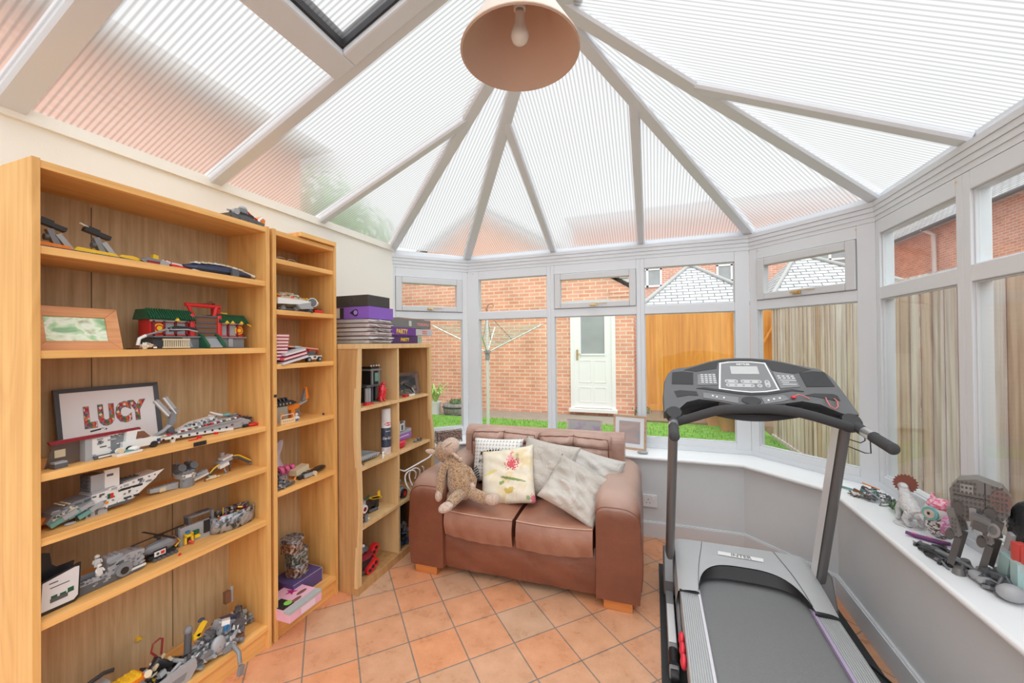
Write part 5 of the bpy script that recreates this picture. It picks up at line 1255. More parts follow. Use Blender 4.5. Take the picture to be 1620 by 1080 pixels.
# shelf 3: framed name
t, FM = frame('picture_frame', 'black framed white print spelling LUCY in colourful letters', (-1.918,.899,S[2]+.001), H90+.0, .305, .234, .0145, P_('frame_graphite', (.075,.08,.09), .4), .17, .014, 0, None, P_('print_paper', (.92,.92,.95), .25))
def collage_mat():
    m, nt, b = base('collage_print'); tc = N(nt, 'ShaderNodeTexCoord'); v = N(nt, 'ShaderNodeTexVoronoi', Scale=95.0); L(nt, tc.outputs['Object'], v.inputs[0])
    sp = N(nt, 'ShaderNodeSeparateColor'); L(nt, v.outputs['Color'], sp.inputs[0])
    r = ramp(nt, [(0,(.45,.03,.04)),(.16,(.80,.16,.03)),(.30,(.10,.26,.08)),(.42,(.55,.04,.20)),(.55,(.12,.10,.12)),(.68,(.80,.70,.62)),(.78,(.62,.05,.05)),(.9,(.22,.24,.40))], 'CONSTANT'); L(nt, sp.outputs[0], r.inputs[0])
    L(nt, r.outputs[0], b.inputs['Base Color']); b.inputs['Roughness'].default_value = .3
    return m
CO_ = collage_mat(); OUTL = P_('letter_outline', (.22,.18,.24), .5)
for k, (ch, x) in enumerate((('L',-.064),('U',-.017),('C',.034),('Y',.078))):
    M = FM @ Matrix.Translation(Vector((x,.0058,.120+.002*k)))
    for mt, off, dy in ((OUTL, .0075, .0006), (CO_, .0055, -.0002)):
        text(ch, .098 if mt is CO_ else .098, mt, t, 'letter', M @ Vector((0,dy,0)), (H90-.17,0,0), .0003, .66, off)
# red and white starship base, pickup, small craft
t = toy('toy_hangar', 'grey and dark red brick hangar wall at the left end of the third shelf', 'toy', .745, S[2], -1.80, .12)
g = G(); g.bb((.0,-.03,.0),(.018,.0,.074),LG); g.bb((.018,-.028,.004),(.07,-.012,.070),WH); g.bb((.07,-.026,.004),(.11,-.012,.066),MG); g.prism([(0,-.004),(.10,-.004),(.10,.006),(.01,.006)],-.034,.0,'y',LG); studs(g,.07,.11,-.026,-.012,.066,MG); plates(g,.018,.105,lambda x: .01,lambda x: .066,-.028,14,309,(0,2,13)); g.build('grey_wall', PAL, t)
g = G(); g.prism([(-.085,.074),(.16,.074),(.155,.083),(-.09,.086)],-.034,-.024,'y',DR); g.build('red_beam', PAL, t)
g = G(); g.prism([(-.085,.0),(.0,.0),(.0,.074),(-.065,.074)],-.006,-.004,'y'); g.build('smoked_window', P_('smoked_plastic', (.14,.10,.08), .12), t)
g = G(); g.prism([(.11,.012),(.155,.012),(.155,.072),(.11,.070)],-.02,-.018,'y'); g.build('clear_panel', P_('clear_plastic', (.50,.46,.38), .12), t)
g = G(); g.bb((.035,-.0295,.048),(.045,-.028,.060),DG); g.bb((.04,-.0295,.036),(.058,-.028,.040),DG); g.bb((.02,-.038,.0),(.11,-.03,.012),DG); g.bb((.03,-.040,.004),(.10,-.038,.009),WH); g.build('marking', PAL, t)
g = G(); bk(g,-.065,-.030,.0,.032,.024,.015,DG); bk(g,-.065,-.030,.015,.030,.022,.005,LG); bk(g,-.05,-.002,.028,.026,.012,.024,TN); g.build('corner_block', PAL, t)
t = toy('toy_pickup', 'cream white brick pickup car with brown cab windows on the third shelf', 'toy', .905, S[2], -1.80, .05)
g = G(); g.prism([(-.06,.012),(.055,.012),(.058,.036),(.02,.042),(-.06,.040)],-.026,.026,'y',WH); g.prism([(-.05,.040),(.0,.040),(-.005,.075),(-.045,.075)],-.024,.024,'y',WH); studs(g,-.045,-.008,-.02,.02,.075,TN,.014); g.build('body', PAL, t)
g = G(); g.prism([(-.02,.044),(.024,.044),(.004,.068),(-.015,.070)],-.0265,.0265,'y',BN); g.build('windscreen', PAL, t)
g = G(); [g.bb((.058,-.022+.014*k,.018),(.060,-.012+.014*k,.030),BK) for k in range(3)]; [g.bb((.045,-.0285,.018),(.055,-.026,.030),m) for m in (NV,)]; g.build('grille', PAL, t)
for wx in (-.04,.035): g = G(); g.cyl((wx,-.029,.012),(wx,-.018,.012),.012,n=14,mat=BK); g.build('wheel', PAL, t)
t = toy('toy_speeder', 'small rounded white brick speeder parked in front of the cream pickup', 'toy', .850, S[2], -1.752, .05)
g = G(); g.prism([(-.035,.0),(.035,.002),(.040,.008),(-.038,.010)],-.014,.014,'y',WH); g.ell((-.02,0,.018),(.014,.012,.010),WH); g.ell((.02,0,.016),(.018,.012,.008),WH); g.box((0,0,.012),(.03,.02,.006),TG); g.cyl((-.024,-.014,.018),(-.024,-.004,.018),.009,n=12,mat=TN); g.build('body', PAL, t)
t = toy('loose_brick', 'tiny black and white brick piece lying on the red beam of the hangar', 'toy', .800, S[2]+.0905, -1.812)
g = G(); g.tube([(-.02,0,0),(.01,0,.004),(.022,0,.001)],.003,6,BK); g.box((.012,0,.003),(.012,.006,.004),WH); g.build('body', PAL, t)
t = toy('toy_claw', 'grey and white brick claw rearing up in front of the framed name', 'toy', 1.010, S[2], -1.815)
g = G(); g.tube([(-.055,.02,.02),(-.01,.01,.045),(.012,.0,.070)],[.006,.009,.009],6,LG); g.box((.014,0,.10),(.020,.020,.062),MG,rot=(0,.15,0)); g.box((.01,0,.03),(.02,.018,.05),DG,rot=(0,-.2,0)); g.build('arm', PAL, t)
for dx, rr in ((-.025,-.62),(.006,-.55)):
    g = G(); g.box((dx,-.004+dx*.2,.145+dx*.2),(.016,.012,.075),LG,rot=(0,rr,0)); g.box((dx-.006,-.010+dx*.2,.143+dx*.2),(.004,.008,.080),WH,rot=(0,rr,0)); g.build('claw', PAL, t)
g = G(); g.prism([(.0,.0),(.012,.0),(.02,.035),(-.006,.035)],-.02,-.01,'y',WH); g.build('foot', PAL, t)
t = toy('toy_star_cruiser', 'long wedge-shaped light grey brick cruiser with dark red studs, right of the third shelf', 'toy', 1.150, S[2], -1.83, .0)
g = G(); g.prism([(-.205,.022),(.10,.004),(.17,.004),(.185,.03),(.12,.056),(.06,.058)],-.032,.02,'y',LG); g.prism([(-.20,.018),(.10,.0),(.10,.012),(-.20,.028)],-.040,-.030,'y',WH); g.build('hull', PAL, t)
g = G(); rd = random.Random(5)
for k in range(26): g.box((-.19+.0125*k,-.036,.031+.0009*k),(.009,.010,.006),rd.choice([DR,WH,TN,DG,RD]))
for k in range(9): g.cyl((-.17+.03*k,-.041,.017),(-.17+.03*k,-.039,.017),.0045,n=8,mat=BK)
g.prism([(-.205,.026),(.14,.040),(.14,.046),(-.205,.032)],-.038,-.030,'y',LG); g.build('studded_edge', PAL, t)
g = G(); g.prism([(-.11,.036),(.05,.052),(.03,.072),(-.05,.062)],-.02,.015,'y',WH); [g.cyl((-.05+.04*k,-.0215,.052+.004*k),(-.05+.04*k,-.0195,.052+.004*k),.005,n=8,mat=BK) for k in range(3)]; plates(g,-.09,.04,lambda x: .045+.1*(x+.1)*.5,lambda x: .058+.08*(x+.1),-.02,26,305,(0,13,1)); g.build('upper_deck', PAL, t)
g = G(); heap(g, 22, 60, (.05,.03,.05), [DG,MG,BK,LG,DR], .014); o = g.build('engine_block', PAL, t); o.location = (.145,0,.012)
g = G(); g.tube([(.02,-.01,.092),(.055,-.01,.075),(.085,-.01,.066)],[.003,.006,.004],6,WH); g.ell((.09,-.012,.070),(.02,.014,.008),TG); g.tube([(.02,.0,.078),(.05,.0,.07)],.003,6,WH); g.build('bridge', PAL, t)
for i, (y, x, m, w) in enumerate(((1.062,-1.752,RD,.030),(1.092,-1.765,RD,.014),(1.165,-1.775,RD,.010))):
    t = toy('loose_brick', ['flat red toy tile near the shelf edge below the long cruiser','small red toy brick beside the flat red tile','tiny red toy brick under the long cruiser'][i], 'toy brick', y, S[2], x, .2*i, 'loose red pieces')
    g = G(); bk(g,0,0,0,w,.012,.004 if i == 0 else .009,m,i == 1); g.build('body', PAL, t)
t = toy('toy_paddle', 'red oval toy piece with a black grip at the right end of the third shelf', 'toy', 1.325, S[2], -1.79)
g = G(); g.ell((.02,0,.008),(.028,.016,.008),RD); g.build('disc', PAL, t)
g = G(); g.tube([(-.03,0,.008),(-.01,0,.009)],.007,8,BK); g.build('grip', PAL, t)
# shelf 4
t = toy('toy_dropship', 'large white and grey brick dropship with a boxy tower on the fourth shelf', 'toy', .800, S[3], -1.83, .02)
g = G(); g.prism([(-.03,.015),(.07,.012),(.155,.075),(.165,.095),(.03,.078),(-.03,.072)],-.045,.03,'y',WH); g.prism([(.09,.030),(.18,.100),(.155,.098),(.02,.080)],-.047,-.044,'y',WH); plates(g,-.03,.15,lambda x: .015+max(0,(x-.07))*.74,lambda x: min(.078+.1*max(0,x),.098),-.045,70,301,(0,13,1,2,2)); plates(g,-.03,.10,lambda x: .078,lambda x: .084,-.03,12,302); g.build('hull', PAL, t)
g = G(); g.prism([(-.03,.072),(.03,.078),(.03,.085),(-.03,.082)],-.045,.02,'y',LG); bk(g,-.016,-.012,.082,.036,.05,.055,DG); g.bb((-.03,-.040,.082),(.005,-.037,.137),LG)
for i in range(4):
    for j in range(4): g.cyl((-.034,-.032+.012*i,.090+.012*j),(-.0365,-.032+.012*i,.090+.012*j),.004,n=7,mat=DG)
g.bb((.005,-.042,.082),(.045,-.035,.145),WH); g.bb((.010,-.0425,.122),(.028,-.0418,.130),DG); g.build('tower', PAL, t)
g = G(); g.bb((.04,-.0475,.060),(.11,-.0445,.068),BK); g.bb((.055,-.0475,.028),(.10,-.0445,.034),BK); g.prism([(.0,.014),(.07,.012),(.085,.022),(.0,.022)],-.047,-.044,'y',DG)
g.bb((.018,-.0475,.045),(.026,-.0445,.062),RD); g.bb((.010,-.0475,.045),(.017,-.0445,.062),GN); g.bb((.004,-.0475,.030),(.012,-.0445,.038),ORG); [g.cyl((.07+.03*k,-.049,.050+.018*k),(.07+.03*k,-.044,.050+.018*k),.003,n=7,mat=DG) for k in range(3)]; g.build('marking', PAL, t)
g = G(); studs(g,.03,.12,-.02,.02,.082,DG,.012); bk(g,.075,.0,.078,.09,.03,.012,DG,True); bk(g,.04,-.01,.080,.02,.02,.02,LG,True); g.build('rear_deck', PAL, t)
g = G(); g.prism([(-.135,.020),(-.10,.008),(-.04,.020),(-.03,.070),(-.07,.066),(-.12,.044)],-.04,.025,'y',MG)
studs(g,-.10,-.035,-.04,.02,.062,TN,.012); plates(g,-.12,-.03,lambda x: .016,lambda x: .062+.2*min(0,x+.07),-.04,50,303,(0,13,1,7)); heap(g,304,16,(.03,.012,.02),[MG,DG,LG],.012); g.build('nose', PAL, t)
for (x, z) in ((-.115,.018),(-.075,.030),(-.05,.018)):
    g = G(); g.box((x,-.045,z),(.034,.016,.013),TG,rot=(0,-.4,0)); g.box((x+.03,-.045,z+.014),(.036,.018,.014),LG,rot=(0,-.4,0)); g.build('green_pod', PAL, t)
g = G(); g.bb((-.045,-.045,.0),(.01,-.02,.040),LG); g.bb((-.04,-.047,.004),(-.034,-.044,.036),DG); g.bb((-.022,-.047,.004),(-.016,-.044,.036),DG); g.tube([(-.07,-.045,.0),(-.068,-.045,.02)],.003,6,BK); g.ell((-.085,-.05,.003),(.015,.01,.004),LG); g.build('landing_gear', PAL, t)
t = toy('toy_blaster', 'orange and black toy gun muzzle at the left end of the fourth shelf', 'toy', .672, S[3], -1.83)
g = G(); g.prism([(-.03,.012),(.012,.016),(.012,.034),(-.03,.034)],-.02,.0,'y',ORG); g.build('body', PAL, t)
g = G(); g.tube([(.0,-.015,.020),(.035,-.015,.030)],.006,6,BK); g.build('barrel', PAL, t)
t = toy('toy_fighter', 'smaller grey camouflage brick fighter with two engine pods, middle of the fourth shelf', 'toy', 1.062, S[3], -1.83)
g = G(); g.prism([(-.115,.012),(-.02,.0),(-.02,.026),(-.115,.026)],-.02,.0,'y',LG); studs(g,-.115,-.02,-.02,.0,.026,MG,.011); bk(g,-.075,-.021,.006,.02,.004,.014,TN); g.build('wing', PAL, t)
g = G(); g.prism([(.03,.010),(.095,.022),(.09,.044),(.03,.034)],-.02,.0,'y',LG); studs(g,.03,.09,-.02,.0,.040,MG,.011); g.prism([(.03,.006),(.095,.022),(.095,.028),(.03,.016)],-.022,-.018,'y',WH); g.build('wing', PAL, t)
g = G(); g.lathe([(.022,-.035),(.026,-.01),(.024,.03),(.012,.035)],(.005,-.03,.018),10,MG,rot=(0,0,0),smooth=False,sx=1.0,sy=.8); bk(g,.005,-.02,.035,.05,.05,.018,LG,True); bk(g,.005,-.02,.055,.045,.045,.010,MG,True); bk(g,.0,-.046,.040,.022,.006,.012,WH); plates(g,-.02,.03,lambda x: .03,lambda x: .06,-.045,24,310,(0,13,1,7)); g.build('fuselage', PAL, t)
for x in (-.014,.030):
    g = G(); g.cyl((x,.0,.065),(x,-.035,.082),.015,n=12,mat=DG); g.cyl((x,0,.082),(x,0,.104),.003,n=6,mat=MG); g.box((x,0,.080),(.02,.03,.022),DG); g.build('engine_pod', PAL, t)
t = toy('toy_figure', 'tiny tan toy gun lying between the grey fighter and the winged walker', 'toy', 1.160, S[3], -1.79)
g = G(); g.tube([(-.03,0,.005),(.0,0,.008),(.028,0,.006)],.004,6,TN); g.box((.0,0,.010),(.024,.01,.012),TN); g.cyl((-.03,0,.0),(-.03,0,.012),.004,n=7,mat=BN); g.build('body', PAL, t)
t = toy('toy_walker', 'winged grey and white brick walker with yellow-edged arms on the fourth shelf', 'toy', 1.238, S[3], -1.83)
g = G(); g.box((-.005,0,.056),(.055,.04,.012),LG,rot=(0,-.25,0)); g.box((.0,-.005,.070),(.045,.034,.008),WH,rot=(0,-.25,0)); g.box((-.02,-.02,.042),(.04,.02,.014),WH,rot=(0,-.25,0)); bk(g,-.012,0,.076,.012,.012,.018,LG); g.box((.0,0,.038),(.04,.03,.014),DG); g.build('body', PAL, t)
for sgn, pts in ((-1, [(-.03,.040),(-.055,.028),(-.072,.012)]), (1, [(.03,.062),(.055,.058),(.115,.016)])):
    g = G()
    for (a, b), (c, d) in zip(pts[:-1], pts[1:]):
        g.tube([(a,-.005,b),(c,-.005,d)],.008,5,DG); g.tube([(a,-.012,b+.008),(c,-.012,d+.008)],.0035,5,YL)
    g.ell((pts[-1][0],-.005,pts[-1][1]-.004),(.007,.007,.009),MG); g.build('arm', PAL, t)
g = G(); g.tube([(.0,0,.036),(-.008,-.01,.018),(.002,-.01,.0)],.0035,6,LG); g.cyl((-.004,-.016,.0),(-.004,-.004,.0),.006,n=8,mat=MG); g.tube([(.02,0,.036),(.022,0,.0)],.003,6,DG); g.build('leg', PAL, t)
# shelf 5
t = toy('toy_packet', 'black packet box with a white card and green picture, left end of the fifth shelf', 'box', .693, S[4], -1.775, .05)
g = G(); g.prism([(-.055,.0),(.030,.0),(.042,.012),(.045,.120),(-.055,.100)],-.006,.0,'y',BK); g.build('front', PAL, t)
g = G(); g.prism([(-.055,.0),(-.055,.175),(-.035,.182),(-.012,.172),(-.008,.135),(.004,.120),(.045,.120),(.030,.0)],.028,.034,'y',BK); g.build('back', PAL, t)
g = G(); g.prism([(-.048,.012),(.026,.010),(.036,.020),(.040,.110),(.030,.112),(-.044,.098)],-.0085,-.0065,'y'); g.build('card', P_('card_white', (.72,.72,.74), .3), t)
g = G(); g.bb((-.028,-.0095,.030),(.012,-.0086,.042),DG); g.bb((-.026,-.0095,.042),(-.012,-.0086,.050),GN); g.bb((.012,-.0096,.040),(.026,-.0086,.054),8); g.bb((-.006,-.0096,.042),(.008,-.0086,.048),GN); g.bb((-.03,-.0095,.088),(-.010,-.0086,.091),DG); g.bb((-.028,-.0095,.074),(.016,-.0086,.0765),DG); g.build('print', PAL, t)
t = toy('toy_crawler', 'long light grey brick crawler on the fifth shelf beside the black packet', 'toy', .820, S[4], -1.825, .02)
g = G(); g.prism([(-.09,.002),(.085,.002),(.10,.012),(.10,.020),(-.095,.030)],-.04,.03,'y',DG); g.prism([(-.09,.012),(.0,.014),(.0,.040),(-.095,.042)],-.038,-.030,'y',LG); g.prism([(-.09,.012),(.0,.014),(.0,.040),(-.09,.044)],.015,.025,'y',LG); studs(g,-.085,-.005,-.038,-.030,.041,LG,.011); plates(g,-.09,-.005,lambda x: .014,lambda x: .039,-.038,26,308,(0,13,1)); g.build('track_frame', PAL, t)
g = G(); g.prism([(-.01,.014),(.095,.020),(.10,.072),(.06,.078),(.0,.066)],-.034,.025,'y',LG); bk(g,.02,.0,.066,.045,.04,.016,LG,True); bk(g,.08,.0,.068,.035,.04,.006,MG,True); g.cyl((.035,-.045,.030),(.035,-.034,.030),.024,n=18,mat=MG); g.cyl((.035,-.047,.026),(.035,-.040,.026),.012,n=14,mat=BK); g.bb((.05,-.042,.012),(.10,-.036,.020),WH); g.bb((.016,-.036,.052),(.022,-.033,.057),BK); plates(g,-.005,.095,lambda x: .02,lambda x: .068,-.034,60,306,(0,13,0,1)); heap(g,307,14,(.03,.015,.02),[LG,MG],.010) if 0 else None; g.build('hull', PAL, t)
def minifig(y, z, x, label, c1=WH, c2=WH, rz=0, grp=None, parent=None):
    t = toy('toy_figure', label, 'toy figure', y, z, x, rz, grp)
    g = G(); g.prism([(-.008,.012),(.008,.012),(.006,.026),(-.006,.026)],-.004,.004,'y',c1); g.box((-.0042,0,.006),(.0072,.008,.012),c2); g.box((.0042,0,.006),(.0072,.008,.012),c2)
    g.tube([(-.008,0,.024),(-.011,-.003,.017),(-.010,-.008,.013)],.0026,6,c1); g.tube([(.008,0,.024),(.011,-.003,.017),(.010,-.008,.013)],.0026,6,c1); g.build('body', PAL, t)
    g = G(); g.cyl((0,0,.026),(0,0,.036),.006,n=12,mat=c1); g.ell((0,0,.034),(.0078,.0078,.007),c1,n=10,m=8); g.bb((-.004,-.0082,.030),(.004,-.006,.032),BK); g.build('helmet', PAL, t)
minifig(.792, S[4]+.041, -1.792, 'front white helmeted toy figure standing on the grey crawler', rz=.2, grp='white toy figures')
minifig(.800, S[4]+.062, -1.822, 'rear white helmeted toy figure standing on the grey crawler', rz=-.2, grp='white toy figures')
t = toy('toy_helicopter', 'grey and black brick helicopter with a black rotor on the fifth shelf', 'toy', .985, S[4], -1.83, .0)
g = G(); g.lathe([(.004,-.075),(.018,-.05),(.027,-.01),(.026,.025),(.014,.048),(.002,.055)],(.01,0,.042),10,MG,rot=(0,H90,0),smooth=False,sx=.95,sy=.95); g.bb((-.045,-.024,.010),(.045,.024,.022),BK); g.bb((-.03,-.028,.022),(.012,-.024,.040),BK); g.build('fuselage', PAL, t)
g = G(); g.prism([(-.06,.052),(-.115,.042),(-.125,.062),(-.135,.078),(-.115,.074),(-.09,.056)],-.008,.008,'y',LG); g.tube([(-.05,0,.050),(-.12,0,.040)],[.010,.006],8,MG); g.build('tail', PAL, t)
g = G(); g.prism([(.035,.028),(.062,.034),(.050,.056),(.030,.062)],-.018,.018,'y',BN); g.tube([(.045,-.02,.022),(.066,-.012,.034),(.062,0,.044)],.003,6,YL); g.build('cockpit', PAL, t)
g = G(); g.bb((-.03,-.031,.018),(.006,-.028,.036),WH); g.cyl((-.02,-.0325,.027),(-.02,-.031,.027),.005,n=10,mat=DG); g.bb((-.010,-.0325,.022),(.002,-.031,.032),RD); g.build('side_panel', PAL, t)
g = G(); g.cyl((.0,0,.068),(.0,0,.086),.006,n=10,mat=BK); g.cyl((0,0,.080),(0,0,.085),.016,n=10,mat=BK)
for k in range(4): a = .06+k*PI/2; g.box((.046*math.cos(a),.046*math.sin(a),.085),(.088,.009,.002),BK,rot=(.1,0,a))
g.build('rotor', PAL, t)
g = G(); g.tube([(-.035,-.03,.004),(.04,-.03,.004)],.004,6,DG); g.tube([(-.035,.03,.004),(.04,.03,.004)],.004,6,DG); [g.tube([(x,-.03,.004),(x,-.012,.014)],.003,5,DG) for x in (-.02,.02)]+[g.tube([(x,.03,.004),(x,.012,.014)],.003,5,DG) for x in (-.02,.02)]; [g.cyl((-.03+.014*k,-.036,.006),(-.03+.014*k,-.026,.006),.007,n=8,mat=DG) for k in range(6)]; g.build('skid', PAL, t)
t = toy('loose_brick', 'tiny red toy piece lying alone in front of the helicopter', 'toy brick', 1.020, S[4], -1.765, .4)
g = G(); bk(g,0,0,0,.010,.006,.004,RD,True); g.build('body', PAL, t)
t = toy('toy_wall', 'lavender grey brick wall section with yellow and green machine parts on the fifth shelf', 'toy', 1.115, S[4], -1.845, -.08)
g = G(); g.bb((-.055,-.010,.0),(.075,.0,.072),LG); studs(g,-.055,.03,-.010,.0,.072,MG,.009); g.bb((.035,-.014,.018),(.068,-.009,.070),BK); g.bb((-.058,-.014,.0),(-.052,.01,.082),MG); g.build('wall_panel', PAL, t)
g = G(); g.bb((-.018,-.004,.072),(-.010,.030,.100),DG); g.bb((-.018,.0,.096),(.075,.035,.104),MG); studs(g,.02,.07,.0,.03,.104,DG,.010); g.bb((.066,-.012,.072),(.075,.0,.104),MG); g.build('upper_storey', PAL, t)
g = G(); g.bb((-.040,-.022,.004),(-.032,-.010,.044),YL); g.bb((-.016,-.022,.004),(-.008,-.010,.044),YL); g.bb((-.040,-.022,.030),(-.008,-.010,.040),YL); g.bb((-.030,-.018,.006),(-.018,-.010,.030),BK); g.tube([(-.026,-.022,.014),(-.014,-.034,.004)],.005,6,RD); bk(g,-.026,-.016,.046,.014,.010,.008,BLU); g.build('yellow_gate', PAL, t)
g = G(); bk(g,.004,-.016,.030,.020,.010,.016,GN); bk(g,.008,-.016,.014,.020,.010,.014,YL); g.bb((.014,-.0215,.024),(.018,-.0208,.027),BK); g.build('green_block', PAL, t)
def tinart(name, a, b_, sc=40):
    m, nt, b = base(name); tc = N(nt, 'ShaderNodeTexCoord'); nz = N(nt, 'ShaderNodeTexNoise', Scale=float(sc), Detail=3.0, Distortion=2.0); L(nt, tc.outputs['Object'], nz.inputs[0])
    r = ramp(nt, [(.36,(.03,.03,.035)),(.45,a),(.56,b_),(.64,(.45,.46,.48))]); L(nt, nz.outputs['Fac'], r.inputs[0]); L(nt, r.outputs[0], b.inputs['Base Color']); b.inputs['Roughness'].default_value = .28; b.inputs['Metallic'].default_value = .35
    return m
TIN = tinart('tin_print_grey', (.16,.17,.18), (.40,.41,.44), 26)
t = toy('storage_tin', 'oval patterned grey tin full of small toy parts, right end of the fifth shelf', 'tin', 1.270, S[4], -1.825, .0)
g = G(); g.lathe([(.9,0),(1,.002),(1,.075),(.975,.075),(.97,.01),(.0,.01)],(0,0,0),36,0,sx=.098,sy=.050); o = g.build('tin_body', TIN, t)
g = G(); g.X = Matrix.Translation(Vector((.032,-.0505,.037))); g.tube([(.030*math.cos(a),-.0+.012*math.cos(a)**2,.026*math.sin(a)) for a in [2*PI*k/24 for k in range(24)]],.0012,5,closed=True); g.tube([(.020*math.cos(a),-.0+.006*math.cos(a)**2,.018*math.sin(a)) for a in [2*PI*k/24 for k in range(24)]],.0012,5,closed=True); g.build('tin_ring', P_('tin_silver', (.5,.5,.52), .3, metal=.6), o)
t = toy('toy_parts', 'jumbled small dark toy parts heaped inside the oval grey tin', 'toy parts', 1.270, S[4]+.045, -1.825)
t['kind'] = 'stuff'
g = G(); heap(g, 31, 70, (.072,.032,.030), [DG,BK,MG,DG,DR,LG,YL], .012); g.tube([(-.045,0,.02),(-.043,0,.052)],.002,5,YL); g.tube([(-.085,-.03,.02),(-.05,-.03,.03)],.003,5,RD); g.build('part_pile', PAL, t)
# bottom shelf of the wide bookcase
t = toy('toy_crane', 'orange and yellow brick digger at the left of the bottom shelf', 'toy', .842, S[5], -1.83); t.scale = (1.35,1.1,1.7)
g = G(); bk(g,.035,0,.02,.06,.05,.034,ORG,False); bk(g,.02,-.026,.024,.05,.004,.018,BK); bk(g,-.01,0,.02,.04,.05,.026,RD); bk(g,.02,0,.054,.07,.045,.007,YL,True); plates(g,-.03,.06,lambda x: .02,lambda x: .055,-.026,14,320,(3,5,6,13)); g.prism([(-.06,.02),(-.02,.02),(-.01,.085),(-.045,.085)],-.02,.02,'y',LG); bk(g,.0,0,0,.13,.05,.02,BK); g.build('body', PAL, t)
g = G(); g.tube([(-.10,-.01,.02),(-.06,-.01,.10),(-.02,-.01,.03)],.006,6,YL); g.tube([(-.06,-.01,.10),(-.02,-.01,.105),(.0,-.01,.10)],.005,6,BK); g.ell((-.105,-.01,.016),(.016,.014,.016),BK); g.build('boom', PAL, t)
t = toy('toy_wreck', 'black and grey brick wreck with a silver bow, middle of the bottom shelf', 'toy', .975, S[5], -1.825); t.scale = (1.05,1.0,1.15)
g = G(); heap(g, 41, 120, (.085,.055,.075), [BK,DG,BK,MG,LG,TN], .022); g.build('part_pile', PAL, t)
g = G(); g.prism([(-.07,.0),(.06,.0),(.085,.03),(.08,.060),(-.05,.050),(-.09,.02)],-.088,-.070,'y',LG); g.prism([(-.02,.012),(.04,.014),(.05,.034),(-.01,.034)],-.0895,-.088,'y',MG); g.build('bow_plate', PAL, t)
g = G(); g.tube([(-.03,0,.075),(-.085,-.01,.068),(-.11,-.01,.060)],[.006,.011,.009],8,LG); g.build('barrel', PAL, t)
g = G(); g.tube([(.0,0,.10),(-.018,0,.125),(-.012,0,.150),(.008,0,.156),(.018,0,.15),(.014,0,.10)],.0035,6,DR); g.build('red_hoop', PAL, t); g = G(); g.tube([(-.045,0,.03),(0,.0,.085),(.045,0,.04)],[.012,.02,.012],8,BK); heap(g, 42, 46, (.05,.03,.06), [BK,BK,DG,YL], .018); g.build('black_mast', PAL, t)
t = toy('toy_mech', 'grey brick robot with blue tiles hanging over the bottom shelf edge', 'toy', 1.150, S[5], -1.80); t.scale = (1.12,1.0,1.2)
g = G(); heap(g, 51, 110, (.085,.055,.085), [LG,MG,LG,DG,WH,MG], .024); g.box((.045,-.01,.075),(.06,.05,.04),LG,rot=(.2,.4,.3)); g.ell((.0,-.055,.045),(.028,.018,.032),LG,n=9,m=6); g.box((.070,.0,.085),(.05,.04,.016),NV,rot=(0,.3,.2)); g.X = Matrix.Translation(Vector((.01,-.035,.035))); heap(g, 52, 60, (.08,.03,.07), [LG,MG,WH,DG], .016); g.X = None; g.build('body', PAL, t)
g = G(); [bk(g,.028+.012*(k%2),-.052,.075+.011*(k//2),.010,.006,.009,BLU) for k in range(4)]; g.build('blue_tiles', PAL, t)
g = G(); bk(g,.085,-.04,.03,.036,.03,.045,DG); bk(g,.082,-.055,.005,.026,.02,.026,BN); g.build('pod', PAL, t)
g = G(); g.tube([(.045,-.07,.02),(.040,-.115,.004),(.036,-.128,-.03)],[.008,.008,.008],6,MG); g.box((.036,-.132,-.052),(.018,.016,.032),MG,rot=(0,.2,0)); g.build('arm', PAL, t)
g = G(); g.tube([(-.075,.0,.06),(-.072,.0,.125)],.012,8,DG); g.ell((-.072,0,.132),.014,MG); g.box((-.035,-.01,.118),(.014,.014,.045),YL,rot=(0,.7,0)); g.box((-.05,-.01,.100),(.022,.014,.014),YL); g.ell((-.028,0,.14),(.012,.008,.006),P_ and 11); g.build('yellow_part', PAL, t)
t = toy('toy_tower', 'small silver-grey brick tower at the right end of the bottom shelf', 'toy', 1.300, S[5], -1.86); t.scale = (1.15,1.0,1.3)
g = G(); heap(g, 61, 120, (.060,.045,.045), [LG,MG,DG,LG,WH,DG], .015); heap(g, 62, 30, (.02,.02,.11), [LG,MG,DG], .013); g.build('part_pile', PAL, t)
g = G(); g.cyl((-.012,0,.10),(-.012,0,.155),.006,n=8,mat=LG); g.box((-.03,0,.125),(.02,.02,.04),BN); g.build('turret', PAL, t)
t = toy('toy_ball', 'small orange piece stuck to the back panel above the bottom shelf', 'toy', .995, .238, -1.977)
g = G(); g.prism([(-.010,.0),(.010,-.003),(.002,.012),(-.008,.012)],-.006,.006,'y',YL); g.build('body', PAL, t)
# ------------- narrow bookcase
NS = [1.852, 1.602, 1.334, 1.029, .71, .106]
CLR = P_('clear_glasses', (.40,.36,.33), .08)
t = toy('toy_glasses', 'pair of clear plastic goggles lying on the top shelf of the narrow bookcase', 'toy', 1.54, NS[0], -1.80)
g = G()
for x in (-.035,.03): g.tube([(x+.026*math.cos(a),0,.016+.013*math.sin(a)) for a in [2*PI*k/16 for k in range(16)]],.0022,6,closed=True)
g.build('goggle_frame', CLR, t)
t = toy('toy_saucer_ship', 'battered cream and grey brick saucer ship filling a shelf of the narrow bookcase', 'toy', 1.575, NS[1], -1.85)
g = G(); g.lathe([(.03,.015),(.10,.022),(.155,.045),(.158,.055),(.10,.078),(.03,.088),(.0,.09)],(0,0,0),18,7,smooth=False,sy=.75); 
for k in range(14):
    a = PI+PI*k/13; g.box((.15*math.cos(a),.113*math.sin(a),.05),(.02,.012,.02),[WH,LG,TN][k%3],rot=(0,0,a+H90))
g.build('hull', PAL, t)
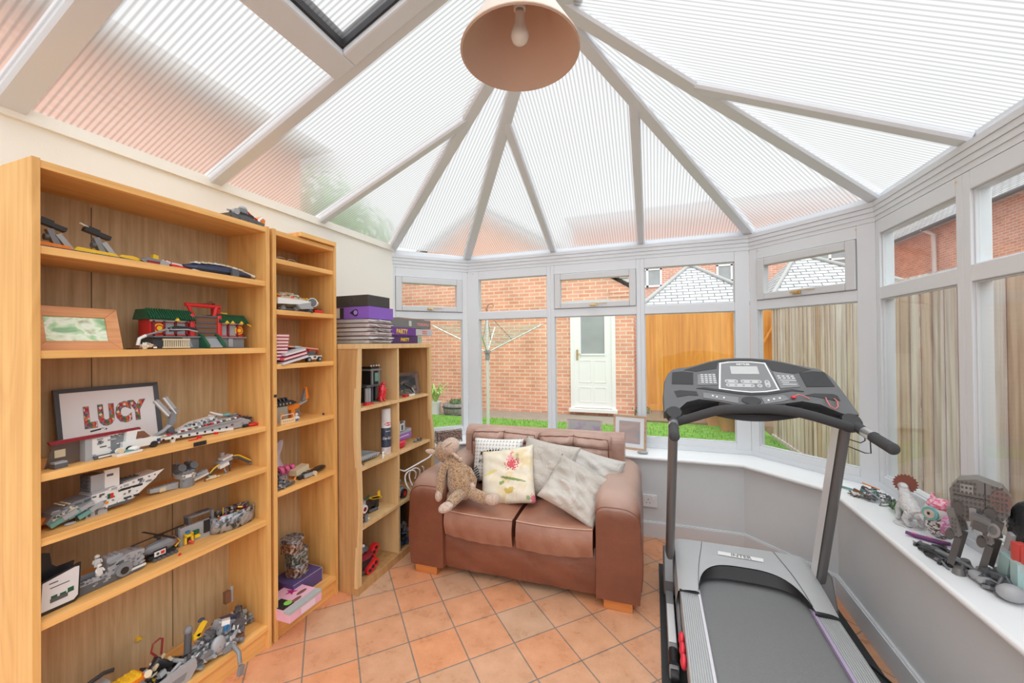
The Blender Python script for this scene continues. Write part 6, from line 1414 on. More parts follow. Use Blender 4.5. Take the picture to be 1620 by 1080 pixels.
g = G(); heap(g, 71, 110, (.13,.08,.045), [WH,LG,TN,MG,WH,RD,YL,BK], .016); o = g.build('surface_detail', PAL, t); o.location = (0,0,.055)
g = G(); g.prism([(-.15,.03),(.03,.04),(.04,.058),(-.15,.060)],-.125,-.10,'y',WH); g.prism([(-.02,.012),(.06,.020),(.03,.05),(-.04,.035)],-.13,-.11,'y',LG); g.build('mandible', PAL, t)
g = G(); g.cyl((.07,-.11,.055),(.125,-.07,.055),.026,.020,12,WH); g.cyl((.068,-.112,.055),(.074,-.107,.055),.022,n=12,mat=DG); g.build('cockpit', PAL, t)
g = G(); bk(g,.13,-.08,.0,.06,.03,.02,RD); bk(g,.165,-.04,.0,.03,.04,.03,GN); bk(g,.16,-.06,.0,.03,.02,.016,BK); g.tube([(.05,-.13,-.004),(.055,-.125,.02)],.004,6,BK); g.bb((-.13,-.10,.006),(.06,-.085,.014),DG); [g.cyl((-.10+.08*k,-.10,0),(-.10+.08*k,-.09,.02),.016,n=10,mat=MG) for k in range(3)]; g.build('undercarriage', PAL, t)
PKB = P_('book_pink', (.80,.13,.19), .5); PKP = P_('book_pages', (.80,.72,.70), .7); GYB = P_('book_grey', (.52,.55,.60), .5); RDB = P_('book_red', (.55,.03,.04), .5); CYB = P_('book_cover_mix', (.42,.52,.50), .5); ORB = P_('book_orange', (.85,.22,.05), .5)
def book(label, y, z, x, w, d, h, cm, rot=(0,0,0), group=None, cat='book', name='book'):
    t = thing(name, label, cat, (x, y, z), 0, group); t.rotation_euler = (rot[0], rot[1], H90+rot[2])
    g = G(); g.bb((-w/2,-d/2,0),(w/2,d/2,.0016)); g.bb((-w/2,-d/2,h-.0016),(w/2,d/2,h)); g.bb((-w/2,-d/2,0),(-w/2+.0016,d/2,h)); g.build('cover', cm, t)
    g = G(); g.bb((-w/2+.0016,-d/2+.002,.0016),(w/2-.003,d/2-.002,h-.0016)); g.build('pages', PKP, t)
    return t
for k in range(8):
    book(['lowest of the leaning pink annuals','second from the bottom of the leaning pink annuals','third from the bottom of the leaning pink annuals','fourth from the bottom of the leaning pink annuals','fourth from the top of the leaning pink annuals','third from the top of the leaning pink annuals','second from the top of the leaning pink annuals','topmost of the leaning pink annuals'][k]+' on the narrow bookcase',
         1.447+.002*k, NS[2]+.020+.0165*k, -1.84, .085, .20, .012, PKB, (.0,0,0), 'pink annuals on the narrow bookcase')
for k, (m, lb) in enumerate(((GYB,'grey book sloping down at the front of the pink annuals'),(PKB,'pink book sloping between two grey books'),(GYB,'upper grey book sloping against the pink annuals'))):
    o = book(lb, 1.52, NS[2]+.012+.020*k, -1.80, .16-.015*k, .17, .012, m, (0,0,.0)); o.rotation_euler = (0,-.22,H90)
o = book('thin comic with an orange and teal cover resting on the sloping books', 1.62, NS[2]+.075, -1.86, .22, .16, .008, ORB); o.rotation_euler = (0,.08,H90+.1)
g = G(); g.bb((-.07,-.0815,-.0008),(-.02,-.0795,.009)); g.build('teal_panel', CYB, o)
t = toy('toy_jeep', 'white and grey brick jeep with dark wheels at the right of the book shelf', 'toy', 1.675, NS[2], -1.79)
g = G(); g.prism([(-.055,.014),(.055,.014),(.058,.034),(-.01,.036),(-.055,.030)],-.025,.025,'y',WH); bk(g,-.045,0,.014,.03,.05,.014,DG); g.bb((.0,-.027,.022),(.016,-.025,.032),DG); g.build('body', PAL, t)
g = G(); g.prism([(-.035,.036),(.015,.036),(.01,.060),(-.02,.060)],-.022,.022,'y',DG); bk(g,-.01,0,.060,.025,.03,.008,RD); g.tube([(.035,0,.036),(.04,-.01,.06)],.004,6,DR); g.tube([(.045,-.01,.058),(.03,-.01,.062)],.003,5,RD); g.build('cab', PAL, t)
for wx in (-.035,.038): g = G(); g.cyl((wx,-.032,.014),(wx,-.018,.014),.015,n=16,mat=BK); g.cyl((wx,-.0335,.014),(wx,-.031,.014),.008,n=12,mat=LG); g.build('wheel', PAL, t)
# shelf with the orange blaster
t = toy('toy_blaster', 'orange, grey and black toy foam blaster standing on the narrow bookcase', 'toy', 1.600, NS[3], -1.86)
g = G(); g.prism([(-.02,.05),(.03,.05),(.05,.062),(.05,.075),(-.03,.082)],-.02,.0,'y',ORG); g.prism([(.0,.0),(.022,.0),(.020,.055),(-.005,.055)],-.018,-.002,'y',ORG); g.tube([(.018,-.01,.045),(.05,-.01,.04),(.06,-.01,.015),(.03,-.01,.008)],.006,6,MG); g.build('body', PAL, t)
g = G(); g.prism([(.045,.062),(.10,.082),(.105,.092),(.045,.076)],-.018,-.002,'y',LG); g.prism([(.07,.088),(.10,.092),(.105,.135),(.09,.155)],-.018,-.002,'y',MG); g.prism([(.092,.092),(.112,.100),(.098,.165),(.090,.160)],-.02,.0,'y',ORG); g.build('stock', PAL, t)
t = toy('toy_rack', 'black spiked brick rail lying across the clear box and the blaster', 'toy', 1.515, NS[3]+.083, -1.84)
g = G(); g.prism([(-.095,.0),(.08,.0),(.10,.008),(.07,.022),(-.095,.022)],-.02,.02,'y',BK); [g.box((-.085+.022*k,0,.028),(.006,.03,.022),DG,rot=(0,-.5,0)) for k in range(7)]; [g.cyl((-.085+.02*k,-.024,.008),(-.085+.02*k,-.019,.008),.005,n=8,mat=LG) for k in range(8)]; g.build('rail', PAL, t)
t = toy('clear_box', 'smoky clear plastic box with an orange logo patch beside the blaster', 'box', 1.485, NS[3], -1.83)
g = G(); g.bb((-.055,-.03,.0),(.055,.03,.08)); g.build('box_body', P_('smoky_clear', (.36,.33,.26), .12), t)
g = G(); g.cyl((.022,-.0315,.035),(.022,-.030,.035),.012,n=16,mat=ORG); g.build('patch', PAL, t)
t = toy('toy_xylophone', 'small pale wooden rack with a white wire handle at the shelf front', 'toy', 1.500, NS[3], -1.755)
g = G(); g.box((0,0,.012),(.085,.012,.024)); g.build('base', P_('pale_wood', (.78,.58,.36), .5), t, bevel=.002)
g = G(); g.tube([(-.038,0,.022),(-.038,0,.040),(-.033,0,.045),(.033,0,.045),(.038,0,.040),(.038,0,.022)],.0018,6,WH); g.build('wire_handle', PAL, t)
for k in range(6): g = G(); g.cyl((-.028+.011*k,-.0068,.014),(-.028+.011*k,-.0060,.014),.0025,n=8,mat=BN); g.build('peg_hole', PAL, t)
t = minifig(1.567, NS[3], -1.77, 'small white and blue toy figure leaning at the foot of the blaster', WH, BLU)
t = toy('toy_helmet', 'tiny violet toy piece alone at the right of the blaster shelf', 'toy', 1.745, NS[3], -1.77)
g = G(); g.prism([(-.004,0),(.005,0),(.003,.012),(-.003,.012)],-.004,.004,'y',11); g.build('body', PAL, t)
# bag, magenta toy, dark toys
def crumple(name, mat, parent, w, h, d, seed, amp=.01):
    g = G(); rd = random.Random(seed); ph = [rd.uniform(0,6) for _ in range(5)]
    def F(u, v, s):
        x = (u-.5)*w*(1-.25*v)+.012*math.sin(v*5+ph[0]); z = v*h*(1-.22*(1-u)); th = d*.5*math.sin(u*PI)**.6*(1-v*.8)
        return (x, s*th+amp*math.sin(u*9+v*6+ph[1])+amp*.7*math.sin(u*17-v*9+ph[2]), z)
    g.grid(lambda u, v: F(u, v, -1), 20, 20); g.grid(lambda u, v: F(u, v, 1), 20, 20); return g.build(name, mat, parent)
t = toy('carrier_bag', 'crumpled pale lilac carrier bag at the back of the fifth narrow shelf', 'bag', 1.520, NS[4], -1.90)
crumple('bag_body', P_('lilac_bag', (.60,.58,.66), .45), t, .17, .21, .08, 3)
t = toy('toy_tractor', 'magenta round toy tyres lying against the lilac bag', 'toy', 1.560, NS[4]+.025, -1.86)
for k in range(3): g = G(); g.cyl((-.035+.035*k,-.01,.030),(-.018+.035*k,-.01,.034),.026-.004*k,n=18,mat=PK); g.cyl((-.036+.035*k,-.01,.030),(-.034+.035*k,-.01,.030),.010,n=12,mat=DR); g.build('tyre', PAL, t)
t = toy('toy_vehicle', 'tan and black brick vehicle at the right of the fifth narrow shelf', 'toy', 1.655, NS[4], -1.80)
g = G(); g.box((-.03,.02,.040),(.09,.05,.03),TN,rot=(0,-.15,.1)); heap(g, 82, 30, (.05,.03,.05), [TN,TN,DG,BN,WH], .013); g.build('hull', PAL, t)
g = G(); g.box((.0,-.02,.018),(.14,.02,.018),BK,rot=(0,-.1,0)); g.ell((.075,-.01,.022),(.045,.02,.012),BK); g.cyl((.02,-.045,.012),(.02,-.03,.012),.012,n=12,mat=TN); bk(g,-.02,-.03,.005,.05,.02,.018,LG); g.build('chassis', PAL, t)
t = toy('toy_parts', 'dark brick robot parts at the left front of the fifth narrow shelf', 'toy', 1.475, NS[4], -1.79)
g = G(); heap(g, 84, 70, (.05,.05,.055), [DG,MG,BK,LG,BK], .014); g.tube([(-.02,-.03,.008),(.06,-.03,.010),(.075,-.03,.03)],.005,6,ORG); g.tube([(.0,-.02,.015),(.05,-.025,.012)],.006,6,YL); g.build('part_pile', PAL, t)
g = G(); g.tube([(-.05,-.04,.006),(.0,-.042,.012),(.06,-.035,.012)],.008,8,DG); g.build('arm', PAL, t)
# stack of tins and boxes at the bottom
TINB = tinart('tin_print_brown', (.20,.10,.05), (.42,.25,.14), 40); TING = tinart('tin_print_green', (.07,.10,.08), (.26,.28,.22), 34)
def tin(label, z, y, mat, rz, w=.10, h=.07, brand=True):
    t = thing('lunch_tin', label, 'tin', (-1.845, y, z), H90+rz, 'stacked collectors tins')
    c = .022; pts = [(-w/2+c,-w/2),(w/2-c,-w/2),(w/2,-w/2+c),(w/2,w/2-c),(w/2-c,w/2),(-w/2+c,w/2),(-w/2,w/2-c),(-w/2,-w/2+c)]
    g = G(); g.prism(pts, 0, h*.72, 'z'); g.build('tin_body', mat, t, bevel=.002)
    g = G(); g.prism([(x*1.015,y*1.015) for x, y in pts], h*.72, h, 'z'); g.build('lid', TIN, t, bevel=.004)
    return t
def tinring(t, w=.10):
    g = G(); g.tube([(-.012+.020*math.cos(a),-w/2-.0015,.033+.020*math.sin(a)) for a in [2*PI*k/20 for k in range(20)]],.0016,5,closed=True); g.tube([(-.012+.013*math.cos(a),-w/2-.0015,.033+.013*math.sin(a)) for a in [2*PI*k/20 for k in range(20)]],.0016,5,closed=True); g.build('ring_print', P_('tin_silver', (.5,.5,.52), .3, metal=.6), t)
PZ = NS[5]
t = thing('gift_box', 'worn dark purple cardboard box under the stack of three tins', 'box', (-1.845,1.632,PZ), H90-.02)
g = G(); g.box((0,0,.0375),(.185,.16,.075)); g.build('carton', P_('purple_card', (.085,.06,.19), .5, noise=.3, nscale=14), t, bevel=.002)
g = G()
for a, b in (((-.0925,-.08,.075),(.0925,-.08,.075)),((.0925,-.08,0),(.0925,-.08,.075)),((.0925,-.08,.075),(.0925,.08,.075))): g.tube([a, b], .0012, 4)
g.build('worn_edge', P_('worn_card', (.5,.46,.5), .8), t)
a = tin('brown and grey patterned tin, lowest of the three stacked tins', PZ+.075, 1.630, TINB, .10); tinring(a)
a = tin('green camouflage patterned tin in the middle of the three stacked tins', PZ+.146, 1.628, TING, -.05)
a = tin('brown and grey domed tin, topmost of the three stacked tins', PZ+.217, 1.600, TINB, .18); tinring(a)
t = thing('craft_set_box', 'pink flat gift box with a dark pink star on the lowest narrow shelf', 'box', (-1.735,1.497,PZ), H90)
g = G(); g.box((0,0,.027),(.19,.20,.054)); g.build('carton', P_('pink_card', (.80,.44,.56), .4, noise=.12, nscale=10), t, bevel=.0015)
g = G(); g.bb((-.096,-.1015,.040),(.096,-.062,.0546)); g.build('silver_band', P_('silver_card', (.42,.46,.47), .3), t)
g = G(); pts = [((.030 if k%2 == 0 else .012)*math.cos(PI/2+PI*k/5)+.028, (.030 if k%2 == 0 else .012)*math.sin(PI/2+PI*k/5)+.030) for k in range(10)]; g.prism(pts, .054, .0552, 'z'); g.build('star_print', P_('magenta_print', (.42,.02,.16), .4), t)
g = G(); g.bb((-.094,-.058,.054),(-.03,.03,.0548)); g.build('dark_label', BLK, t)
g = G(); g.cyl((-.045,-.03,.0546),(-.045,-.03,.0556),.018,n=20); g.build('lime_disc', P_('lime_print', (.25,.60,.08), .4), t)
g = G(); g.ell((.045,-.02,.0545),(.030,.012,.0012)); g.ell((-.01,-.045,.0545),(.03,.012,.0012)); g.build('brush_print', P_('brown_print', (.20,.09,.06), .4), t)
g = G(); g.bb((-.03,-.1012,.006),(.055,-.0995,.036)); g.build('side_label', P_('pale_pink', (.80,.62,.70), .5), t)
# ---------------------------------------------------------------- on top of the low cube unit
UT = 1.4335
NB = P_('notebook_black', (.02,.02,.022), .5); NR = P_('notebook_red', (.30,.03,.04), .5); WIRE = P_('spiral_wire', (.62,.58,.55), .3, metal=.7)
PAPER = P_('loose_paper', (.70,.66,.66), .8, noise=.12, nscale=30)
zz = UT; names = ['lowest','second from the bottom','third from the bottom','third from the top','second from the top','topmost']
for k in range(6):
    h = (.024,.022,.026,.025,.026,.026)[k]; w = (.34,.34,.33,.33,.33,.32)[k]
    t = thing('notebook', '%s of the spiral notebooks stacked on the cube unit' % names[k], 'notebook', (-1.79+.004*((k*7)%3), 2.06, zz+.0004), .015*((k*5)%3-1), 'spiral notebooks on the cube unit')
    g = G(); g.bb((-w/2,-.115,0),(w/2,.118,.0014)); g.bb((-w/2,-.115,h-.0016),(w/2,.118,h)); g.build('cover', NR if k in (2,4) else NB, t)
    g = G(); n = 16
    g.bb((-w/2+.004,-.108,.002),(w/2-.004,.112,h-.003)); rd = random.Random(k)
    for j in range(5):
        y = -.08+.04*j; zc = h*rd.uniform(.3,.7); g.box((w/2+.004,y,zc),(.03,.05,.0015),rot=(rd.uniform(-.2,.2),rd.uniform(-.3,.3),rd.uniform(-.3,.3)))
    g.build('pages', PAPER, t)
    if k not in (1, 3):
        g = G(); [g.tube([(-w/2+.012+i*(w-.03)/26,-.115+.007*math.cos(a),h/2+(h/2)*math.sin(a)) for a in (0,1.05,2.1,3.14,4.2,5.24,6.28)],.0009,4) for i in range(26)]; g.build('spiral_binding', WIRE, t)
    zz += h+.0006
PUR = P_('lever_arch_purple', (.24,.11,.52), .35); PURD = P_('lever_arch_light', (.36,.24,.66), .35)
t = thing('lever_arch_file', 'purple lever arch file lying on the spiral notebooks', 'folder', (-1.785, 2.068, zz+.0006), 0)
g = G(); g.bb((-.165,-.115,0),(.165,.12,.002)); g.bb((-.165,-.115,.073),(.165,.12,.075)); g.bb((-.165,-.115,.002),(.165,-.112,.073)); g.bb((.162,-.112,.002),(.165,.12,.073)); g.build('cover', PUR, t)
g = G(); g.bb((-.160,-.112,.004),(.160,.118,.071)); g.build('contents', PAPER, t)
g = G(); g.bb((-.155,-.1165,.006),(-.055,-.115,.068)); g.build('spine_label', P_('label_cream', (.66,.62,.56), .6), t)
g = G(); g.bb((-.055,-.118,.004),(-.028,-.115,.070)); g.build('label_slot', BLK, t)
g = G(); g.prism([(.020,.036),(.045,.052),(.070,.060),(.082,.050),(.084,.030),(.074,.016),(.060,.016),(.040,.028)],-.1175,-.115,'y'); g.build('finger_hole', BLK, t)
g = G(); g.cyl((.066,-.1182,.038),(.066,-.117,.038),.014,n=18); g.build('hole_centre', PURD, t)
t = thing('storage_box', 'plain black box on top of the purple lever arch file', 'box', (-1.79, 2.055, zz+.0766), 0)
g = G(); g.bb((-.165,-.105,0),(.165,.105,.069)); g.build('carton', P_('black_card', (.045,.042,.040), .5), t, bevel=.002)
g = G(); g.tube([(.045+.022*math.cos(a),-.1055,.036+.022*math.sin(a)) for a in [2*PI*k/20 for k in range(20)]],.0012,5,closed=True); g.build('embossed_mark', P_('black_emboss', (.08,.075,.07), .3), t)
def game(name, label, y0, y1, z0, z1, x0, x1, m, lid=None):
    t = thing(name, label, 'board game', ((x0+x1)/2, (y0+y1)/2, z0), H90); w, d = y1-y0, x1-x0
    g = G(); g.bb((-w/2,-d/2,.0),(w/2,d/2,z1-z0)); g.build('box_lid', m, t, bevel=.0015); return t, w, d
gm, w, d = game('board_game', 'dark purple board game box at the bottom of the pile on the cube unit', 2.20, 2.545, UT+.0005, UT+.056, -1.97, -1.665, P_('game_purple_dark', (.055,.022,.13), .35))
text('PARTY', .034, P_('yellow_print', (.85,.60,.03), .4), gm, 'lettering', (.01,-d/2-.0008,.026), (H90,0,0), .0003, 1, .0008)
gm, w, d = game('board_game', 'purple board game box with yellow lettering above the dark purple one', 2.19, 2.51, UT+.0565, UT+.112, -1.96, -1.655, P_('game_purple', (.13,.035,.27), .35)); gm.rotation_euler[2] += .03
text('PARTY', .046, P_('yellow_print', (.85,.60,.03), .4), gm, 'lettering', (-.02,-d/2-.0008,.027), (H90,0,0), .0003, 1, .001)
gm, w, d = game('board_game', 'green and white thin game box end beside the dark purple box', 2.55, 2.608, UT+.0005, UT+.050, -1.95, -1.67, P_('game_teal', (.30,.44,.38), .4, noise=.5, nscale=30))
gm, w, d = game('board_game', 'silver game box with red lettering overhanging the right of the unit', 2.515, 2.745, UT+.0605, UT+.108, -1.95, -1.66, P_('game_silver', (.50,.50,.52), .35))
g = G(); rd = random.Random(1)
for r_ in range(2):
    for c_ in range(5): g.bb((-.03+.013*c_,-d/2-.0008,.010+.016*r_),(-.021+.013*c_,-d/2,.022+.016*r_))
g.build('red_print', P_('red_print', (.66,.16,.18), .4), gm)
gm, w, d = game('board_game', 'grey game box with pink lettering on top of the silver game box', 2.18, 2.725, UT+.1125, UT+.178, -1.96, -1.665, P_('game_grey', (.165,.175,.175), .35))
text('MONOPOLY', .030, P_('pink_print', (.78,.30,.34), .4), gm, 'lettering', (.17,-d/2-.0008,.030), (H90,0,0), .0003, 1, .0008)
g = G(); g.bb((w/2-.0004,-d/2,.001),(w/2+.0006,d/2,.064)); g.build('box_end', BLK, gm)
g = G(); g.bb((-.02,-d/2-.001,.014),(.012,-d/2,.052)); g.build('corner_logo', P_('logo_pale', (.55,.55,.53), .4), gm)
gm, w, d = game('board_game', 'thin brown game board lying on the grey game box', 2.35, 2.68, UT+.1785, UT+.1865, -1.95, -1.69, P_('game_brown', (.36,.15,.09), .5))
# ---------------------------------------------------------------- inside the cube unit
R1, R2_, R3, R4 = 1.0585, .7105, .3685, .0455
t = toy('toy_watchtower', 'black and grey brick tower with a flared top in the upper left compartment', 'toy', 2.095, R1, -1.74)
g = G(); g.bb((-.085,-.05,0),(.06,.05,.006),DG); [g.cyl((x,-.035,.006),(x,-.035,.095),.012,n=8,mat=LG) for x in (-.07,-.045)]; [g.cyl((x,-.03,.006),(x,-.03,.100),.008,n=8,mat=DG) for x in (-.01,.03)]; g.bb((-.08,-.02,.006),(.05,.04,.10),BK); g.bb((-.09,-.055,.10),(.055,.05,.112),DG); g.build('base', PAL, t)
g = G(); g.bb((-.025,-.04,.112),(.045,.035,.20),BK); g.bb((-.03,-.045,.112),(-.015,-.035,.20),MG); g.bb((.035,-.045,.112),(.05,-.035,.20),MG); g.bb((.0,-.048,.13),(.03,-.042,.185),TG); g.bb((-.045,-.05,.20),(.06,.045,.212),MG); g.build('tower', PAL, t)
g = G(); g.bb((-.03,-.04,.212),(.045,.035,.226),BK); [g.ell((x,-.04,.232),.006,WH,n=8,m=6) for x in (-.03,-.005,.02,.045)]; g.build('parapet', PAL, t)
t = toy('toy_dinosaur', 'glossy red rubber dinosaur standing upright beside the black tower', 'toy', 2.115, R1, -1.655)
g = G(); g.tube([(0,.0,.035),(0,-.002,.055),(0,-.004,.080),(0,-.004,.100),(0,-.006,.112)],[.022,.025,.021,.015,.011],12,RD); g.ell((0,-.010,.116),(.012,.014,.011),RD); g.ell((0,0,.035),(.023,.02,.02),RD)
for s_ in (-1, 1): g.tube([(s_*.013,0,.035),(s_*.017,-.004,.012),(s_*.018,-.010,.004)],[.012,.009,.009],8,RD); g.tube([(s_*.018,-.006,.085),(s_*.028,-.012,.078),(s_*.026,-.020,.072)],.005,7,RD)
g.tube([(0,.01,.03),(0,.035,.012),(.02,.05,.008)],[.014,.009,.004],8,RD); [g.box((0,.020,.04+.014*k),(.004,.012,.012),RD,rot=(.8,0,0)) for k in range(5)]
g.build('body', [P_('glossy_red', (.66,.012,.03), .15, coat=.6)]*16, t)
t = toy('toy_robot', 'small dark and white brick robot at the front left of the upper compartment', 'toy', 1.875, R1, -1.66)
g = G(); g.box((.0,0,.03),(.035,.025,.045),DG,rot=(0,.3,0)); g.box((-.005,-.014,.035),(.022,.005,.028),WH,rot=(0,.3,0)); bk(g,-.01,0,.055,.02,.02,.012,ORG); g.tube([(.0,-.01,.01),(-.02,-.01,0)],.006,6,BK); g.build('body', PAL, t)
t = toy('loose_brick', 'flat red toy piece at the front of the upper left compartment', 'toy brick', 1.965, R1, -1.645)
g = G(); g.prism([(-.03,.0),(.045,.0),(.045,.008),(-.01,.016),(-.03,.008)],-.012,.012,'y',RD); g.build('body', PAL, t)
t, M = frame('picture_frame', 'dark bronze photo frame in the upper right compartment', (-1.70,2.468,R1), H90-.42, .205, .165, .026, P_('bronze_frame', (.16,.10,.08), .3, metal=.5), .22, .014, 0, None, photo_mat('portrait_print', [(.40,(.015,.015,.018)),(.50,(.05,.045,.045)),(.58,(.22,.15,.12)),(.66,(.40,.28,.22))], 6, 8))
t = toy('toy_jet', 'black and grey toy jet leaning in front of the bronze frame', 'toy', 2.385, R1, -1.645)
g = G(); g.tube([(-.05,0,.09),(.02,0,.062),(.075,-.005,.015)],[.007,.009,.006],7,BK); g.box((.055,-.006,.035),(.05,.01,.010),LG,rot=(0,.85,0)); g.tube([(-.04,0,.05),(.02,0,.035),(.06,0,.010)],.007,6,DG); g.tube([(-.045,-.006,.065),(-.06,-.006,.035),(-.04,-.006,.03)],.005,6,8); g.build('fuselage', PAL, t)
g = G(); bk(g,-.03,0,.0,.04,.03,.014,RD); g.box((.02,0,.007),(.09,.03,.012),WH); g.build('stand', PAL, t)
t = toy('spray_can', 'white and navy aerosol can of de-icer in the second left compartment', 'spray can', 2.165, R2_, -1.665)
CANW = P_('can_white', (.78,.78,.80), .25); 
g = G(); g.lathe([(.028,0),(.031,.004),(.031,.205),(.0305,.21)], n=32, mat=0); can = g.build('can_body', [CANW], t)
g = G(); g.lathe([(.0308,.207),(.0312,.21),(.0305,.288),(.027,.295),(.0,.296)], n=32); g.build('cap', P_('cap_white', (.70,.69,.68), .35), t)
g = G(); g.lathe([(.0312,.045),(.0314,.046),(.0314,.170),(.0312,.171)], n=32); g.f = [f for f in g.f if len(f) == 4]; g.m = g.m[:len(g.f)]; g.sm = g.sm[:len(g.f)]; g.build('navy_band', P_('can_navy', (.045,.06,.10), .3, noise=.6, nscale=30), t)
FR_ = -.45
def oncan(o, dz=0): return o
g = G(); 
for k in range(20): pass
pts = [(.024*math.cos(a), .196+.0115*math.sin(a)) for a in [2*PI*k/24 for k in range(24)]]
vs = [(.0318*math.sin(x/.0318+FR_), -.0318*math.cos(x/.0318+FR_), z) for x, z in pts]+[(.0318*math.sin(FR_), -.0318*math.cos(FR_), .196)]
g._add(vs, [(i, (i+1)%24, 24) for i in range(24)], 0, True); g.build('red_oval', P_('can_red', (.62,.03,.04), .3), t)
def curved_text(body, size, z, mat, nm, sx=1, bold=.0005):
    o = text(body, size, mat, t, nm, (0,0,0), (0,0,0), .0001, 1, bold)
    for v in o.data.vertices:
        x, y = v.co.x*sx, v.co.y; a = x/.0324+FR_; v.co = Vector((.0324*math.sin(a), -.0324*math.cos(a), z+y))
    return o
curved_text('CarPlan', .013, .196, CANW, 'brand_lettering', 1.0); curved_text('de-icer', .030, .105, CANW, 'lettering', .95, .001); curved_text('extreme', .010, .150, CANW, 'lettering')
g = G(); rd = random.Random(3)
for k in range(5): a = FR_+rd.uniform(-.4,.4); z = .012+.007*k; g.tube([(.0316*math.sin(a+b), -.0316*math.cos(a+b), z) for b in (-.4,-.2,0,.2,.4)], .0012, 4)
g.build('small_print', P_('can_print', (.55,.25,.33), .5), t)
t = toy('toy_starship', 'grey and violet brick starship in the second left compartment', 'toy', 1.975, R2_, -1.70)
g = G(); g.prism([(-.12,.018),(.08,.012),(.115,.030),(.04,.040),(-.12,.048)],-.05,.03,'y',LG); g.prism([(-.12,.052),(.0,.045),(.085,.038),(.02,.060),(-.08,.085),(-.12,.090)],-.03,.02,'y',MG); [g.cyl((-.11+.018*k,-.052,.020),(-.11+.018*k,-.048,.020),.005,n=8,mat=DG) for k in range(11)]; g.box((-.08,-.033,.060),(.07,.006,.014),P_ and 11,rot=(0,.2,0)); g.build('hull', PAL, t)
g = G(); g.tube([(-.09,-.01,.0),(-.09,-.01,.02)],.006,6,DG); g.tube([(.03,-.01,.0),(.03,-.01,.02)],.006,6,DG); g.build('stand', PAL, t)
minifig(2.065, R2_, -1.612, 'lone white toy figure at the shelf edge in front of the aerosol can', rz=.4)
t = toy('loose_brick', 'white and brown toy bits at the front of the second left compartment', 'toy brick', 1.885, R2_, -1.635)
g = G(); bk(g,-.02,0,0,.02,.012,.010,WH,True); bk(g,.0,.0,0,.022,.014,.007,WH); bk(g,.022,0,0,.014,.01,.006,BN); g.build('body', PAL, t)
t = thing('plastic_tub', 'round red plastic tub in the second right compartment', 'tub', (-1.68, 2.315, R2_)); g = G(); g.lathe([(.035,0),(.048,.01),(.052,.035),(.046,.050),(.0,.052)], n=24); g.build('body', P_('tub_red', (.62,.03,.06), .3), t)
t = thing('gift_box', 'small purple box balanced on the red tub in the second right compartment', 'box', (-1.69, 2.345, R2_+.0525), H90); g = G(); g.box((0,0,.021),(.16,.09,.042)); g.build('carton', P_('violet_card', (.28,.12,.40), .4), t, bevel=.003)
g = G(); [g.bb((-.06+.022*k,-.0458,.020),(-.045+.022*k,-.045,.028)) for k in range(5)]; g.build('pale_print', P_('pale_print', (.7,.6,.75), .5), t)
t = toy('toy_castle', 'small light grey brick ruin on the purple box in the second right compartment', 'toy', 2.355, R2_+.095, -1.69)
g = G(); g.bb((-.07,-.04,0),(.075,.03,.010),LG); g.bb((-.05,-.02,.010),(-.03,.0,.085),LG); g.bb((.01,-.02,.010),(.03,.0,.080),LG); g.bb((-.03,-.022,.015),(.01,-.018,.065),WH); g.bb((-.02,-.024,.020),(.002,-.021,.055),DG); g.bb((.03,-.03,.010),(.09,.02,.018),LG); g.build('body', PAL, t)
t = toy('toy_parts', 'few grey toy bits at the right of the second right compartment', 'toy', 2.50, R2_, -1.64)
g = G(); heap(g, 95, 14, (.03,.02,.02), [LG,MG,DG], .012); g.build('part_pile', PAL, t)
t = toy('toy_robot', 'white and grey brick robot with brown legs in the third left compartment', 'toy', 1.905, R3, -1.66)
g = G(); g.bb((-.04,-.03,.055),(.02,.03,.125),LG); g.cyl((-.005,-.045,.085),(-.005,-.03,.085),.024,n=16,mat=WH); g.cyl((-.005,-.048,.085),(-.005,-.044,.085),.012,n=14,mat=DR); heap(g, 96, 30, (.045,.03,.03), [LG,WH,MG,DG], .014); g.build('torso', PAL, t)
g = G(); g.box((-.02,-.01,.045),(.08,.04,.022),BN,rot=(0,-.1,0)); g.cyl((.02,-.03,.0),(.02,-.03,.04),.012,n=10,mat=MG); g.cyl((-.03,-.02,.0),(-.03,-.02,.04),.012,n=10,mat=DG); g.build('leg', PAL, t)
t = toy('toy_vehicle', 'black brick vehicle with yellow fins in the third left compartment', 'toy', 2.05, R3, -1.72)
g = G(); g.box((0,0,.045),(.15,.05,.030),BK,rot=(0,.1,0)); g.cyl((-.05,-.03,.02),(-.05,.03,.02),.018,n=14,mat=BK); g.cyl((.05,-.03,.02),(.05,.03,.02),.018,n=14,mat=BK); g.tube([(-.03,-.03,.01),(.04,-.04,.008)],.010,8,DG); g.build('body', PAL, t)
g = G(); [g.box((.02+.012*k,-.03,.085-.006*k),(.085,.004,.008),YL,rot=(0,.2,0)) for k in range(4)]; g.prism([(.06,.06),(.085,.07),(.08,.11),(.06,.10)],-.03,-.024,'y',YL); g.build('yellow_fin', PAL, t)
g = G(); g.tube([(-.06,-.02,.085),(-.01,-.02,.105)],.006,6,GN); g.build('green_rod', PAL, t)
CABW = P_('cable_white', (.72,.71,.70), .4)
g = G(); g.tube([(-1.72,2.24,.60),(-1.62,2.30,.555),(-1.57,2.38,.585),(-1.55,2.50,.60),(-1.555,2.60,.625),(-1.60,2.68,.64),(-1.70,2.74,.62)], .0055, 8)
pts = [(-1.60+.015*math.sin(a*2), 2.33+.065*math.cos(a)+.008*a, .475+.075*math.sin(a)) for a in [k*.35 for k in range(40)]]; g.tube(pts, .0050, 8)
tag(g.build('extension_cable', CABW), 'coiled white extension cable hanging in the third right compartment', 'cable')
